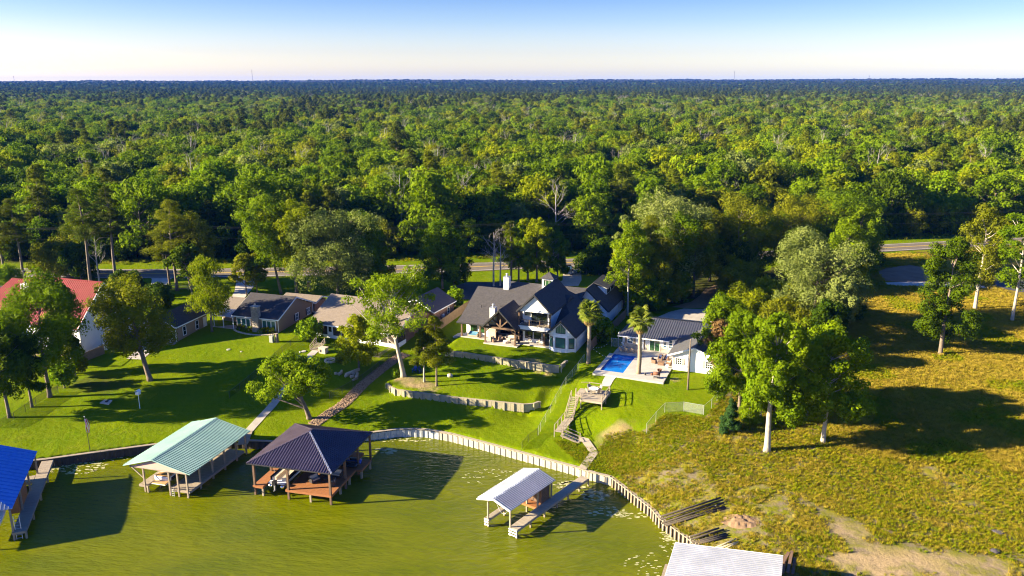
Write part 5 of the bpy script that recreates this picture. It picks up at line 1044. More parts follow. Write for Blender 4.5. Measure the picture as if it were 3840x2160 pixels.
def fence(pts, kind, label, h=1.2, sp=2.6, base=None):
    pts = [Vector((p.x, p.y, 0)) for p in pts]; o = empty('fence', (pts[0].x, pts[0].y, tz(pts[0].x, pts[0].y)), 0, label, 'fence'); org = Vector(o.location); st = [p for p, d in along(pts, sp)] + [pts[-1]]
    st = [Vector((p.x, p.y, tz(p.x, p.y)))-org for p in st]; mp = {'chain': 'galv', 'dark': 'dark_metal', 'wood': 'wood_fence', 'rail': 'wood_grey'}[kind]
    for i, p in enumerate(st):
        if kind in ('chain', 'dark'): MB().tube((0,0,-.3),(0,0,h+.05),.035,.035,6).build('post', MT[mp], o, loc=p)
        else: MB().bx(-.06,.06,-.06,.06,-.3,h+.08).build('post', MT[mp], o, loc=p)
        if i == len(st)-1: break
        q = st[i+1]; up_ = Vector((0,0,1))
        if (q-p).length < .2: continue
        if kind in ('chain', 'dark'):
            MB().tube(p+up_*h, q+up_*h, .022, .022, 5).build('rail', MT[mp], o)
            m = MB(); m.add([p+up_*.05, q+up_*.05, q+up_*h, p+up_*h], [(0,1,2,3)]); m.build('wire_mesh', MT['chain_link' if kind == 'chain' else 'chain_dark'], o)
        elif kind == 'wood':
            m = MB(); k = max(4, round((q-p).length/.15)); d = (q-p)/k; hd = Vector((d.x, d.y, 0)).normalized(); nn = Vector((hd.y, -hd.x, 0))
            for j in range(k): a = p+d*(j+.5); m.beam(a+nn*(.05+.012*(j % 2))+up_*.03, a+nn*(.05+.012*(j % 2))+up_*(h+.02*(j % 3)), .02, d.length*.94) if False else m.slab([a-d*.47+nn*.04, a+d*.47+nn*.04, a+d*.47+nn*.07, a-d*.47+nn*.07], (0,0,h+.02*(j % 3)))
            m.build('picket_panel', MT[mp], o)
        else:
            for z in (.45,.8,1.15): MB().beam(p+up_*z, q+up_*z, .05, .14).build('rail', MT[mp], o)
    return o
fence(gp((7,1000,20),(7,862,195),(7,768,365),(7,650,580)), 'chain', 'chain-link fence running down from the fan palm past the terraced lawn', 1.4, 3)
fence(gp((7,645,585),(7,578,630),(7,525,688)), 'dark', 'short black iron fence continuing the chain-link down to the bulkhead', 1.2, 2.2)
fence(gp((8,38,598),(8,155,468),(8,274,470),(8,395,492),(8,470,390),(8,540,275)), 'chain', 'chain-link fence with corners on the bluff below the white house', 1.5, 3)
fence(gp((3,130,945),(3,330,800),(3,540,660)), 'wood', 'brown wooden privacy fence beside the brick house', 1.9, 2.4)
fence(gp((3,1970,1190),(3,2060,1090),(3,2250,930),(3,2400,780)), 'wood', 'shaded wooden privacy fence right of the white lake house', 1.8, 2.4)
fence(gp((2,1150,1440),(2,1310,1365),(2,1475,1265),(2,1620,1150),(2,1830,1010)), 'dark', 'black wire fence beside the strip of river rocks', 1.2, 2.6)
fence(gp((2,160,1440),(2,300,1330),(2,500,1150),(2,700,970),(2,880,840)), 'dark', 'dark wire fence across the lawn between tan and brown houses', 1.2, 3)
fence(gp((5,0,370),(5,105,315),(5,200,250),(5,380,120),(5,520,60)), 'dark', 'black wire fence on the far left lawn below the dark trees', 1.2, 2.6)
fence(gp((1,800,1090),(1,920,1040),(1,1030,995)), 'wood', 'short brown board fence beside the red roofed house', 1.6, 2)
fence(gp((1,1060,375),(1,1330,372),(1,1640,368),(1,1960,365)), 'rail', 'dark three-rail fence along the lawn below the road', 1.2, 2.6)
fence(gp((4,515,905),(4,665,920)), 'chain', 'short green-tinted chain-link gate panel beside the patio house', 1.6, 2.2)

# ================================================================ DOCKS
def planks(b, u0, u1, v0, v1, z, along_u=True, step=.22, th=.06):
    n = max(1, round(((v1-v0) if along_u else (u1-u0))/step))
    for i in range(n):
        if along_u: a = v0+(v1-v0)*i/n; c = v0+(v1-v0)*(i+1)/n-.012; b.bx(u0, u1, a, c, z-th, z-.004*(i % 3))
        else: a = u0+(u1-u0)*i/n; c = u0+(u1-u0)*(i+1)/n-.012; b.bx(a, c, v0, v1, z-th, z-.004*(i % 3))
    return b
def deckpart(parent, u0, u1, v0, v1, z, mat, along_u=True, name='deck'):
    o = planks(MB(), u0, u1, v0, v1, z, along_u).build(name, MT[mat], parent); e_ = .02
    MB().bx(u0,u1,v0-.06,v0-.005,z-.30,z-.03).bx(u0,u1,v1+.005,v1+.06,z-.30,z-.03).bx(u0-.06,u0-.005,v0,v1,z-.30,z-.03).bx(u1+.005,u1+.06,v0,v1,z-.30,z-.03).build('rim_board', MT[mat], o)
    return o
def piles(parent, lst, mat, w_=.2, z0=-1.8):
    for u, v, z in lst:
        p_ = MB().bx(u-w_/2,u+w_/2,v-w_/2,v+w_/2,z0,z).build('pile', MT[mat], parent)
# --- dark hipped dock
DP = empty('boat_dock', (-23.03,91.18,0), R(-14), 'boat dock with dark purple hipped metal roof and reddish deck', 'boat dock')
deckpart(DP,-6.25,.15,.0,7.2,1.35,'wood_red',False); deckpart(DP,-10.95,-9.5,0,6.5,1.35,'wood_red'); deckpart(DP,-.9,.95,7.3,10.4,1.35,'wood_red'); deckpart(DP,-11,-.95,10.4,12.2,1.35,'wood_red',False); deckpart(DP,-6.3,-.95,7.3,10.3,1.35,'wood_red',False)
piles(DP,[(0,0.1,4.35),(-5.9,.1,4.35),(-10.75,.15,4.35),(-10.75,4.2,4.35),(0,4.4,4.35),(0,8.4,4.35),(.1,12.2,4.35),(-10.9,12.2,4.35),(-5.9,12.2,4.35),(-10.75,8.4,4.35)],'wood_brown',.26)
piles(DP,[(-2.81,.1,1.2),(-9.6,.1,1.2),(-.05,2.87,1.2),(0,5.5,1.2),(.85,7.5,1.2),(.9,10.2,1.2),(-9.6,3.5,1.2),(-6.1,4,1.2)],'pile_wood',.24)
MB().bx(-11.3,.2,.05,.2,4.2,4.4).bx(-.05,.1,.2,12.4,4.2,4.4).bx(-11,-10.85,.2,12.4,4.2,4.4).build('beam', MT['wood_brown'], DP)
E4 = 4.42; AP = 6.85
a_, b_, c_, d_, r1_, r2_ = (-11.6,-.1,E4),(.4,-.1,E4),(.4,12.6,E4),(-11.6,12.6,E4),(-5.6,5.9,AP),(-5.6,6.6,AP)
metal(DP,[a_,b_,r1_],(0,1),.38,'metal_purple'); metal(DP,[b_,c_,r2_,r1_],(0,1),.38,'metal_purple'); metal(DP,[c_,d_,r2_],(0,1),.38,'metal_purple'); metal(DP,[d_,a_,r1_,r2_],(0,1),.38,'metal_purple')
def lift(p, z): return (p[0], p[1], p[2]+z)
for p, q in ((a_,r1_),(c_,r2_),(d_,r2_)): MB().beam(lift(p,.06),lift(q,.06),.22,.07).build('hip_cap', MT['metal_purple'], DP)
MB().beam(lift(b_,.06),lift(r1_,.06),.22,.07).build('hip_cap', MT['metal_white'], DP); MB().beam(lift(r1_,.07),lift(r2_,.07),.25,.06).build('ridge_cap', MT['metal_purple'], DP)
MB().beam(lift(a_,-.05),lift(b_,-.05),.05,.14).beam(lift(b_,-.05),lift(c_,-.05),.05,.14).beam(lift(d_,-.05),lift(a_,-.05),.05,.14).build('fascia', MT['dark_metal'], DP)
# --- pale green gabled dock
DG = empty('boat_dock', (-41.83,92.99,0), R(-15), 'boat dock with long pale green corrugated gable roof', 'boat dock')
deckpart(DG,-2.8,.3,0,12.2,.95,'wood_grey',True); deckpart(DG,-7.4,-6.2,0,12.2,.95,'wood_grey'); deckpart(DG,-6.2,-2.8,10.6,12.2,.95,'wood_grey',False)
piles(DG,[(0,0,3.5),(-2.65,0,3.5),(-1.35,0,3.5),(-6.5,0,3.6),(0,2.6,3.5),(0,5.3,3.5),(0,8,3.5),(0,10.8,3.5),(0.1,13,3.5),(-7.3,4,3.5),(-7.3,8,3.5),(-7.3,12.4,3.5)],'wood_grey',.2)
piles(DG,[(-6.0,-.1,.9),(-2.7,4,.9),(-2.7,8,.9)],'pile_wood',.2)
GE, GR = 3.62, 4.95; ga, gb, gc, gd = (-9.1,-.6,GE),(1.0,-.6,GE),(1.0,13.1,GE),(-9.1,13.6,GE); g1, g2 = (-4.55,-.6,GR),(-4.55,13.3,GR)
metal(DG,[gb,gc,g2,g1],(0,1),.32,'metal_green',.10,.03,rh=.10); metal(DG,[gd,ga,g1,g2],(0,1),.32,'metal_green',.10,.03,rh=.10); MB().beam(lift(g1,.07),lift(g2,.07),.28,.05).build('ridge_cap', MT['metal_green'], DG)
MB().slab([(-8.2,-.25,GE-.1),(.2,-.25,GE-.1),(-4.5,-.25,GR-.1)],(0,.06,0)).build('gable_wall', MT['pink_siding'], DG); MB().beam((-8.4,-.15,3.5),(.2,-.15,3.5),.12,.2).beam((-8.6,.1,3.5),(-6.5,0,1.9),.12,.14).build('beam', MT['wood_grey'], DG)
for v in (3,6,9,12): MB().beam((-8.6,v,3.5),(.3,v,3.5),.1,.18).build('beam', MT['wood_grey'], DG)
ld = MB().tube((-2.35,-.15,-.5),(-2.35,-.15,1.35),.03).tube((-1.95,-.15,-.5),(-1.95,-.15,1.35),.03)
for i in range(5): ld.tube((-2.35,-.15,-.2+.28*i),(-1.95,-.15,-.2+.28*i),.025)
ld.build('ladder', MT['galv'], DG)
# --- small white gabled dock with footbridge
DW = empty('boat_dock', (.55,83.53,0), R(-37), 'small boat dock with ribbed white gable roof and long footbridge', 'boat dock')
deckpart(DW,-1.05,.1,0,15.9,1.15,'wood_pale',True); deckpart(DW,-3.3,-1.1,5.5,8.6,1.13,'wood_red',False); deckpart(DW,-4.75,-4.15,-.05,3.3,1.1,'wood_pale',False)
piles(DW,[(-.95,0,3.35),(-4.3,0,3.35),(-.95,5.6,3.35),(-4.4,8.7,3.35),(-2.6,5.6,3.35),(-.95,8.6,3.35),(-1.1,15.8,2.0),(.1,15.8,2.0)],'pile_wood',.18)
piles(DW,[(0,0,1.1),(-.1,2.94,1.0),(-.1,5.9,1.0),(-.1,8.6,1.0),(-.1,11.2,1.0),(-.1,13.9,1.0),(-4.7,0,1.1),(-4.3,3.2,1.0),(-.95,13.9,1.0)],'pile_wood',.17)
WE, WR = 3.42, 4.15; wa, wb, wc, wd = (-5.75,-.35,WE),(-.7,-.35,WE),(-.7,9.2,WE),(-5.75,9.2,WE); w1_, w2_ = (-3.2,-.35,WR),(-3.2,9.2,WR)
metal(DW,[wb,wc,w2_,w1_],(0,1),.34,'metal_white',.13,.03,rh=.12); metal(DW,[wd,wa,w1_,w2_],(0,1),.34,'metal_white',.13,.03,rh=.12); MB().beam(lift(w1_,.07),lift(w2_,.07),.28,.05).build('ridge_cap', MT['metal_white'], DW)
MB().beam(lift(wa,-.06),lift(w1_,-.06),.05,.16).beam(lift(w1_,-.06),lift(wb,-.06),.05,.16).build('fascia', MT['white_trim'], DW)
sh_ = MB(); planks(sh_,-3.0,-1.1,6.6,8.4,1.2); sh_.bx(-3.0,-1.1,6.6,6.7,1.15,3.4).bx(-3.0,-1.1,8.3,8.4,1.15,3.4).bx(-3.0,-2.9,6.7,8.3,1.15,3.4).bx(-1.2,-1.1,6.7,8.3,1.15,3.4)
for i in range(10): sh_.bx(-1.1,-1.07,6.6,8.4,1.17+i*.22,1.17+i*.22+.19)
sh_.build('storage_shed', MT['wood_brown'], DW)
for u0 in (-1.05,-4.75):
    for z in (.2,.55,.9): MB().bx(u0-.05,u0+(1.15 if u0 > -2 else .6),-.16,-.1,z,z+.14).build('crossbar', MT['white_trim'], DW)
for v in (1.5,6.0):
    for s in (-2.9,): 
        b = MB(); b.path([(s-1.2+2.0*t, v-.4+.8*t, 3.3-1.9*math.sin(math.pi*t)) for t in np.linspace(0,1,14)], .03, 5); b.build('sling_strap', MT['white_trim'], DW)
# --- blue dock at the left edge
DB = empty('boat_dock', (-58.6,83.5,0), R(20.8), 'boat dock with bright blue metal roof cut by the left edge', 'boat dock')
deckpart(DB,.0,1.4,-.6,19.6,1.1,'wood_grey',True); deckpart(DB,-9.8,-.05,12.5,14.5,1.1,'wood_grey',False)
piles(DB,[(.1,-.4,3.9),(.1,5,3.9),(.1,10,3.9),(.1,15,3.9),(-9.6,0,3.9)],'wood_grey',.2); piles(DB,[(1.35,-.4,1.0),(1.35,4,1.0),(1.35,9,1.0),(1.35,14,1.0),(1.35,19,1.0)],'pile_wood',.22)
be = 4.0; ba, bb, bc, bd = (-10.2,-.4,be),(.35,-.4,be),(.35,15.6,be),(-10.2,15.6,be); bm1, bm2 = (-4.9,4.6,6.1),(-4.9,15.6,6.1)
metal(DB,[bb,bc,bm2,bm1],(0,1),.9,'metal_blue',.03,.03); metal(DB,[bd,ba,bm1,bm2],(0,1),.9,'metal_blue',.03,.03); metal(DB,[ba,bb,bm1],(0,1),.4,'metal_white')
MB().bx(-1.2,-.05,4.2,9,1.1,3.1).build('storage_shed', MT['wood_red'], DB)
ld = MB().tube((.35,-.5,-.6),(.1,.5,2.6),.04).tube((.95,-.5,-.6),(.7,.5,2.6),.04)
for i in range(9): t = i/9; ld.tube((.35-.25*t,-.5+t,-.6+3.2*t),(.95-.25*t,-.5+t,-.6+3.2*t),.03)
ld.build('ladder', MT['galv'], DB)
# --- white roof at the bottom right
DR = empty('boathouse', (17.55,75.9,0), R(-20.5), 'boathouse with broad ribbed white roof at the bottom edge', 'boathouse')
metal(DR,[(0,-14,4.2),(0,0,4.2),(10.9,0,5.1),(10.9,-14,5.1)],(0,1),.34,'metal_white',.10,.03,rh=.10); piles(DR,[(.3,-.3,4.2),(10.6,-.3,5.0),(.3,-7,4.2),(10.6,-7,5.0),(.3,-13.7,4.2),(10.6,-13.7,5.0),(5.5,-.3,4.6)],'pile_wood',.24)
MB().beam((0,.02,4.15),(10.9,.02,5.05),.06,.2).beam((-.03,-14,4.15),(-.03,0,4.15),.06,.18).build('fascia', MT['white_trim'], DR)
deckpart(DR,-1.0,3.2,-14,.5,1.1,'wood_grey')
# --- timber deck and stairs down the bluff
SD = empty('viewing_deck', (10.39,113.55,5.2), R(-22), 'weathered timber deck with stairs leading down the bluff to the lake', 'deck')
def sl(x, y, z):
    d = Vector((x-10.39, y-113.55, 0)); t = R(-22); return Vector((d.x*math.cos(t)+d.y*math.sin(t), -d.x*math.sin(t)+d.y*math.cos(t), z-5.2))
deckpart(SD,0,3.5,0,4.9,0,'wood_pale',True); deckpart(SD,-1.25,-.06,1.6,4.4,0,'wood_pale',True)
for u, v in ((.1,.1),(3.4,.1),(3.4,4.6),(.1,4.7),(-1.2,1.7),(3.4,2.4)): MB().bx(u-.07,u+.07,v-.07,v+.07,-2.2,1.0).build('post', MT['wood_grey'], SD)
rl = MB().beam((3.45,0,1.0),(3.45,4.8,1.0),.12,.06).beam((3.45,0,.5),(3.45,4.8,.5),.06,.08).beam((0,4.85,1.0),(2.2,4.85,1.0),.12,.06).beam((0,4.85,.5),(2.2,4.85,.5),.06,.08).beam((-1.2,4.4,1.0),(0,4.85,1.0),.1,.06); rl.build('railing', MT['wood_grey'], SD)
A0, A1, B1 = (9.75,114.75,5.15), (8.55,111.0,3.05), (6.75,106.55,3.0); va, vb, vc = sl(*A0), sl(*A1), sl(*B1); dr_ = (vb-va); hz = Vector((dr_.x, dr_.y, 0)).normalized(); sd_n = Vector((hz.y, -hz.x, 0))
for i in range(12):
    c0 = va + dr_*((i+.5)/12); MB().ob(c0, (1.1,.30,.05), (0,0,math.atan2(sd_n.y, sd_n.x))).build('tread', MT['wood_pale'], SD)
for s in (-.6,.6):
    st_ = MB().beam(va+sd_n*s-Vector((0,0,.1)), vb+sd_n*s-Vector((0,0,.1)), .06,.28)
    for i in range(5): q = va+dr_*(i/4)+sd_n*s; st_.beam(q-Vector((0,0,.3)), q+Vector((0,0,.95)), .08, .08)
    st_.beam(va+sd_n*s+Vector((0,0,.95)), vb+sd_n*s+Vector((0,0,.95)), .1,.06); st_.build('stringer', MT['wood_grey'], SD)
wk = (vc-vb); wh = wk.normalized(); wn = Vector((wh.y, -wh.x, 0)); nb = 22
pl_ = MB()
for i in range(nb): pl_.ob(vb+wk*((i+.5)/nb), (1.25, wk.length/nb-.012, .05), (0,0,math.atan2(wn.y, wn.x)))
pl_.build('landing', MT['wood_pale'], SD)
for s in (-.65,.65):
    m = MB().beam(vb+wn*s+Vector((0,0,1)), vc+wn*s+Vector((0,0,1)), .1,.06)
    for i in range(4): q = vb+wk*(i/3)+wn*s; m.beam(q-Vector((0,0,1.4)), q+Vector((0,0,1)), .1, .1)
    m.build('railing', MT['wood_grey'], SD)
f0, f1 = sl(7.1,106.3,2.95), sl(9.75,105.75,1.95); fd = f1-f0; fh = Vector((fd.x, fd.y, 0)).normalized(); fn = Vector((fh.y, -fh.x, 0))
for i in range(6): MB().ob(f0+fd*((i+.5)/6), (.36,1.1,.05), (0,0,math.atan2(fh.y, fh.x))).build('tread', MT['wood_pale'], SD)
for s in (-.6,.6): MB().beam(f0+fn*s+Vector((0,0,.95)), f1+fn*s+Vector((0,0,.95)), .08,.06).beam(f0+fn*s-Vector((0,0,.1)), f1+fn*s-Vector((0,0,.1)), .06,.25).beam(f1+fn*s-Vector((0,0,.4)), f1+fn*s+Vector((0,0,1)), .09,.09).beam(f0+fn*s+Vector((0,0,.45)), f1+fn*s+Vector((0,0,.45)), .05,.08).build('stringer', MT['wood_grey'], SD)
# --- walks
ribbon('boardwalk', [P(7,960,615,1.9),P(7,1010,628,1.85),P(7,1078,716,1.6)], 1.15, 'wood_pale', .10, label='narrow wooden boardwalk zigzagging down to the bulkhead', cat='path', smooth=False)
ribbon('boardwalk', [P(7,1080,712,1.6),P(7,985,838,1.3)], 1.15, 'wood_pale', .11, label='last stretch of wooden boardwalk meeting the footbridge', cat='path', smooth=False)
ribbon('footpath', gp((7,1228,112),(7,1190,150),(7,1165,205)), (1.9,1.5), 'concrete', .06, label='curved concrete path from the pool patio to the timber deck', cat='path')
ribbon('footpath', gp((2,1010,965),(2,940,1030),(2,860,1120),(6,590,20),(6,420,210),(6,250,400)), 1.35, 'concrete_old', .06, label='long concrete footpath running from the porch steps to the dock', cat='path')
ribbon('gangway', [P(6,255,395,1.3),P(5,2160,520,1.2)], 1.5, 'wood_grey', .10, label='wooden gangway joining the footpath to the green roofed dock', cat='path', smooth=False)
# ================================================================ SMALLER THINGS
def put(o, k=None, x=None, y=None, loc=None, rz=0.0, par=None):
    if loc is None: loc = G(k, x, y)
    o.location = loc; o.rotation_euler = (0, 0, rz); return o
def on(fr, u, v, z):                                  # a point in a building's own frame
    t = fr.rotation_euler[2]; return Vector((fr.location[0]+u*math.cos(t)-v*math.sin(t), fr.location[1]+u*math.sin(t)+v*math.cos(t), fr.location[2]+z))
# ---- seating
def adirondack(label, mat, loc, rz, group):
    o = empty('adirondack_chair', loc, rz, label, 'chair', group)
    s = MB()
    for i in range(5): s.ob((0,-.28+.13*i,.36-.03*i),(.52,.11,.03),(R(-13),0,0))
    s.build('seat', MT[mat], o); b = MB()
    for i in range(5): x = -.22+.11*i; L = .82-.05*abs(i-2)**1.6; b.ob((x,.36+L*.17,.27+L*.48),(.095,.03,L),(R(-20),0,0))
    b.build('backrest', MT[mat], o)
    for sx in (-.33,.33):
        MB().bx(sx-.07,sx+.07,-.42,.32,.56,.59).build('armrest', MT[mat], o); MB().bx(sx-.03,sx+.03,-.38,-.27,0,.56).build('leg', MT[mat], o); MB().slab([(sx-.02,-.3,.30),(sx-.02,.5,.0),(sx-.02,.6,.0),(sx-.02,-.3,.42)],(.04,0,0)).build('leg', MT[mat], o)
    return o
def armchair(label, frame, cush, loc, rz, group, w_=.78, name='wicker_chair', cat='chair'):
    o = empty(name, loc, rz, label, cat, group); h = w_/2
    MB().bx(-h,h,-.36,.36,.06,.32).build('base', MT[frame], o); b = MB().slab([(-h,.28,.32),(h,.28,.32),(h,.40,.9),(-h,.40,.9)],(0,.09,0)).build('backrest', MT[frame], o)
    for s in (-1, 1): MB().bx(s*h-(.14 if s > 0 else 0),s*h+(.14 if s < 0 else 0),-.36,.28,.32,.60).build('armrest', MT[frame], o)
    n = max(1, round((w_-.28)/.6))
    for i in range(n): x0 = -h+.15+(w_-.3)*i/n; x1 = -h+.15+(w_-.3)*(i+1)/n-.02; MB().bx(x0,x1,-.34,.26,.321,.45).build('cushion', MT[cush], o); MB().slab([(x0,.16,.46),(x1,.16,.46),(x1,.28,.86),(x0,.28,.86)],(0,.1,0)).build('back_cushion', MT[cush], o)
    for sx in (-h+.05,h-.05):
        for y in (-.31,.31): MB().bx(sx-.03,sx+.03,y-.03,y+.03,0,.06).build('leg', MT[frame], o)
    return o
def patio_chair(label, mat, cush, loc, rz, group):
    o = empty('patio_chair', loc, rz, label, 'chair', group)
    MB().bx(-.25,.25,-.24,.24,.40,.47).build('seat', MT[cush], o); MB().slab([(-.25,.22,.47),(.25,.22,.47),(.25,.36,1.0),(-.25,.36,1.0)],(0,.05,0)).build('backrest', MT[cush], o)
    for sx in (-.27,.27):
        MB().path([(sx,-.25,0),(sx,-.25,.62),(sx,.28,.64)], .022, 5).build('arm', MT[mat], o)
        MB().path([(sx,.27,0),(sx,.24,.45),(sx,.38,1.0)], .022, 5).build('leg', MT[mat], o)
    return o
def table(label, top, leg, loc, r=.6, h=.72, round_=True, name='table', sz=(1,1)):
    o = empty(name, loc, 0, label, 'table')
    if round_: MB().path([(0,0,h-.04),(0,0,h)], r, 20).build('tabletop', MT[top], o)
    else: MB().bx(-sz[0]/2,sz[0]/2,-sz[1]/2,sz[1]/2,h-.05,h).build('tabletop', MT[top], o); r = min(sz)/2
    for i in range(4): a = math.pi/4+i*math.pi/2; MB().tube((math.cos(a)*r*.75,math.sin(a)*r*.75,0),(math.cos(a)*r*.6,math.sin(a)*r*.6,h-.05),.025).build('leg', MT[leg], o)
    return o
q22 = R(-22)
for (x, y, m, lb, rz) in ((740,980,'tan_plastic','tan wooden armchair facing the pool, left of the pair',150),(825,990,'tan_plastic','tan wooden armchair facing the pool, nearer the palm',145),(660,975,'wood_grey','grey wooden armchair at the left end of the pool row',155),(697,905,'white_plastic','white armchair standing by the house wall behind the pool',150)):
    p = P(4,x,y,5.61); adirondack(lb, m, p, R(rz)+q22, 'armchairs around the pool')
for (x, y, lb, rz) in ((1100,1125,'wicker armchair at the left of the patio seating group',75),(1180,1085,'wicker armchair with navy cushion at the back of the patio group',0),(1262,1085,'second wicker armchair with navy cushion beside the white wing',-10)):
    armchair(lb,'wicker','fabric_navy',P(4,x,y,5.61),R(rz)+q22,'wicker seating on the pool patio')
armchair('wicker loveseat against the white wing wall','wicker','fabric_beige',P(4,1298,1150,5.61),R(-90)+q22,'wicker seating on the pool patio',1.4,'wicker_loveseat','sofa')
o = empty('wicker_table', P(4,1190,1150,5.61), q22, 'square wicker coffee table amid the patio seating', 'table'); MB().bx(-.5,.5,-.4,.4,0,.5).build('base', MT['wicker'], o); MB().bx(-.54,.54,-.44,.44,.5,.55).build('tabletop', MT['wicker'], o)
o = empty('cooler', P(4,1272,1190,5.61), q22, 'small white cooler box beside the wicker loveseat', 'cooler'); MB().bx(-.22,.22,-.18,.18,0,.4).build('box', MT['white_plastic'], o); MB().bx(-.24,.24,-.2,.2,.4,.48).build('lid', MT['white_plastic'], o)
o = empty('smoker_grill', P(4,1130,1335,5.61), q22+R(8), 'rusty barrel smoker grill on the front corner of the patio', 'grill'); MB().path([(-.55,0,.8),(.55,0,.8)], .3, 12).build('barrel', MT['rust'], o, True); MB().path([(-.95,0,.62),(-.55,0,.62)], .2, 10).build('firebox', MT['rust'], o, True); MB().tube((.4,0,1.0),(.4,0,1.6),.05).build('chimney', MT['rust'], o)
for s in (-.45,.45):
    for t in (-.25,.25): MB().tube((s,t,0),(s*.9,t*.5,.6),.03).build('leg', MT['dark_metal'], o)
MB().bx(-.5,.5,-.25,.25,.2,.23).build('shelf', MT['dark_metal'], o)
o = empty('fire_pit', P(4,1170,1245,5.61), 0, 'small round rusty fire pit behind the smoker grill', 'fire pit'); MB().rings([[(r_*math.cos(a),r_*math.sin(a),z) for a in np.linspace(0,6.283,13)[:-1]] for r_, z in ((.3,.1),(.4,.35),(.4,.42),(.34,.42),(.26,.2))]).build('bowl', MT['rust'], o, True)
for i in range(3): a = i*2.1; MB().tube((.35*math.cos(a),.35*math.sin(a),0),(.28*math.cos(a),.28*math.sin(a),.3),.025).build('leg', MT['dark_metal'], o)
o = empty('bucket', P(4,978,1292,5.61), 0, 'small dark bucket near the patio palm', 'bucket'); MB().rings([[(r_*math.cos(a),r_*math.sin(a),z) for a in np.linspace(0,6.283,11)[:-1]] for r_, z in ((.14,0),(.18,.3),(.16,.3),(.12,.05))]).build('pail', MT['dark_metal'], o, True); MB().path([(.18*math.cos(a),0,.3+.16*math.sin(a)) for a in np.linspace(0,3.14,9)], .012, 4).build('handle', MT['galv'], o)
# ---- porch and balcony furniture of the lake house
ph = R(-21.5)
armchair('blue cushioned daybed swing on the left porch','wood_pale','fabric_blue',on(H,-3.3,2.9,.0),ph,'lake house porch seats',2.0,'daybed','sofa')
armchair('beige sofa in the middle of the timber porch','fabric_beige','fabric_beige',on(H,4.2,3.2,0),ph,'lake house porch seats',2.1,'sofa','sofa')
armchair('beige armchair at the right front of the timber porch','fabric_beige','fabric_beige',on(H,5.3,1.5,0),ph+R(-70),'lake house porch seats',.85,'armchair','chair')
armchair('beige recliner at the left front of the timber porch','wicker','fabric_beige',on(H,1.6,1.3,0),ph+R(60),'lake house porch seats',.8,'armchair','chair')
armchair('beige recliner beside the stone fireplace','wicker','fabric_beige',on(H,2.4,2.6,0),ph+R(40),'lake house porch seats',.8,'armchair','chair')
o = empty('ottoman', on(H,3.9,1.4,0), 0, 'round pale ottoman between the porch seats', 'ottoman'); MB().path([(0,0,.03),(0,0,.38)], .48, 16).build('body', MT['fabric_beige'], o); MB().path([(0,0,.38),(0,0,.45)], [.48,.4], 16).build('tray', MT['white_plastic'], o)
table('long dark dining table at the back of the porch','wood_brown','wood_brown',on(H,4.6,5.2,0),.5,.76,False,'dining_table',(2.6,1.0))
for i, u in enumerate((3.6,4.3,5.0,5.6)): patio_chair('dark dining chair at the back of the timber porch, number %s from left' % ('one','two','three','four')[i],'wood_brown','wood_brown',on(H,u,4.4,0),ph+math.pi,'porch dining chairs')
patio_chair('beige sling chair under the balcony, left of the pair','dark_metal','fabric_beige',on(H,8.0,2.9,0),ph+R(20),'sling chairs under the balcony'); patio_chair('beige sling chair under the balcony, right of the pair','dark_metal','fabric_beige',on(H,9.7,2.8,0),ph-R(40),'sling chairs under the balcony')
patio_chair('dark chair at the left side of the balcony','dark_metal','fabric_navy',on(H,6.95,2.5,3.62),ph+R(60),'balcony chairs'); patio_chair('dark chair right of the balcony table','dark_metal','fabric_navy',on(H,8.1,2.5,3.62),ph-R(60),'balcony chairs')
table('small white round table on the balcony','white_plastic','dark_metal',on(H,7.5,2.6,3.62),.36,.7)
o = empty('barbecue_grill', on(H,11.6,3.0,0), ph, 'black covered barbecue grill beside the bay wing', 'grill'); MB().bx(-.6,.6,-.3,.3,.1,.85).build('cabinet', MT['black_plastic'], o); MB().path([(-.6,0,.85),(.6,0,.85)], .3, 10).build('lid', MT['black_plastic'], o)
# ---- viewing deck dining set
tp_ = on(SD,1.2,3.3,0); table('white round table on the timber viewing deck','white_plastic','galv',tp_,.75,.73)
for i in range(4):
    a = i*1.57+.5; patio_chair('grey chair at the deck table, %s side' % ('right','far','left','near')[i],'galv','wood_grey',tp_+Vector((math.cos(a)*1.05,math.sin(a)*1.05,0)),a-math.pi/2,'chairs around the deck table')
# ---- dock furniture
for (u,v,lb,w_,rz,nm) in ((-3.6,2.9,'cream cushioned loveseat at the left of the dark roofed dock',1.4,60,'loveseat'),(-.9,2.6,'cream cushioned armchair at the right post of the dark roofed dock',.9,-70,'armchair'),(-1.8,4.8,'long cream bench sofa at the back of the dark roofed dock',2.2,0,'bench_sofa'),(-3.4,5.0,'cream armchair in the back corner of the dark roofed dock',.8,20,'armchair')):
    armchair(lb,'dark_metal','fabric_beige',on(DP,u,v,1.36),R(-14+rz),'seats on the dark roofed dock',w_,nm,'sofa' if w_ > 1 else 'chair')
table('round dark fire table between the dock seats','dark_metal','dark_metal',on(DP,-2.0,3.4,1.36),.6,.5)
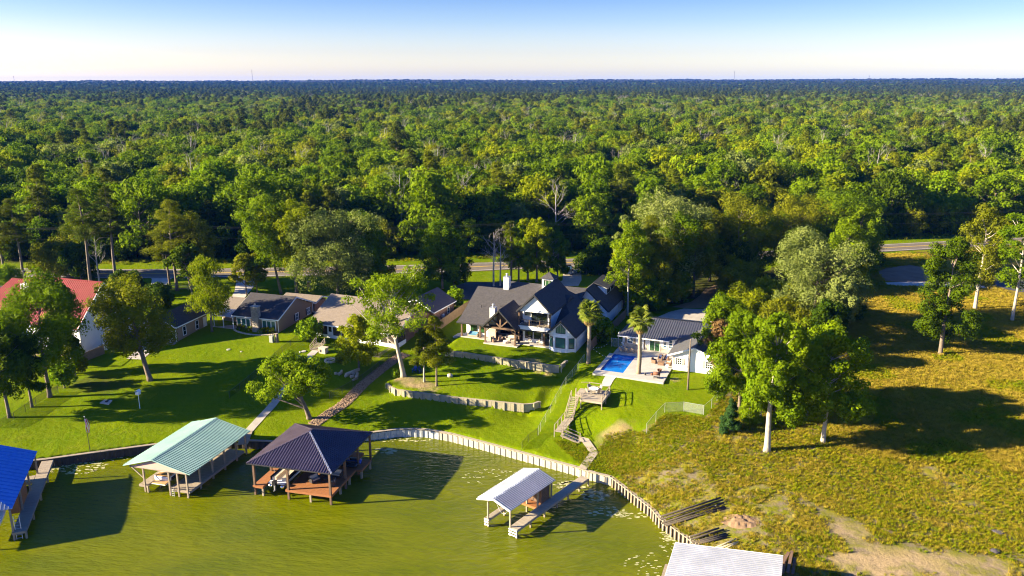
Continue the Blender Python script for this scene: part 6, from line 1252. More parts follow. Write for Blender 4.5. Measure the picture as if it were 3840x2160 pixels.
# ---- boats
def hull(L, W, Hh, mats, name='hull', parent=None, bow=.35):
    rs = []
    for i in range(9):
        t = i/8; y = L*t; wd = W/2*(1-max(0, (t-(1-bow))/bow)**2.2)+.02; zk = .05+.55*Hh*max(0, (t-.55)/.45)**2; zs = Hh*(1+.12*t)
        rs.append([(-wd,y,zs),(-wd*.94,y,zk+(zs-zk)*.45),(-wd*.45,y,zk+(zs-zk)*.08),(0,y,zk),(wd*.45,y,zk+(zs-zk)*.08),(wd*.94,y,zk+(zs-zk)*.45),(wd,y,zs)])
    return MB().rings(rs).build(name, MT[mats], parent, True)
bt = empty('wake_boat', on(DG,-4.5,.9,.95), R(-15), 'white and black wake boat with teak swim platform under the green roofed dock', 'boat')
hull(6.3,2.35,.95,'gelcoat','hull',bt); MB().bx(-1.0,1.0,-.75,0,.32,.42).build('swim_platform', MT['teak'], bt); MB().bx(-1.04,1.04,-.8,0,.24,.318).build('platform_rim', MT['gelcoat'], bt); MB().bx(-1.05,1.05,.05,1.1,.98,1.06).build('stern_deck', MT['teak'], bt)
MB().rings([[(-.95,1.3,1.05),(.95,1.3,1.05),(.95,4.8,1.12),(-.95,4.8,1.12)],[(-.8,1.5,1.35),(.8,1.5,1.35),(.75,4.2,1.5),(-.75,4.2,1.5)]]).build('canvas_cover', MT['boat_black'], bt); MB().bx(-1.19,-1.16,.3,4.2,.45,.9).bx(1.16,1.19,.3,4.2,.45,.9).build('side_stripe', MT['boat_black'], bt)
MB().path([(-1.05,2.6,1.0),(-1.0,1.9,2.0),(1.0,1.9,2.0),(1.05,2.6,1.0)], .045, 6).build('tower', MT['galv'], bt); MB().tube((0,-.35,.25),(0,-.35,-.35),.07).ball((0,-.35,-.35),(.06,.2,.14)).build('propeller_leg', MT['dark_metal'], bt)
pb = empty('pontoon_boat', on(DP,-8.0,.5,.95), R(-14), 'pontoon boat with outboard motor in the slip of the dark roofed dock', 'boat')
for s in (-.85,.85): MB().path([(s,0,.25),(s,.3,.28),(s,5.6,.28),(s,6.4,.42)], [.2,.3,.3,.05], 10).build('pontoon', MT['chrome'], pb, True)
MB().bx(-1.15,1.15,.2,6.2,.58,.68).build('floor', MT['gelcoat'], pb); MB().bx(-1.15,-1.1,.8,6.1,.68,1.25).bx(1.1,1.15,.8,6.1,.68,1.25).bx(-1.1,1.1,6.05,6.1,.68,1.25).build('fence_panel', MT['boat_black'], pb)
MB().bx(-1.0,-.4,1.0,5.6,.68,1.1).bx(.4,1.0,1.0,5.6,.68,1.1).build('bench_seat', MT['fabric_beige'], pb); MB().rings([[(-1.1,1.6,2.35),(1.1,1.6,2.35),(1.1,4.2,2.35),(-1.1,4.2,2.35)],[(-.8,1.7,2.5),(.8,1.7,2.5),(.8,4.1,2.5),(-.8,4.1,2.5)]]).build('bimini_top', MT['boat_black'], pb)
bf = MB()
for s in (-1.08,1.08): bf.tube((s,1.8,1.2),(s,1.7,2.4),.025).tube((s,3.9,1.2),(s,4.1,2.4),.025)
bf.build('bimini_frame', MT['galv'], pb)
om = MB().ob((0,-.15,.95),(.42,.6,.5)).ob((0,-.18,1.22),(.34,.5,.12)).build('outboard_motor', MT['black_plastic'], pb); MB().ob((0,-.15,.35),(.16,.26,.8)).ball((0,-.25,-.1),(.09,.3,.1)).build('motor_leg', MT['galv'], om)
for i, (u,v) in enumerate(((.2,9.0),(.1,7.9))):
    js = empty('jet_ski', on(DP,u,v,1.36), R(-14+100), ('far' if i == 0 else 'near')+' blue jet ski parked on the side platform of the dark roofed dock', 'jet ski', 'jet skis'); hull(2.6,1.0,.5,'boat_blue' if i == 0 else 'boat_black','hull',js,.5)
    MB().ob((0,.9,.7),(.4,1.3,.28)).build('seat', MT['boat_black'], js); MB().path([(-.35,1.75,.95),(0,1.7,.9),(.35,1.75,.95)], .03, 5).build('handlebar', MT['dark_metal'], js)
lb_ = empty('fishing_boat', on(DB,-2.6,.2,.8), R(20.8), 'white boat under the blue roofed dock at the left edge', 'boat'); hull(6,2.2,.9,'gelcoat','hull',lb_); MB().bx(-.5,.5,2,2.8,.95,1.5).build('console', MT['gelcoat'], lb_); MB().bx(-.7,.7,.2,1.0,.9,1.3).build('seat', MT['fabric_navy'], lb_)
# ---- truck
tk = empty('pickup_truck', G(3,1722,268), R(3), 'black pickup truck parked on the gravel drive facing the houses', 'truck')
bd = MB().bx(-1.0,1.0,0,5.8,.5,1.05).bx(-1.0,1.0,.05,1.7,1.05,1.25).bx(-1.0,-.92,3.9,5.8,1.05,1.4).bx(.92,1.0,3.9,5.8,1.05,1.4).bx(-.92,.92,5.7,5.8,1.05,1.4).build('body', MT['car_black'], tk)
MB().rings([[(-.96,1.55,1.22),(.96,1.55,1.22),(.96,3.9,1.22),(-.96,3.9,1.22)],[(-.82,2.15,1.92),(.82,2.15,1.92),(.82,3.75,1.92),(-.82,3.75,1.92)]]).build('cab', MT['car_black'], tk)
MB().slab([(-.82,1.63,1.30),(.82,1.63,1.30),(.74,2.06,1.82),(-.74,2.06,1.82)],(0,-.03,.02)).build('windscreen', MT['glass_blue'], tk); MB().bx(-.65,.65,-.05,0,.62,1.02).build('grille', MT['chrome'], tk); MB().bx(-1.0,1.0,-.12,-.055,.42,.6).build('bumper', MT['chrome'], tk)
for s in (-1,1):
    MB().bx(s*.82-.16,s*.82+.16,-.04,.02,.72,1.0).build('headlight', MT['white_plastic'], tk); MB().bx(s*1.13-.12,s*1.13+.12,1.75,1.85,1.2,1.5).build('mirror', MT['car_black'], tk)
    for y in (1.0,4.7):
        wh_ = MB().path([(s*.78,y,.4),(s*1.02,y,.4)], .4, 14).build('wheel', MT['tyre'], tk); MB().path([(s*1.02,y,.4),(s*1.04,y,.4)], .24, 10).build('rim', MT['chrome'], wh_)
# ---- poles, wires, masts, dishes
def upole(p, h, rz, label, arm=True):
    o = empty('utility_pole', p, rz, label, 'utility pole'); MB().path([(0,0,-.5),(0,0,h)], [.17,.11], 8).build('pole', MT['bark'], o, True)
    if arm:
        a = MB().bx(-1.3,1.3,-.06,.06,h-.75,h-.6).build('crossarm', MT['wood_grey'], o)
        for x in (-1.2,-.45,.45,1.2): MB().path([(x,0,h-.6),(x,0,h-.4)], [.05,.03], 6).build('insulator', MT['white_plastic'], a)
        MB().path([(.25,-.1,h-2.2),(.25,-.1,h-1.4)], .2, 10).build('transformer', MT['galv'], o)
    return o
PO = []
for (x, y, lb) in ((-700,1012,None),(618,1013,'utility pole with crossarm among the pines on the left'),(1925,1003,'utility pole with crossarm behind the bare trees near the middle'),(3080,962,'utility pole hidden in the wood on the right'),(4300,905,None)):
    p = P(0,x,y,6.5); p.z = tz(p.x, p.y); PO.append(p)
    if lb: upole(p, 12, R(95), lb)
for i, (a, b) in enumerate(zip(PO[:-1], PO[1:])):
    w_ = empty('power_line', a+Vector((0,0,11.4)), 0, 'slack overhead wires along the road, span %s' % ('far left','left to middle','middle to right','far right')[i], 'power line', 'overhead wires')
    for off, dz in ((-1.2,0),(.45,0),(1.2,0),(0,-2.6)):
        d = b-a; MB().path([(d.x*t, d.y*t+off, d.z*t+dz-1.3*4*t*(1-t)) for t in np.linspace(0,1,15)], .014, 4, False).build('wire', MT['dark_metal'], w_)
upole(G(8,285,338), 8.4, 0, 'weathered bare wooden pole on the lawn right of the patio', False)
def dish(p, rz, r_, h, label):
    o = empty('satellite_dish', p, rz, label, 'satellite dish'); MB().tube((0,0,-.2),(0,0,h),.04).build('mast', MT['galv'], o); rs = []
    for i in range(5): t = i/4; rs.append([(r_*t*math.cos(a), -.12+.3*r_*t*t*-1, h+r_*t*math.sin(a)) for a in np.linspace(0,6.283,19)[:-1]])
    MB().rings([[(x*.02,y,h+(z-h)*.02) for x,y,z in rs[1]]]+rs[1:]).build('reflector', MT['galv'], o, True); MB().tube((0,-.1,h-r_),(0,-r_*1.1,h),.02).ball((0,-r_*1.1,h),.06,6,4).build('feed_arm', MT['galv'], o); return o
dish(G(4,1868,1418), R(-25), .38, 1.55, 'round grey satellite dish on a post before the white wing'); dish(G(4,610,905), R(30), .32, 2.6, 'satellite dish on a pole left of the metal roofed house')
def mast(px_, ytop, dist_, label):
    d = ray(0, px_, 300); p = Vector((d[0]/d[1]*dist_, dist_, 0)); z0 = float(terrain_z([p.x],[p.y])[0]); top = CAMH + (310-ytop)/FPX*dist_*1.03; o = empty('radio_mast', (p.x,p.y,z0), 0, label, 'radio mast'); hh = top-z0; b = MB(); s = .9
    for a in range(3): q = Vector((math.cos(a*2.094)*s, math.sin(a*2.094)*s, 0)); b.tube(q, q+Vector((0,0,hh)), .17, .17, 4)
    for i in range(24):
        z1, z2 = hh*i/24, hh*(i+1)/24
        for a in range(3): b.tube((math.cos(a*2.094)*s,math.sin(a*2.094)*s,z1),(math.cos((a+1)*2.094)*s,math.sin((a+1)*2.094)*s,z2),.18,.18,3)
    b.build('lattice', MT['dark_metal'], o); MB().path([(0,0,hh-8),(0,0,hh-3)], 1.1, 8).build('antenna', MT['dark_metal'], o)
mast(947,266,4200,'tallest thin radio mast on the left horizon'); mast(2753,270,4600,'thin radio mast on the right horizon'); mast(3258,285,4600,'short radio mast farthest right on the horizon'); mast(53,287,4300,'tiny radio mast near the left edge of the horizon')
# ---- flag, birdhouse and lawn things
fg = empty('flagpole', G(5,803,575), R(-12), 'flagpole with a limp striped flag by the left bulkhead', 'flagpole'); MB().tube((0,0,-.2),(-.12,0,5.2),.05,.035).build('pole', MT['dark_metal'], fg); MB().ball((-.12,0,5.25),.08,8,5).build('finial', MT['galv'], fg)
fl_ = empty('flag', (0,0,0)); fl_.parent = fg
for i in range(13):
    x0 = .0+i*.035; b = MB()
    pts_ = [Vector((x0-.08+.10*math.sin(t*5+i*.5), -.05+.12*math.sin(i*1.1+t*2), 5.0-2.0*t-.012*i)) for t in np.linspace(0,1,9)]
    for a, c in zip(pts_[:-1], pts_[1:]): b.slab([a, a+Vector((.045,.02,0)), c+Vector((.045,.02,0)), c], (0,.012,0))
    b.build('flag_stripe', MT['flag_red' if i % 2 == 0 else 'flag_white'], fl_)
MB().slab([(-.1,-.10,4.98),(.16,-.12,4.98),(.2,-.10,4.3),(-.06,-.08,4.3)],(0,-.03,0)).build('flag_canton', MT['flag_blue'], fl_)
bh = empty('birdhouse', G(5,1247,200), R(-15), 'white birdhouse on a tall thin post in the left lawn', 'birdhouse'); MB().tube((0,0,-.2),(0,0,2.4),.05).build('post', MT['white_plastic'], bh); MB().bx(-.28,.28,-.28,.28,2.4,2.85).build('box', MT['white_plastic'], bh); gable(bh,-.36,.36,-.36,.36,2.85,3.15,'v','white_trim',.04)
cb = empty('culvert_headwall', G(5,945,150), R(-10), 'low concrete culvert mouth lying in the shaded left lawn', 'culvert'); MB().slab([(-.9,-.3,-.1),(.8,-.5,-.1),(.9,.35,.25),(-.5,.35,.25)],(0,0,.18)).build('apron', MT['concrete'], cb); MB().path([(.15,-.15,.2),(.15,.7,.25)], .24, 12).build('pipe', MT['dark_metal'], cb)
def cover(k, x, y, label, mat='concrete', r_=.35, h=.12):
    o = empty('valve_cover', G(k,x,y), .3, label, 'cover'); MB().path([(0,0,-.05),(0,0,h)], r_, 14).build('lid', MT[mat], o); MB().path([(0,0,h),(0,0,h+.04)], r_*.3, 8).build('knob', MT[mat], o); return o
cover(2,150,955,'pale square-edged cover in the shaded lawn before the tan house'); cover(2,275,975,'small pale cover right of the other lawn cover','concrete',.2); cover(2,893,970,'round pale septic lid left of the porch path','concrete',.42); cover(2,838,1020,'round green septic lid below the pale lid','lid_green',.42); cover(2,855,985,'small white pipe cap beside the septic lids','white_plastic',.13,.2)
o = empty('electrical_box', G(2,580,880), R(-20), 'pale utility cabinet on the lawn before the tan house', 'utility box'); MB().bx(-.4,.4,-.3,.3,-.1,1.25).build('cabinet', MT['galv'], o); MB().bx(-.36,.36,-.33,-.3,.1,1.15).build('door', MT['galv'], o)
o = empty('tree_stump', G(2,630,880), 0, 'tall dark tree stump beside the utility cabinet', 'stump'); MB().path([(0,0,-.2),(0,0,.2),(0.05,0,1.7)], [.42,.34,.27], 10).build('stump', MT['bark'], o, True); MB().path([(.05,0,1.7),(.05,0,1.72)], .24, 10).build('cut_face', MT['wood_pale'], o)
o = empty('air_conditioner', on(T,.75,12.0,-.1), R(-18), 'grey air conditioner beside the tan house gable', 'air conditioner'); MB().bx(-.42,.42,-.42,.42,0,.95).build('case', MT['dark_metal'], o); MB().path([(0,0,.95),(0,0,1.0)], .36, 14).build('fan_guard', MT['galv'], o)
fr = empty('fire_ring', G(2,1160,1070), 0, 'round stone fire ring on the lawn before the brown house', 'fire ring')
for i in range(14): a = i/14*6.283; MB().ob((.95*math.cos(a),.95*math.sin(a),.15),(.3,.38,.32),(0,0,a)).build('stone', MT['stone_pale'], fr)
MB().path([(-.4,-.2,.18),(.5,.3,.35)], .1, 7).build('log', MT['bark_pale'], fr)
ps = empty('porch_steps', G(2,1000,965), R(-23), 'wooden porch steps with railings up to the screened door', 'steps')
for i in range(6): MB().bx(-.9,.9,.32*i,.32*i+.34,.16*i+.02,.16*i+.09).build('tread', MT['wood_grey'], ps)
for s in (-.95,.95):
    MB().beam((s,0,.0),(s,2.0,1.0),.06,.22).build('stringer', MT['wood_grey'], ps); m = MB().beam((s,0,.95),(s,2.0,1.95),.09,.06).beam((s,0,.5),(s,2.0,1.5),.05,.08)
    for t in (0,.5,1): m.bx(s-.05,s+.05,2.0*t-.05,2.0*t+.05,t-.1,t+1.0)
    m.build('railing', MT['wood_grey'], ps)
o = empty('pump_house', G(2,1090,985), R(-23), 'small tan box cabinet with dark vent beside the porch steps', 'cabinet'); MB().bx(-.7,.7,-.5,.5,-.1,.95).build('box', MT['stone_pale'], o); MB().bx(-.5,-.1,-.54,-.5,.2,.7).build('vent', MT['dark_metal'], o); MB().bx(-.78,.78,-.58,.58,.95,1.05).build('lid', MT['stone_pale'], o)
o = empty('porch_deck', on(B,14.6,-4.6,-.75), R(-23), 'weathered timber deck with railing below the screened porch', 'deck'); planks(MB(),-1.5,2.9,0,4.2,0,True).build('floor', MT['wood_grey'], o); m = MB().beam((2.9,0,.75),(2.9,4.2,.75),.08,.06).beam((2.0,-.1,.75),(2.9,-.1,.75),.08,.06)
for i in range(18): m.bx(2.88,2.92,.05+i*.24-.02,.05+i*.24+.02,.0,.75)
for i in range(7): m.bx(2.0+i*.14-.02,2.0+i*.14+.02,-.12,-.08,-.6,.75)
m.build('railing', MT['wood_grey'], o); MB().bx(-1.5,2.9,-.08,-.02,-1.0,-.07).bx(2.92,3.0,0,4.2,-1.0,-.07).build('skirt', MT['wood_black'], o)
o = empty('propane_tank', G(1,1048,955), R(70), 'white upright propane tank beside the red roofed house', 'tank'); MB().rings([[(r_*math.cos(a),r_*math.sin(a),z) for a in np.linspace(0,6.283,15)[:-1]] for r_, z in ((.3,.12),(.42,.25),(.42,1.35),(.3,1.5),(.1,1.55))]).build('cylinder', MT['white_plastic'], o, True); MB().path([(0,0,0),(0,0,.14)], .3, 12).build('base_ring', MT['white_plastic'], o); MB().path([(0,0,1.53),(0,0,1.72)], .15, 10).build('collar', MT['white_plastic'], o)
adirondack('white plastic chair beside the garage door','white_plastic',on(A,-.9,-.6,0),R(-13),'chair by the garage')
adirondack('blue wooden armchair in the shade under the small pines','boat_blue',G(10,500,630),R(-10),'chairs under the pines'); adirondack('pale wooden armchair beside the blue one under the small pines','fabric_navy',G(10,570,640),R(30),'chairs under the pines')
o = empty('mailbox_post', G(1,1365,322), 0, 'dark sign post by the drive apron lawn', 'post'); MB().bx(-.06,.06,-.06,.06,0,1.7).build('post', MT['wood_black'], o); MB().bx(-.05,.5,-.04,.04,1.1,1.65).build('panel', MT['dark_metal'], o)
o = empty('mailbox', G(2,945,345), 0, 'brick mailbox pillar on the lawn below the road', 'mailbox'); MB().bx(-.35,.35,-.35,.35,-.1,1.5).build('pillar', MT['brick'], o); MB().bx(-.42,.42,-.42,.42,1.5,1.62).build('cap', MT['concrete'], o); MB().bx(-.14,.14,-.38,-.35,1.0,1.25).build('door', MT['dark_metal'], o)
# ---- rocks, logs, timbers
def rock(g_, r_, flat=.65):
    b = MB(); b.ball((0,0,0),(r_,r_*g_.uniform(.7,1),r_*flat),7,4); b.v = [(x*g_.uniform(.8,1.2),y*g_.uniform(.8,1.2),z*g_.uniform(.8,1.2)) for x,y,z in b.v]; return b
g_ = random.Random(4)
o = rock(g_,.55,.7).build('boulder', MT['stone_pale'], None, True); o.location = G(10,925,690)+Vector((0,0,.2)); tag(o,'pale boulder lying on the terraced lawn','boulder')
big = MB(); ln_ = smoothline(gp((2,1905,1000),(2,1750,1085),(2,1600,1200),(2,1440,1340),(6,1400,60),(6,1240,170),(6,1040,310)),30)
for i in range(1500):
    t = g_.random()*(len(ln_)-1.01); a = ln_[int(t)]; d = (ln_[int(t)+1]-a); nn = Vector((-d.y,d.x,0)).normalized(); p = a+d*(t-int(t))+nn*g_.uniform(-.95,.95); r_ = g_.uniform(.07,.17); rk = MB().ball((0,0,0),(r_,r_*.8,r_*.6),6,3); z = tz(p.x,p.y)
    big.add([(x*g_.uniform(.8,1.2)+p.x,y*g_.uniform(.8,1.2)+p.y,zz*g_.uniform(.8,1.2)+z+.06) for x,y,zz in rk.v], rk.f)
ribbon('rock_bed', gp((2,1905,1000),(2,1750,1085),(2,1600,1200),(2,1440,1340),(6,1400,60),(6,1240,170),(6,1040,310)), 2.0, 'soil', .03, label='strip of bare soil under the river rocks', cat='ground')
tag(big.build('river_rocks', MT['rock']), 'strip of loose river rocks running down beside the black fence', 'rocks', kind='stuff')
def logp(p, q, r_, mat, label, cat, name, group=None):
    p, q = Vector(p), Vector(q); o = empty(name, p, 0, label, cat, group); d = q-p; MB().path([(0,0,0), d*.5+Vector((0,0,.01)), d], [r_,r_*.97,r_*.9], 9).build('trunk_section', MT[mat], o, True); u_ = d.normalized(); MB().path([-u_*.01,-u_*.005],r_*.9,9).build('cut_face', MT['wood_pale'], o); return o
LG = [((1310,1215),(1440,1165),.33,'long pale log lying across the lawn log pile'),((1200,1205),(1225,1200),.26,'short log round at the left end of the log pile'),((1240,1210),(1262,1195),.27,'second short log round in the log pile'),((1262,1200),(1268,1170),.22,'upright looking log stub behind the log rounds'),((1300,1225),(1330,1220),.24,'dark log end under the long pale log'),((1355,1235),(1390,1225),.28,'stubby log in the middle of the log pile'),((1375,1205),(1400,1200),.24,'small log round on top of the log pile'),((1412,1250),(1425,1200),.28,'thick log at the right end of the log pile'),((1375,1265),(1400,1255),.2,'thin log nearest the black fence')]
for (a, b, r_, lb) in LG: p = G(2,*a); q = G(2,*b); logp(p+Vector((0,0,r_*.8)), q+Vector((0,0,r_*.8)), r_, 'bark_pale', lb, 'log', 'log', 'cut logs on the lawn')
def stack(ends, label, group, mat='wood_brown', r_=.12):
    for i, (a, b, dz) in enumerate(ends):
        p, q = G(8,*a), G(8,*b); logp(p+Vector((0,0,r_+dz)), q+Vector((0,0,r_+dz)), r_, mat, ('first','second','third','fourth','fifth')[i]+' from the back, '+label, 'timber', 'timber_pole', group)
stack([((120,1135),(495,1015),.25),((128,1145),(500,1028),.1),((140,1150),(505,1045),0),((120,1128),(480,1012),.5),((150,1158),(512,1055),0)],'long creosoted pole in the upper stack by the pile bulkhead','upper stack of poles','wood_black')
stack([((295,1240),(470,1185),.3),((300,1250),(500,1190),.15),((310,1255),(515,1200),0),((330,1262),(525,1210),0),((350,1268),(520,1222),0)],'long creosoted pole in the lower stack beside the white roof','lower stack of poles','wood_black')
stack([((450,1290),(575,1240),0),((475,1295),(585,1252),0),((500,1300),(580,1265),0)],'greenish pole at the right of the lower stack','greenish poles','wood_treated')
for i, (a, b, dz) in enumerate((((850,1449),(870,1340),.0),((880,1449),(905,1320),.25),((910,1449),(925,1350),.0),((850,1400),(885,1335),.3))):
    p, q = G(8,*a), G(8,*b); d = q-p; o = empty('plank', p+Vector((0,0,.15+dz)), 0, ('left','longest middle','right','upper')[i]+' brown weathered plank leaning in the heap right of the white roof', 'plank', 'plank heap'); MB().beam((0,0,0), d, .32, .12).build('board', MT['wood_brown'], o)
# dirt mound
mnd = MB(); n_ = 26; c0 = G(8,600,1130); V = []
for j in range(n_):
    for i in range(n_):
        x = (i/(n_-1)-.5)*5.0; y = (j/(n_-1)-.5)*3.0; rr2 = (x/2.4)**2+(y/1.4)**2+.5*(float(h1(np.array([x*1.3+3]),np.array([y*1.3+7]),8)[0])-.5); hgt = max(0,1-rr2)*(.15+.8*float(h1(np.array([x*2.6+9]),np.array([y*2.6+5]),5)[0])*float(h1(np.array([x*.9+9]),np.array([y*.9+5]),6)[0]))*.9-.06; X_, Y_ = c0.x+x*.95+y*.25, c0.y+y-x*.3; V.append((X_,Y_,tz(X_,Y_)+hgt))
mnd.add(V,[(j*n_+i,j*n_+i+1,(j+1)*n_+i+1,(j+1)*n_+i) for j in range(n_-1) for i in range(n_-1)])
tag(mnd.build('dirt_mound', MT['soil']), 'low mound of dug reddish earth beside the stacked poles', 'mound')
for (x,y,lb) in ((2330,1210,None),(2140,1190,'dark grey tarp sheet lying in the weeds at the right'),(2120,1310,'grey boulder in the sandy patch at the lower right')):
    if not lb: continue
    o = rock(g_,.6 if 'boulder' in lb else .7,.4 if 'boulder' in lb else .12).build('boulder' if 'boulder' in lb else 'tarp', MT['shingle_slate'], None, True); o.location = G(8,x,y)+Vector((0,0,.1)); tag(o,lb,'boulder' if 'boulder' in lb else 'tarp')
# floating scum
sc = MB()
def scum(k, x, y, rx, ry, n, s):
    c = P(k,x,y,0)
    for _ in range(n):
        a = g_.random()*6.28; r_ = math.sqrt(g_.random()); px_, py_ = c.x+rx*r_*math.cos(a), c.y+ry*r_*math.sin(a)
        if inpoly([px_],[py_],LAND)[0]: continue
        m = g_.randint(5,7); q = s*g_.uniform(.25,1); an = g_.random()*3; pts_ = [(px_+q*1.6*math.cos(an+6.28*i/m)*g_.uniform(.6,1.1), py_+q*.6*math.sin(an+6.28*i/m)*g_.uniform(.6,1.1), .008) for i in range(m)]; sc.slab(pts_, (0,0,.01))
for a in ((5,690,720,4.2,2.0,130,.28),(5,950,650,3,.8,25,.2),(7,300,900,4,2.5,60,.18),(7,1080,1040,1.6,1.8,60,.35),(7,1180,1160,2.5,1.2,50,.25),(7,1330,1190,2.5,.8,40,.25),(7,900,960,2.0,1.2,40,.5),(10,330,1440,5,1.0,60,.25),(6,1920,620,1.5,1.0,25,.4),(0,2550,2050,2.5,1.5,45,.18),(8,60,1380,3,2.5,45,.2),(8,180,1210,1.6,1.0,40,.3)): scum(*a)
tag(sc.build('floating_scum', MT['foam']), 'flecks of pale floating debris on the green water near the bulkhead', 'debris', kind='stuff')
# string lights by the pool
sg = empty('string_lights', P(4,240,910,7.3), 0, 'string of small bulbs hung from the fan palm toward the patio house', 'string lights'); A_, B_, C_ = P(4,240,905,7.4), P(4,560,1055,5.9), P(4,490,845,7.4); w_ = MB(); bl = []
for (p, q, n) in ((A_,B_,9),(A_,C_,8)):
    pts_ = [p.lerp(q,t)-Vector((0,0,.5*math.sin(math.pi*t)))-sg.location for t in np.linspace(0,1,n)]; w_.path(pts_,.012,4,False); bl += pts_[1:-1]
w_.build('cable', MT['dark_metal'], sg)
bme = MB().ball((0,0,0),.055,6,4).mesh('bulb', MT['white_plastic'], True)
for p in bl: link('bulb', bme, sg, p-Vector((0,0,.08)))
# shrubs and stepping stones along the tan house
st = empty('stone_border', on(T,0,0,0), R(-18), 'curved border of flat pale stones before the tan house', 'stone border')
for i in range(26):
    t = i/25; u = -9.2+9.0*t; v = -1.2-1.3*math.sin(math.pi*t)**.7; p = on(T,u,v,0); z = tz(p.x,p.y)-T.location[2]; MB().ob((u,v,z+.06),(.42,.34,.16),(0,0,i*1.3)).build('stone', MT['stone_pale'], st)
for i, (u,v,r_,m) in enumerate(((-8.6,-.5,.5,'leaf_olive'),(-7.7,-.5,.45,'leaf_yellow'),(-2.8,-.6,.5,'leaf_olive'),(-2.0,-.6,.55,'leaf_olive'),(-1.0,-.6,.6,'leaf_yellow'))): 
    p = on(T,u,v,0); tree(0,0,0,'round',m,r_*2,r_,'low clipped shrub %s of the stone chimney, number %s from the left' % ('left' if u < -5 else 'right', ('one','two','three','four','five')[i]),name='shrub',cat='shrub',nleaf=260,size=.14,base=0,pos=p)
for i, u in enumerate((-6.3,-3.4)):
    p = on(T,u,-.7,0); o = empty('sago_palm', (p.x,p.y,tz(p.x,p.y)), 0, 'spiky sago palm just %s of the stone chimney' % ('left','right')[i], 'plant'); MB().path([(0,0,-.1),(0,0,.5)],[.2,.16],8).build('stem', MT['palm_bark'], o)
    for j in range(16): a = j*2.4; e1 = .5+.3*(j % 3); m = MB(); pts_ = [Vector((math.cos(a)*1.1*t,math.sin(a)*1.1*t,.5+e1*t-1.0*t*t)) for t in np.linspace(0,1,6)]; sdv = Vector((-math.sin(a),math.cos(a),0))*.1; m.add([p_-sdv for p_ in pts_]+[p_+sdv for p_ in pts_],[(k_,k_+1,k_+7,k_+6) for k_ in range(5)]); m.build('frond', MT['leaf_green'], o)
# ================================================================ FIELD GRASS AND WEEDS
gc = bpy.data.collections.new('grass_kinds')
def tuft(n, h, sp_, mat, wd, seed):
    g2 = np.random.default_rng(seed); V = []; 
    for i in range(n):
        a = g2.random()*6.28; r_ = sp_*g2.random()**.5; b = np.array([math.cos(a)*r_, math.sin(a)*r_, 0]); hh = h*(.5+.6*g2.random()); ln = np.array([math.cos(a), math.sin(a), 0])*hh*(.25+.4*g2.random()); s = np.array([-math.sin(a+1), math.cos(a+1), 0])*wd
        V += [b-s, b+s, b+ln*.6+s*.6+[0,0,hh*.8], b+ln+[0,0,hh]]
    return quads_mesh('tuft', np.array(V), [MT[mat]])
def wclump(n, r_, h, mat, size, seed):
    g2 = np.random.default_rng(seed); k = 6; cen = np.stack([(g2.random(k)-.5)*r_*1.2,(g2.random(k)-.5)*r_*1.2,h*(.2+.4*g2.random(k))],1); return quads_mesh('weed', leaf_quads(cen, np.full(k, r_*.5), n, size, g2, .8), [MT[mat]])
for i, m_ in enumerate((tuft(80,.42,.75,'grass_gold',.014,1), tuft(80,.34,.72,'grass_gold',.014,2), tuft(76,.36,.70,'grass_mix',.014,3), tuft(50,.38,.38,'grass_mix',.016,4), wclump(70,.34,.42,'weed_green',.065,5), wclump(110,.45,.55,'weed_green',.07,6), tuft(46,.45,.40,'weed_green',.017,7))):
    o = bpy.data.objects.new('grass_kind_%d' % i, m_); gc.objects.link(o)
def area_pts(poly, n, seed):
    g2 = np.random.default_rng(seed); x0, y0 = poly.min(0); x1, y1 = poly.max(0); x = g2.uniform(x0, x1, n*4); y = g2.uniform(y0, y1, n*4); m = inpoly(x, y, poly) & inpoly(x, y, LAND); m &= (np.abs(x) < y*.67+4) & (y > 62) & (y < 212)
    x, y = x[m][:n], y[m][:n]; i = np.clip(((x-FX0)/GS).astype(int), 0, _nx-2); j = np.clip(((y-FY0)/GS).astype(int), 0, _ny-2); ok = x < FX1-1; x, y, i, j = x[ok], y[ok], i[ok], j[ok]
    return x, y, ZG[j, i], g2
PADS = [PL(gp((9,970,600),(9,1040,570),(9,1240,545),(9,1420,570),(9,1500,640),(9,1990,745),(9,1200,730),(9,1050,715))), PL(gp((9,1900,580),(9,2300,580),(9,2400,770),(9,2060,760),(9,1900,700)))]
x, y, z, g2 = area_pts(FIELD, 42000, 3)
keep = ~(inpoly(x, y, PADS[0]) | inpoly(x, y, PADS[1])); keep &= y < np.interp(x, [p.x for p in ROAD], [p.y for p in ROAD])-5; x, y, z = x[keep], y[keep], z[keep]
n_ = h1(x/6, y/6, 71); ki = np.where(n_ > .62, g2.choice([2,3,6], len(x)), g2.choice([0,1,0,1,2], len(x))); s = .6+.6*g2.random(len(x)); s *= .7+.5*h1(x/2.5, y/2.5, 72)
scatter('field_grass', np.stack([x,y,z-.02],1), ki, g2.random(len(x))*6.28, np.stack([s,s,s],1), gc, 'tall dry golden grass of the field on the right', 'grass', .12)
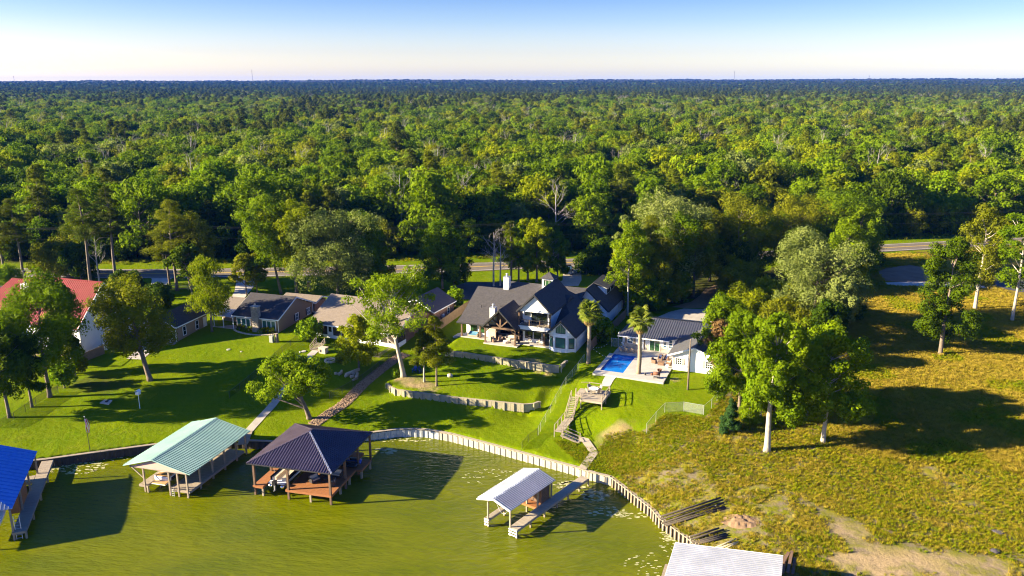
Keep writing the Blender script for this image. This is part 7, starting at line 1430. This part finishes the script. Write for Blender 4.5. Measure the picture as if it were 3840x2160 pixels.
x, y, z, g2 = area_pts(WEED, 62000, 4); n_ = h1(x/1.3, y/1.3, 73); n2_ = h1(x/4.5, y/4.5, 74); sand = np.zeros(len(x))
for (k,a,b,rx,ry) in ((8,1500,1350,6.5,3.6),(8,1250,1180,2,2.5),(8,1900,1380,5,2.5),(8,600,1130,2.6,1.6)): c = P(k,a,b,2.8); sand = np.maximum(sand, np.clip(1.3-((x-c.x)/rx)**2-((y-c.y)/ry)**2,0,1))
keep = (n_*.65+n2_*.5-.75*sand) > .26+.34*g2.random(len(x)); x, y, z, n2_ = x[keep], y[keep], z[keep], n2_[keep]
ki = np.where(n2_ > .55, g2.choice([4,6,2,3,2,1], len(x)), g2.choice([2,3,1,2,6,0,1], len(x))); s = (.35+.5*g2.random(len(x)))
scatter('bluff_weeds', np.stack([x,y,z-.03],1), ki, g2.random(len(x))*6.28, np.stack([s,s,s],1), gc, 'patchy green weeds and grasses over the bare bluff', 'weeds', .15)
BANK = PL([P(7,950,640,1.8),P(7,1105,700,1.6),P(7,1180,560,3.0),P(7,1330,500,4.0),P(7,1475,545,3.8),P(8,160,480,4.7),P(8,400,500,4.8),P(8,420,560,4.6),P(8,40,800,2.5),P(7,1215,890,1.3),P(7,1040,840,1.3),P(7,760,640,1.5)])
x, y, z, g2 = area_pts(BANK, 2600, 5); ki = g2.choice([6,3,4,6], len(x)); s = .3+.45*g2.random(len(x))
scatter('bank_weeds', np.stack([x,y,z-.03],1), ki, g2.random(len(x))*6.28, np.stack([s,s,s],1), gc, 'rough grass and weeds on the bank below the timber deck', 'weeds', .15)
xs = np.linspace(-120,150,900); g2 = np.random.default_rng(9); y = np.interp(xs,[p.x for p in ROAD],[p.y for p in ROAD])+g2.uniform(9,15,900); zz = terrain_z(xs,y); s = .8+1.0*g2.random(900)
scatter('verge_weeds', np.stack([xs,y,zz],1), g2.choice([4,5,2,6],900), g2.random(900)*6.28, np.stack([s,s,s],1), gc, 'ragged weeds at the foot of the forest beyond the road', 'weeds', .15)
# ================================================================ end
bpy.context.view_layer.update()
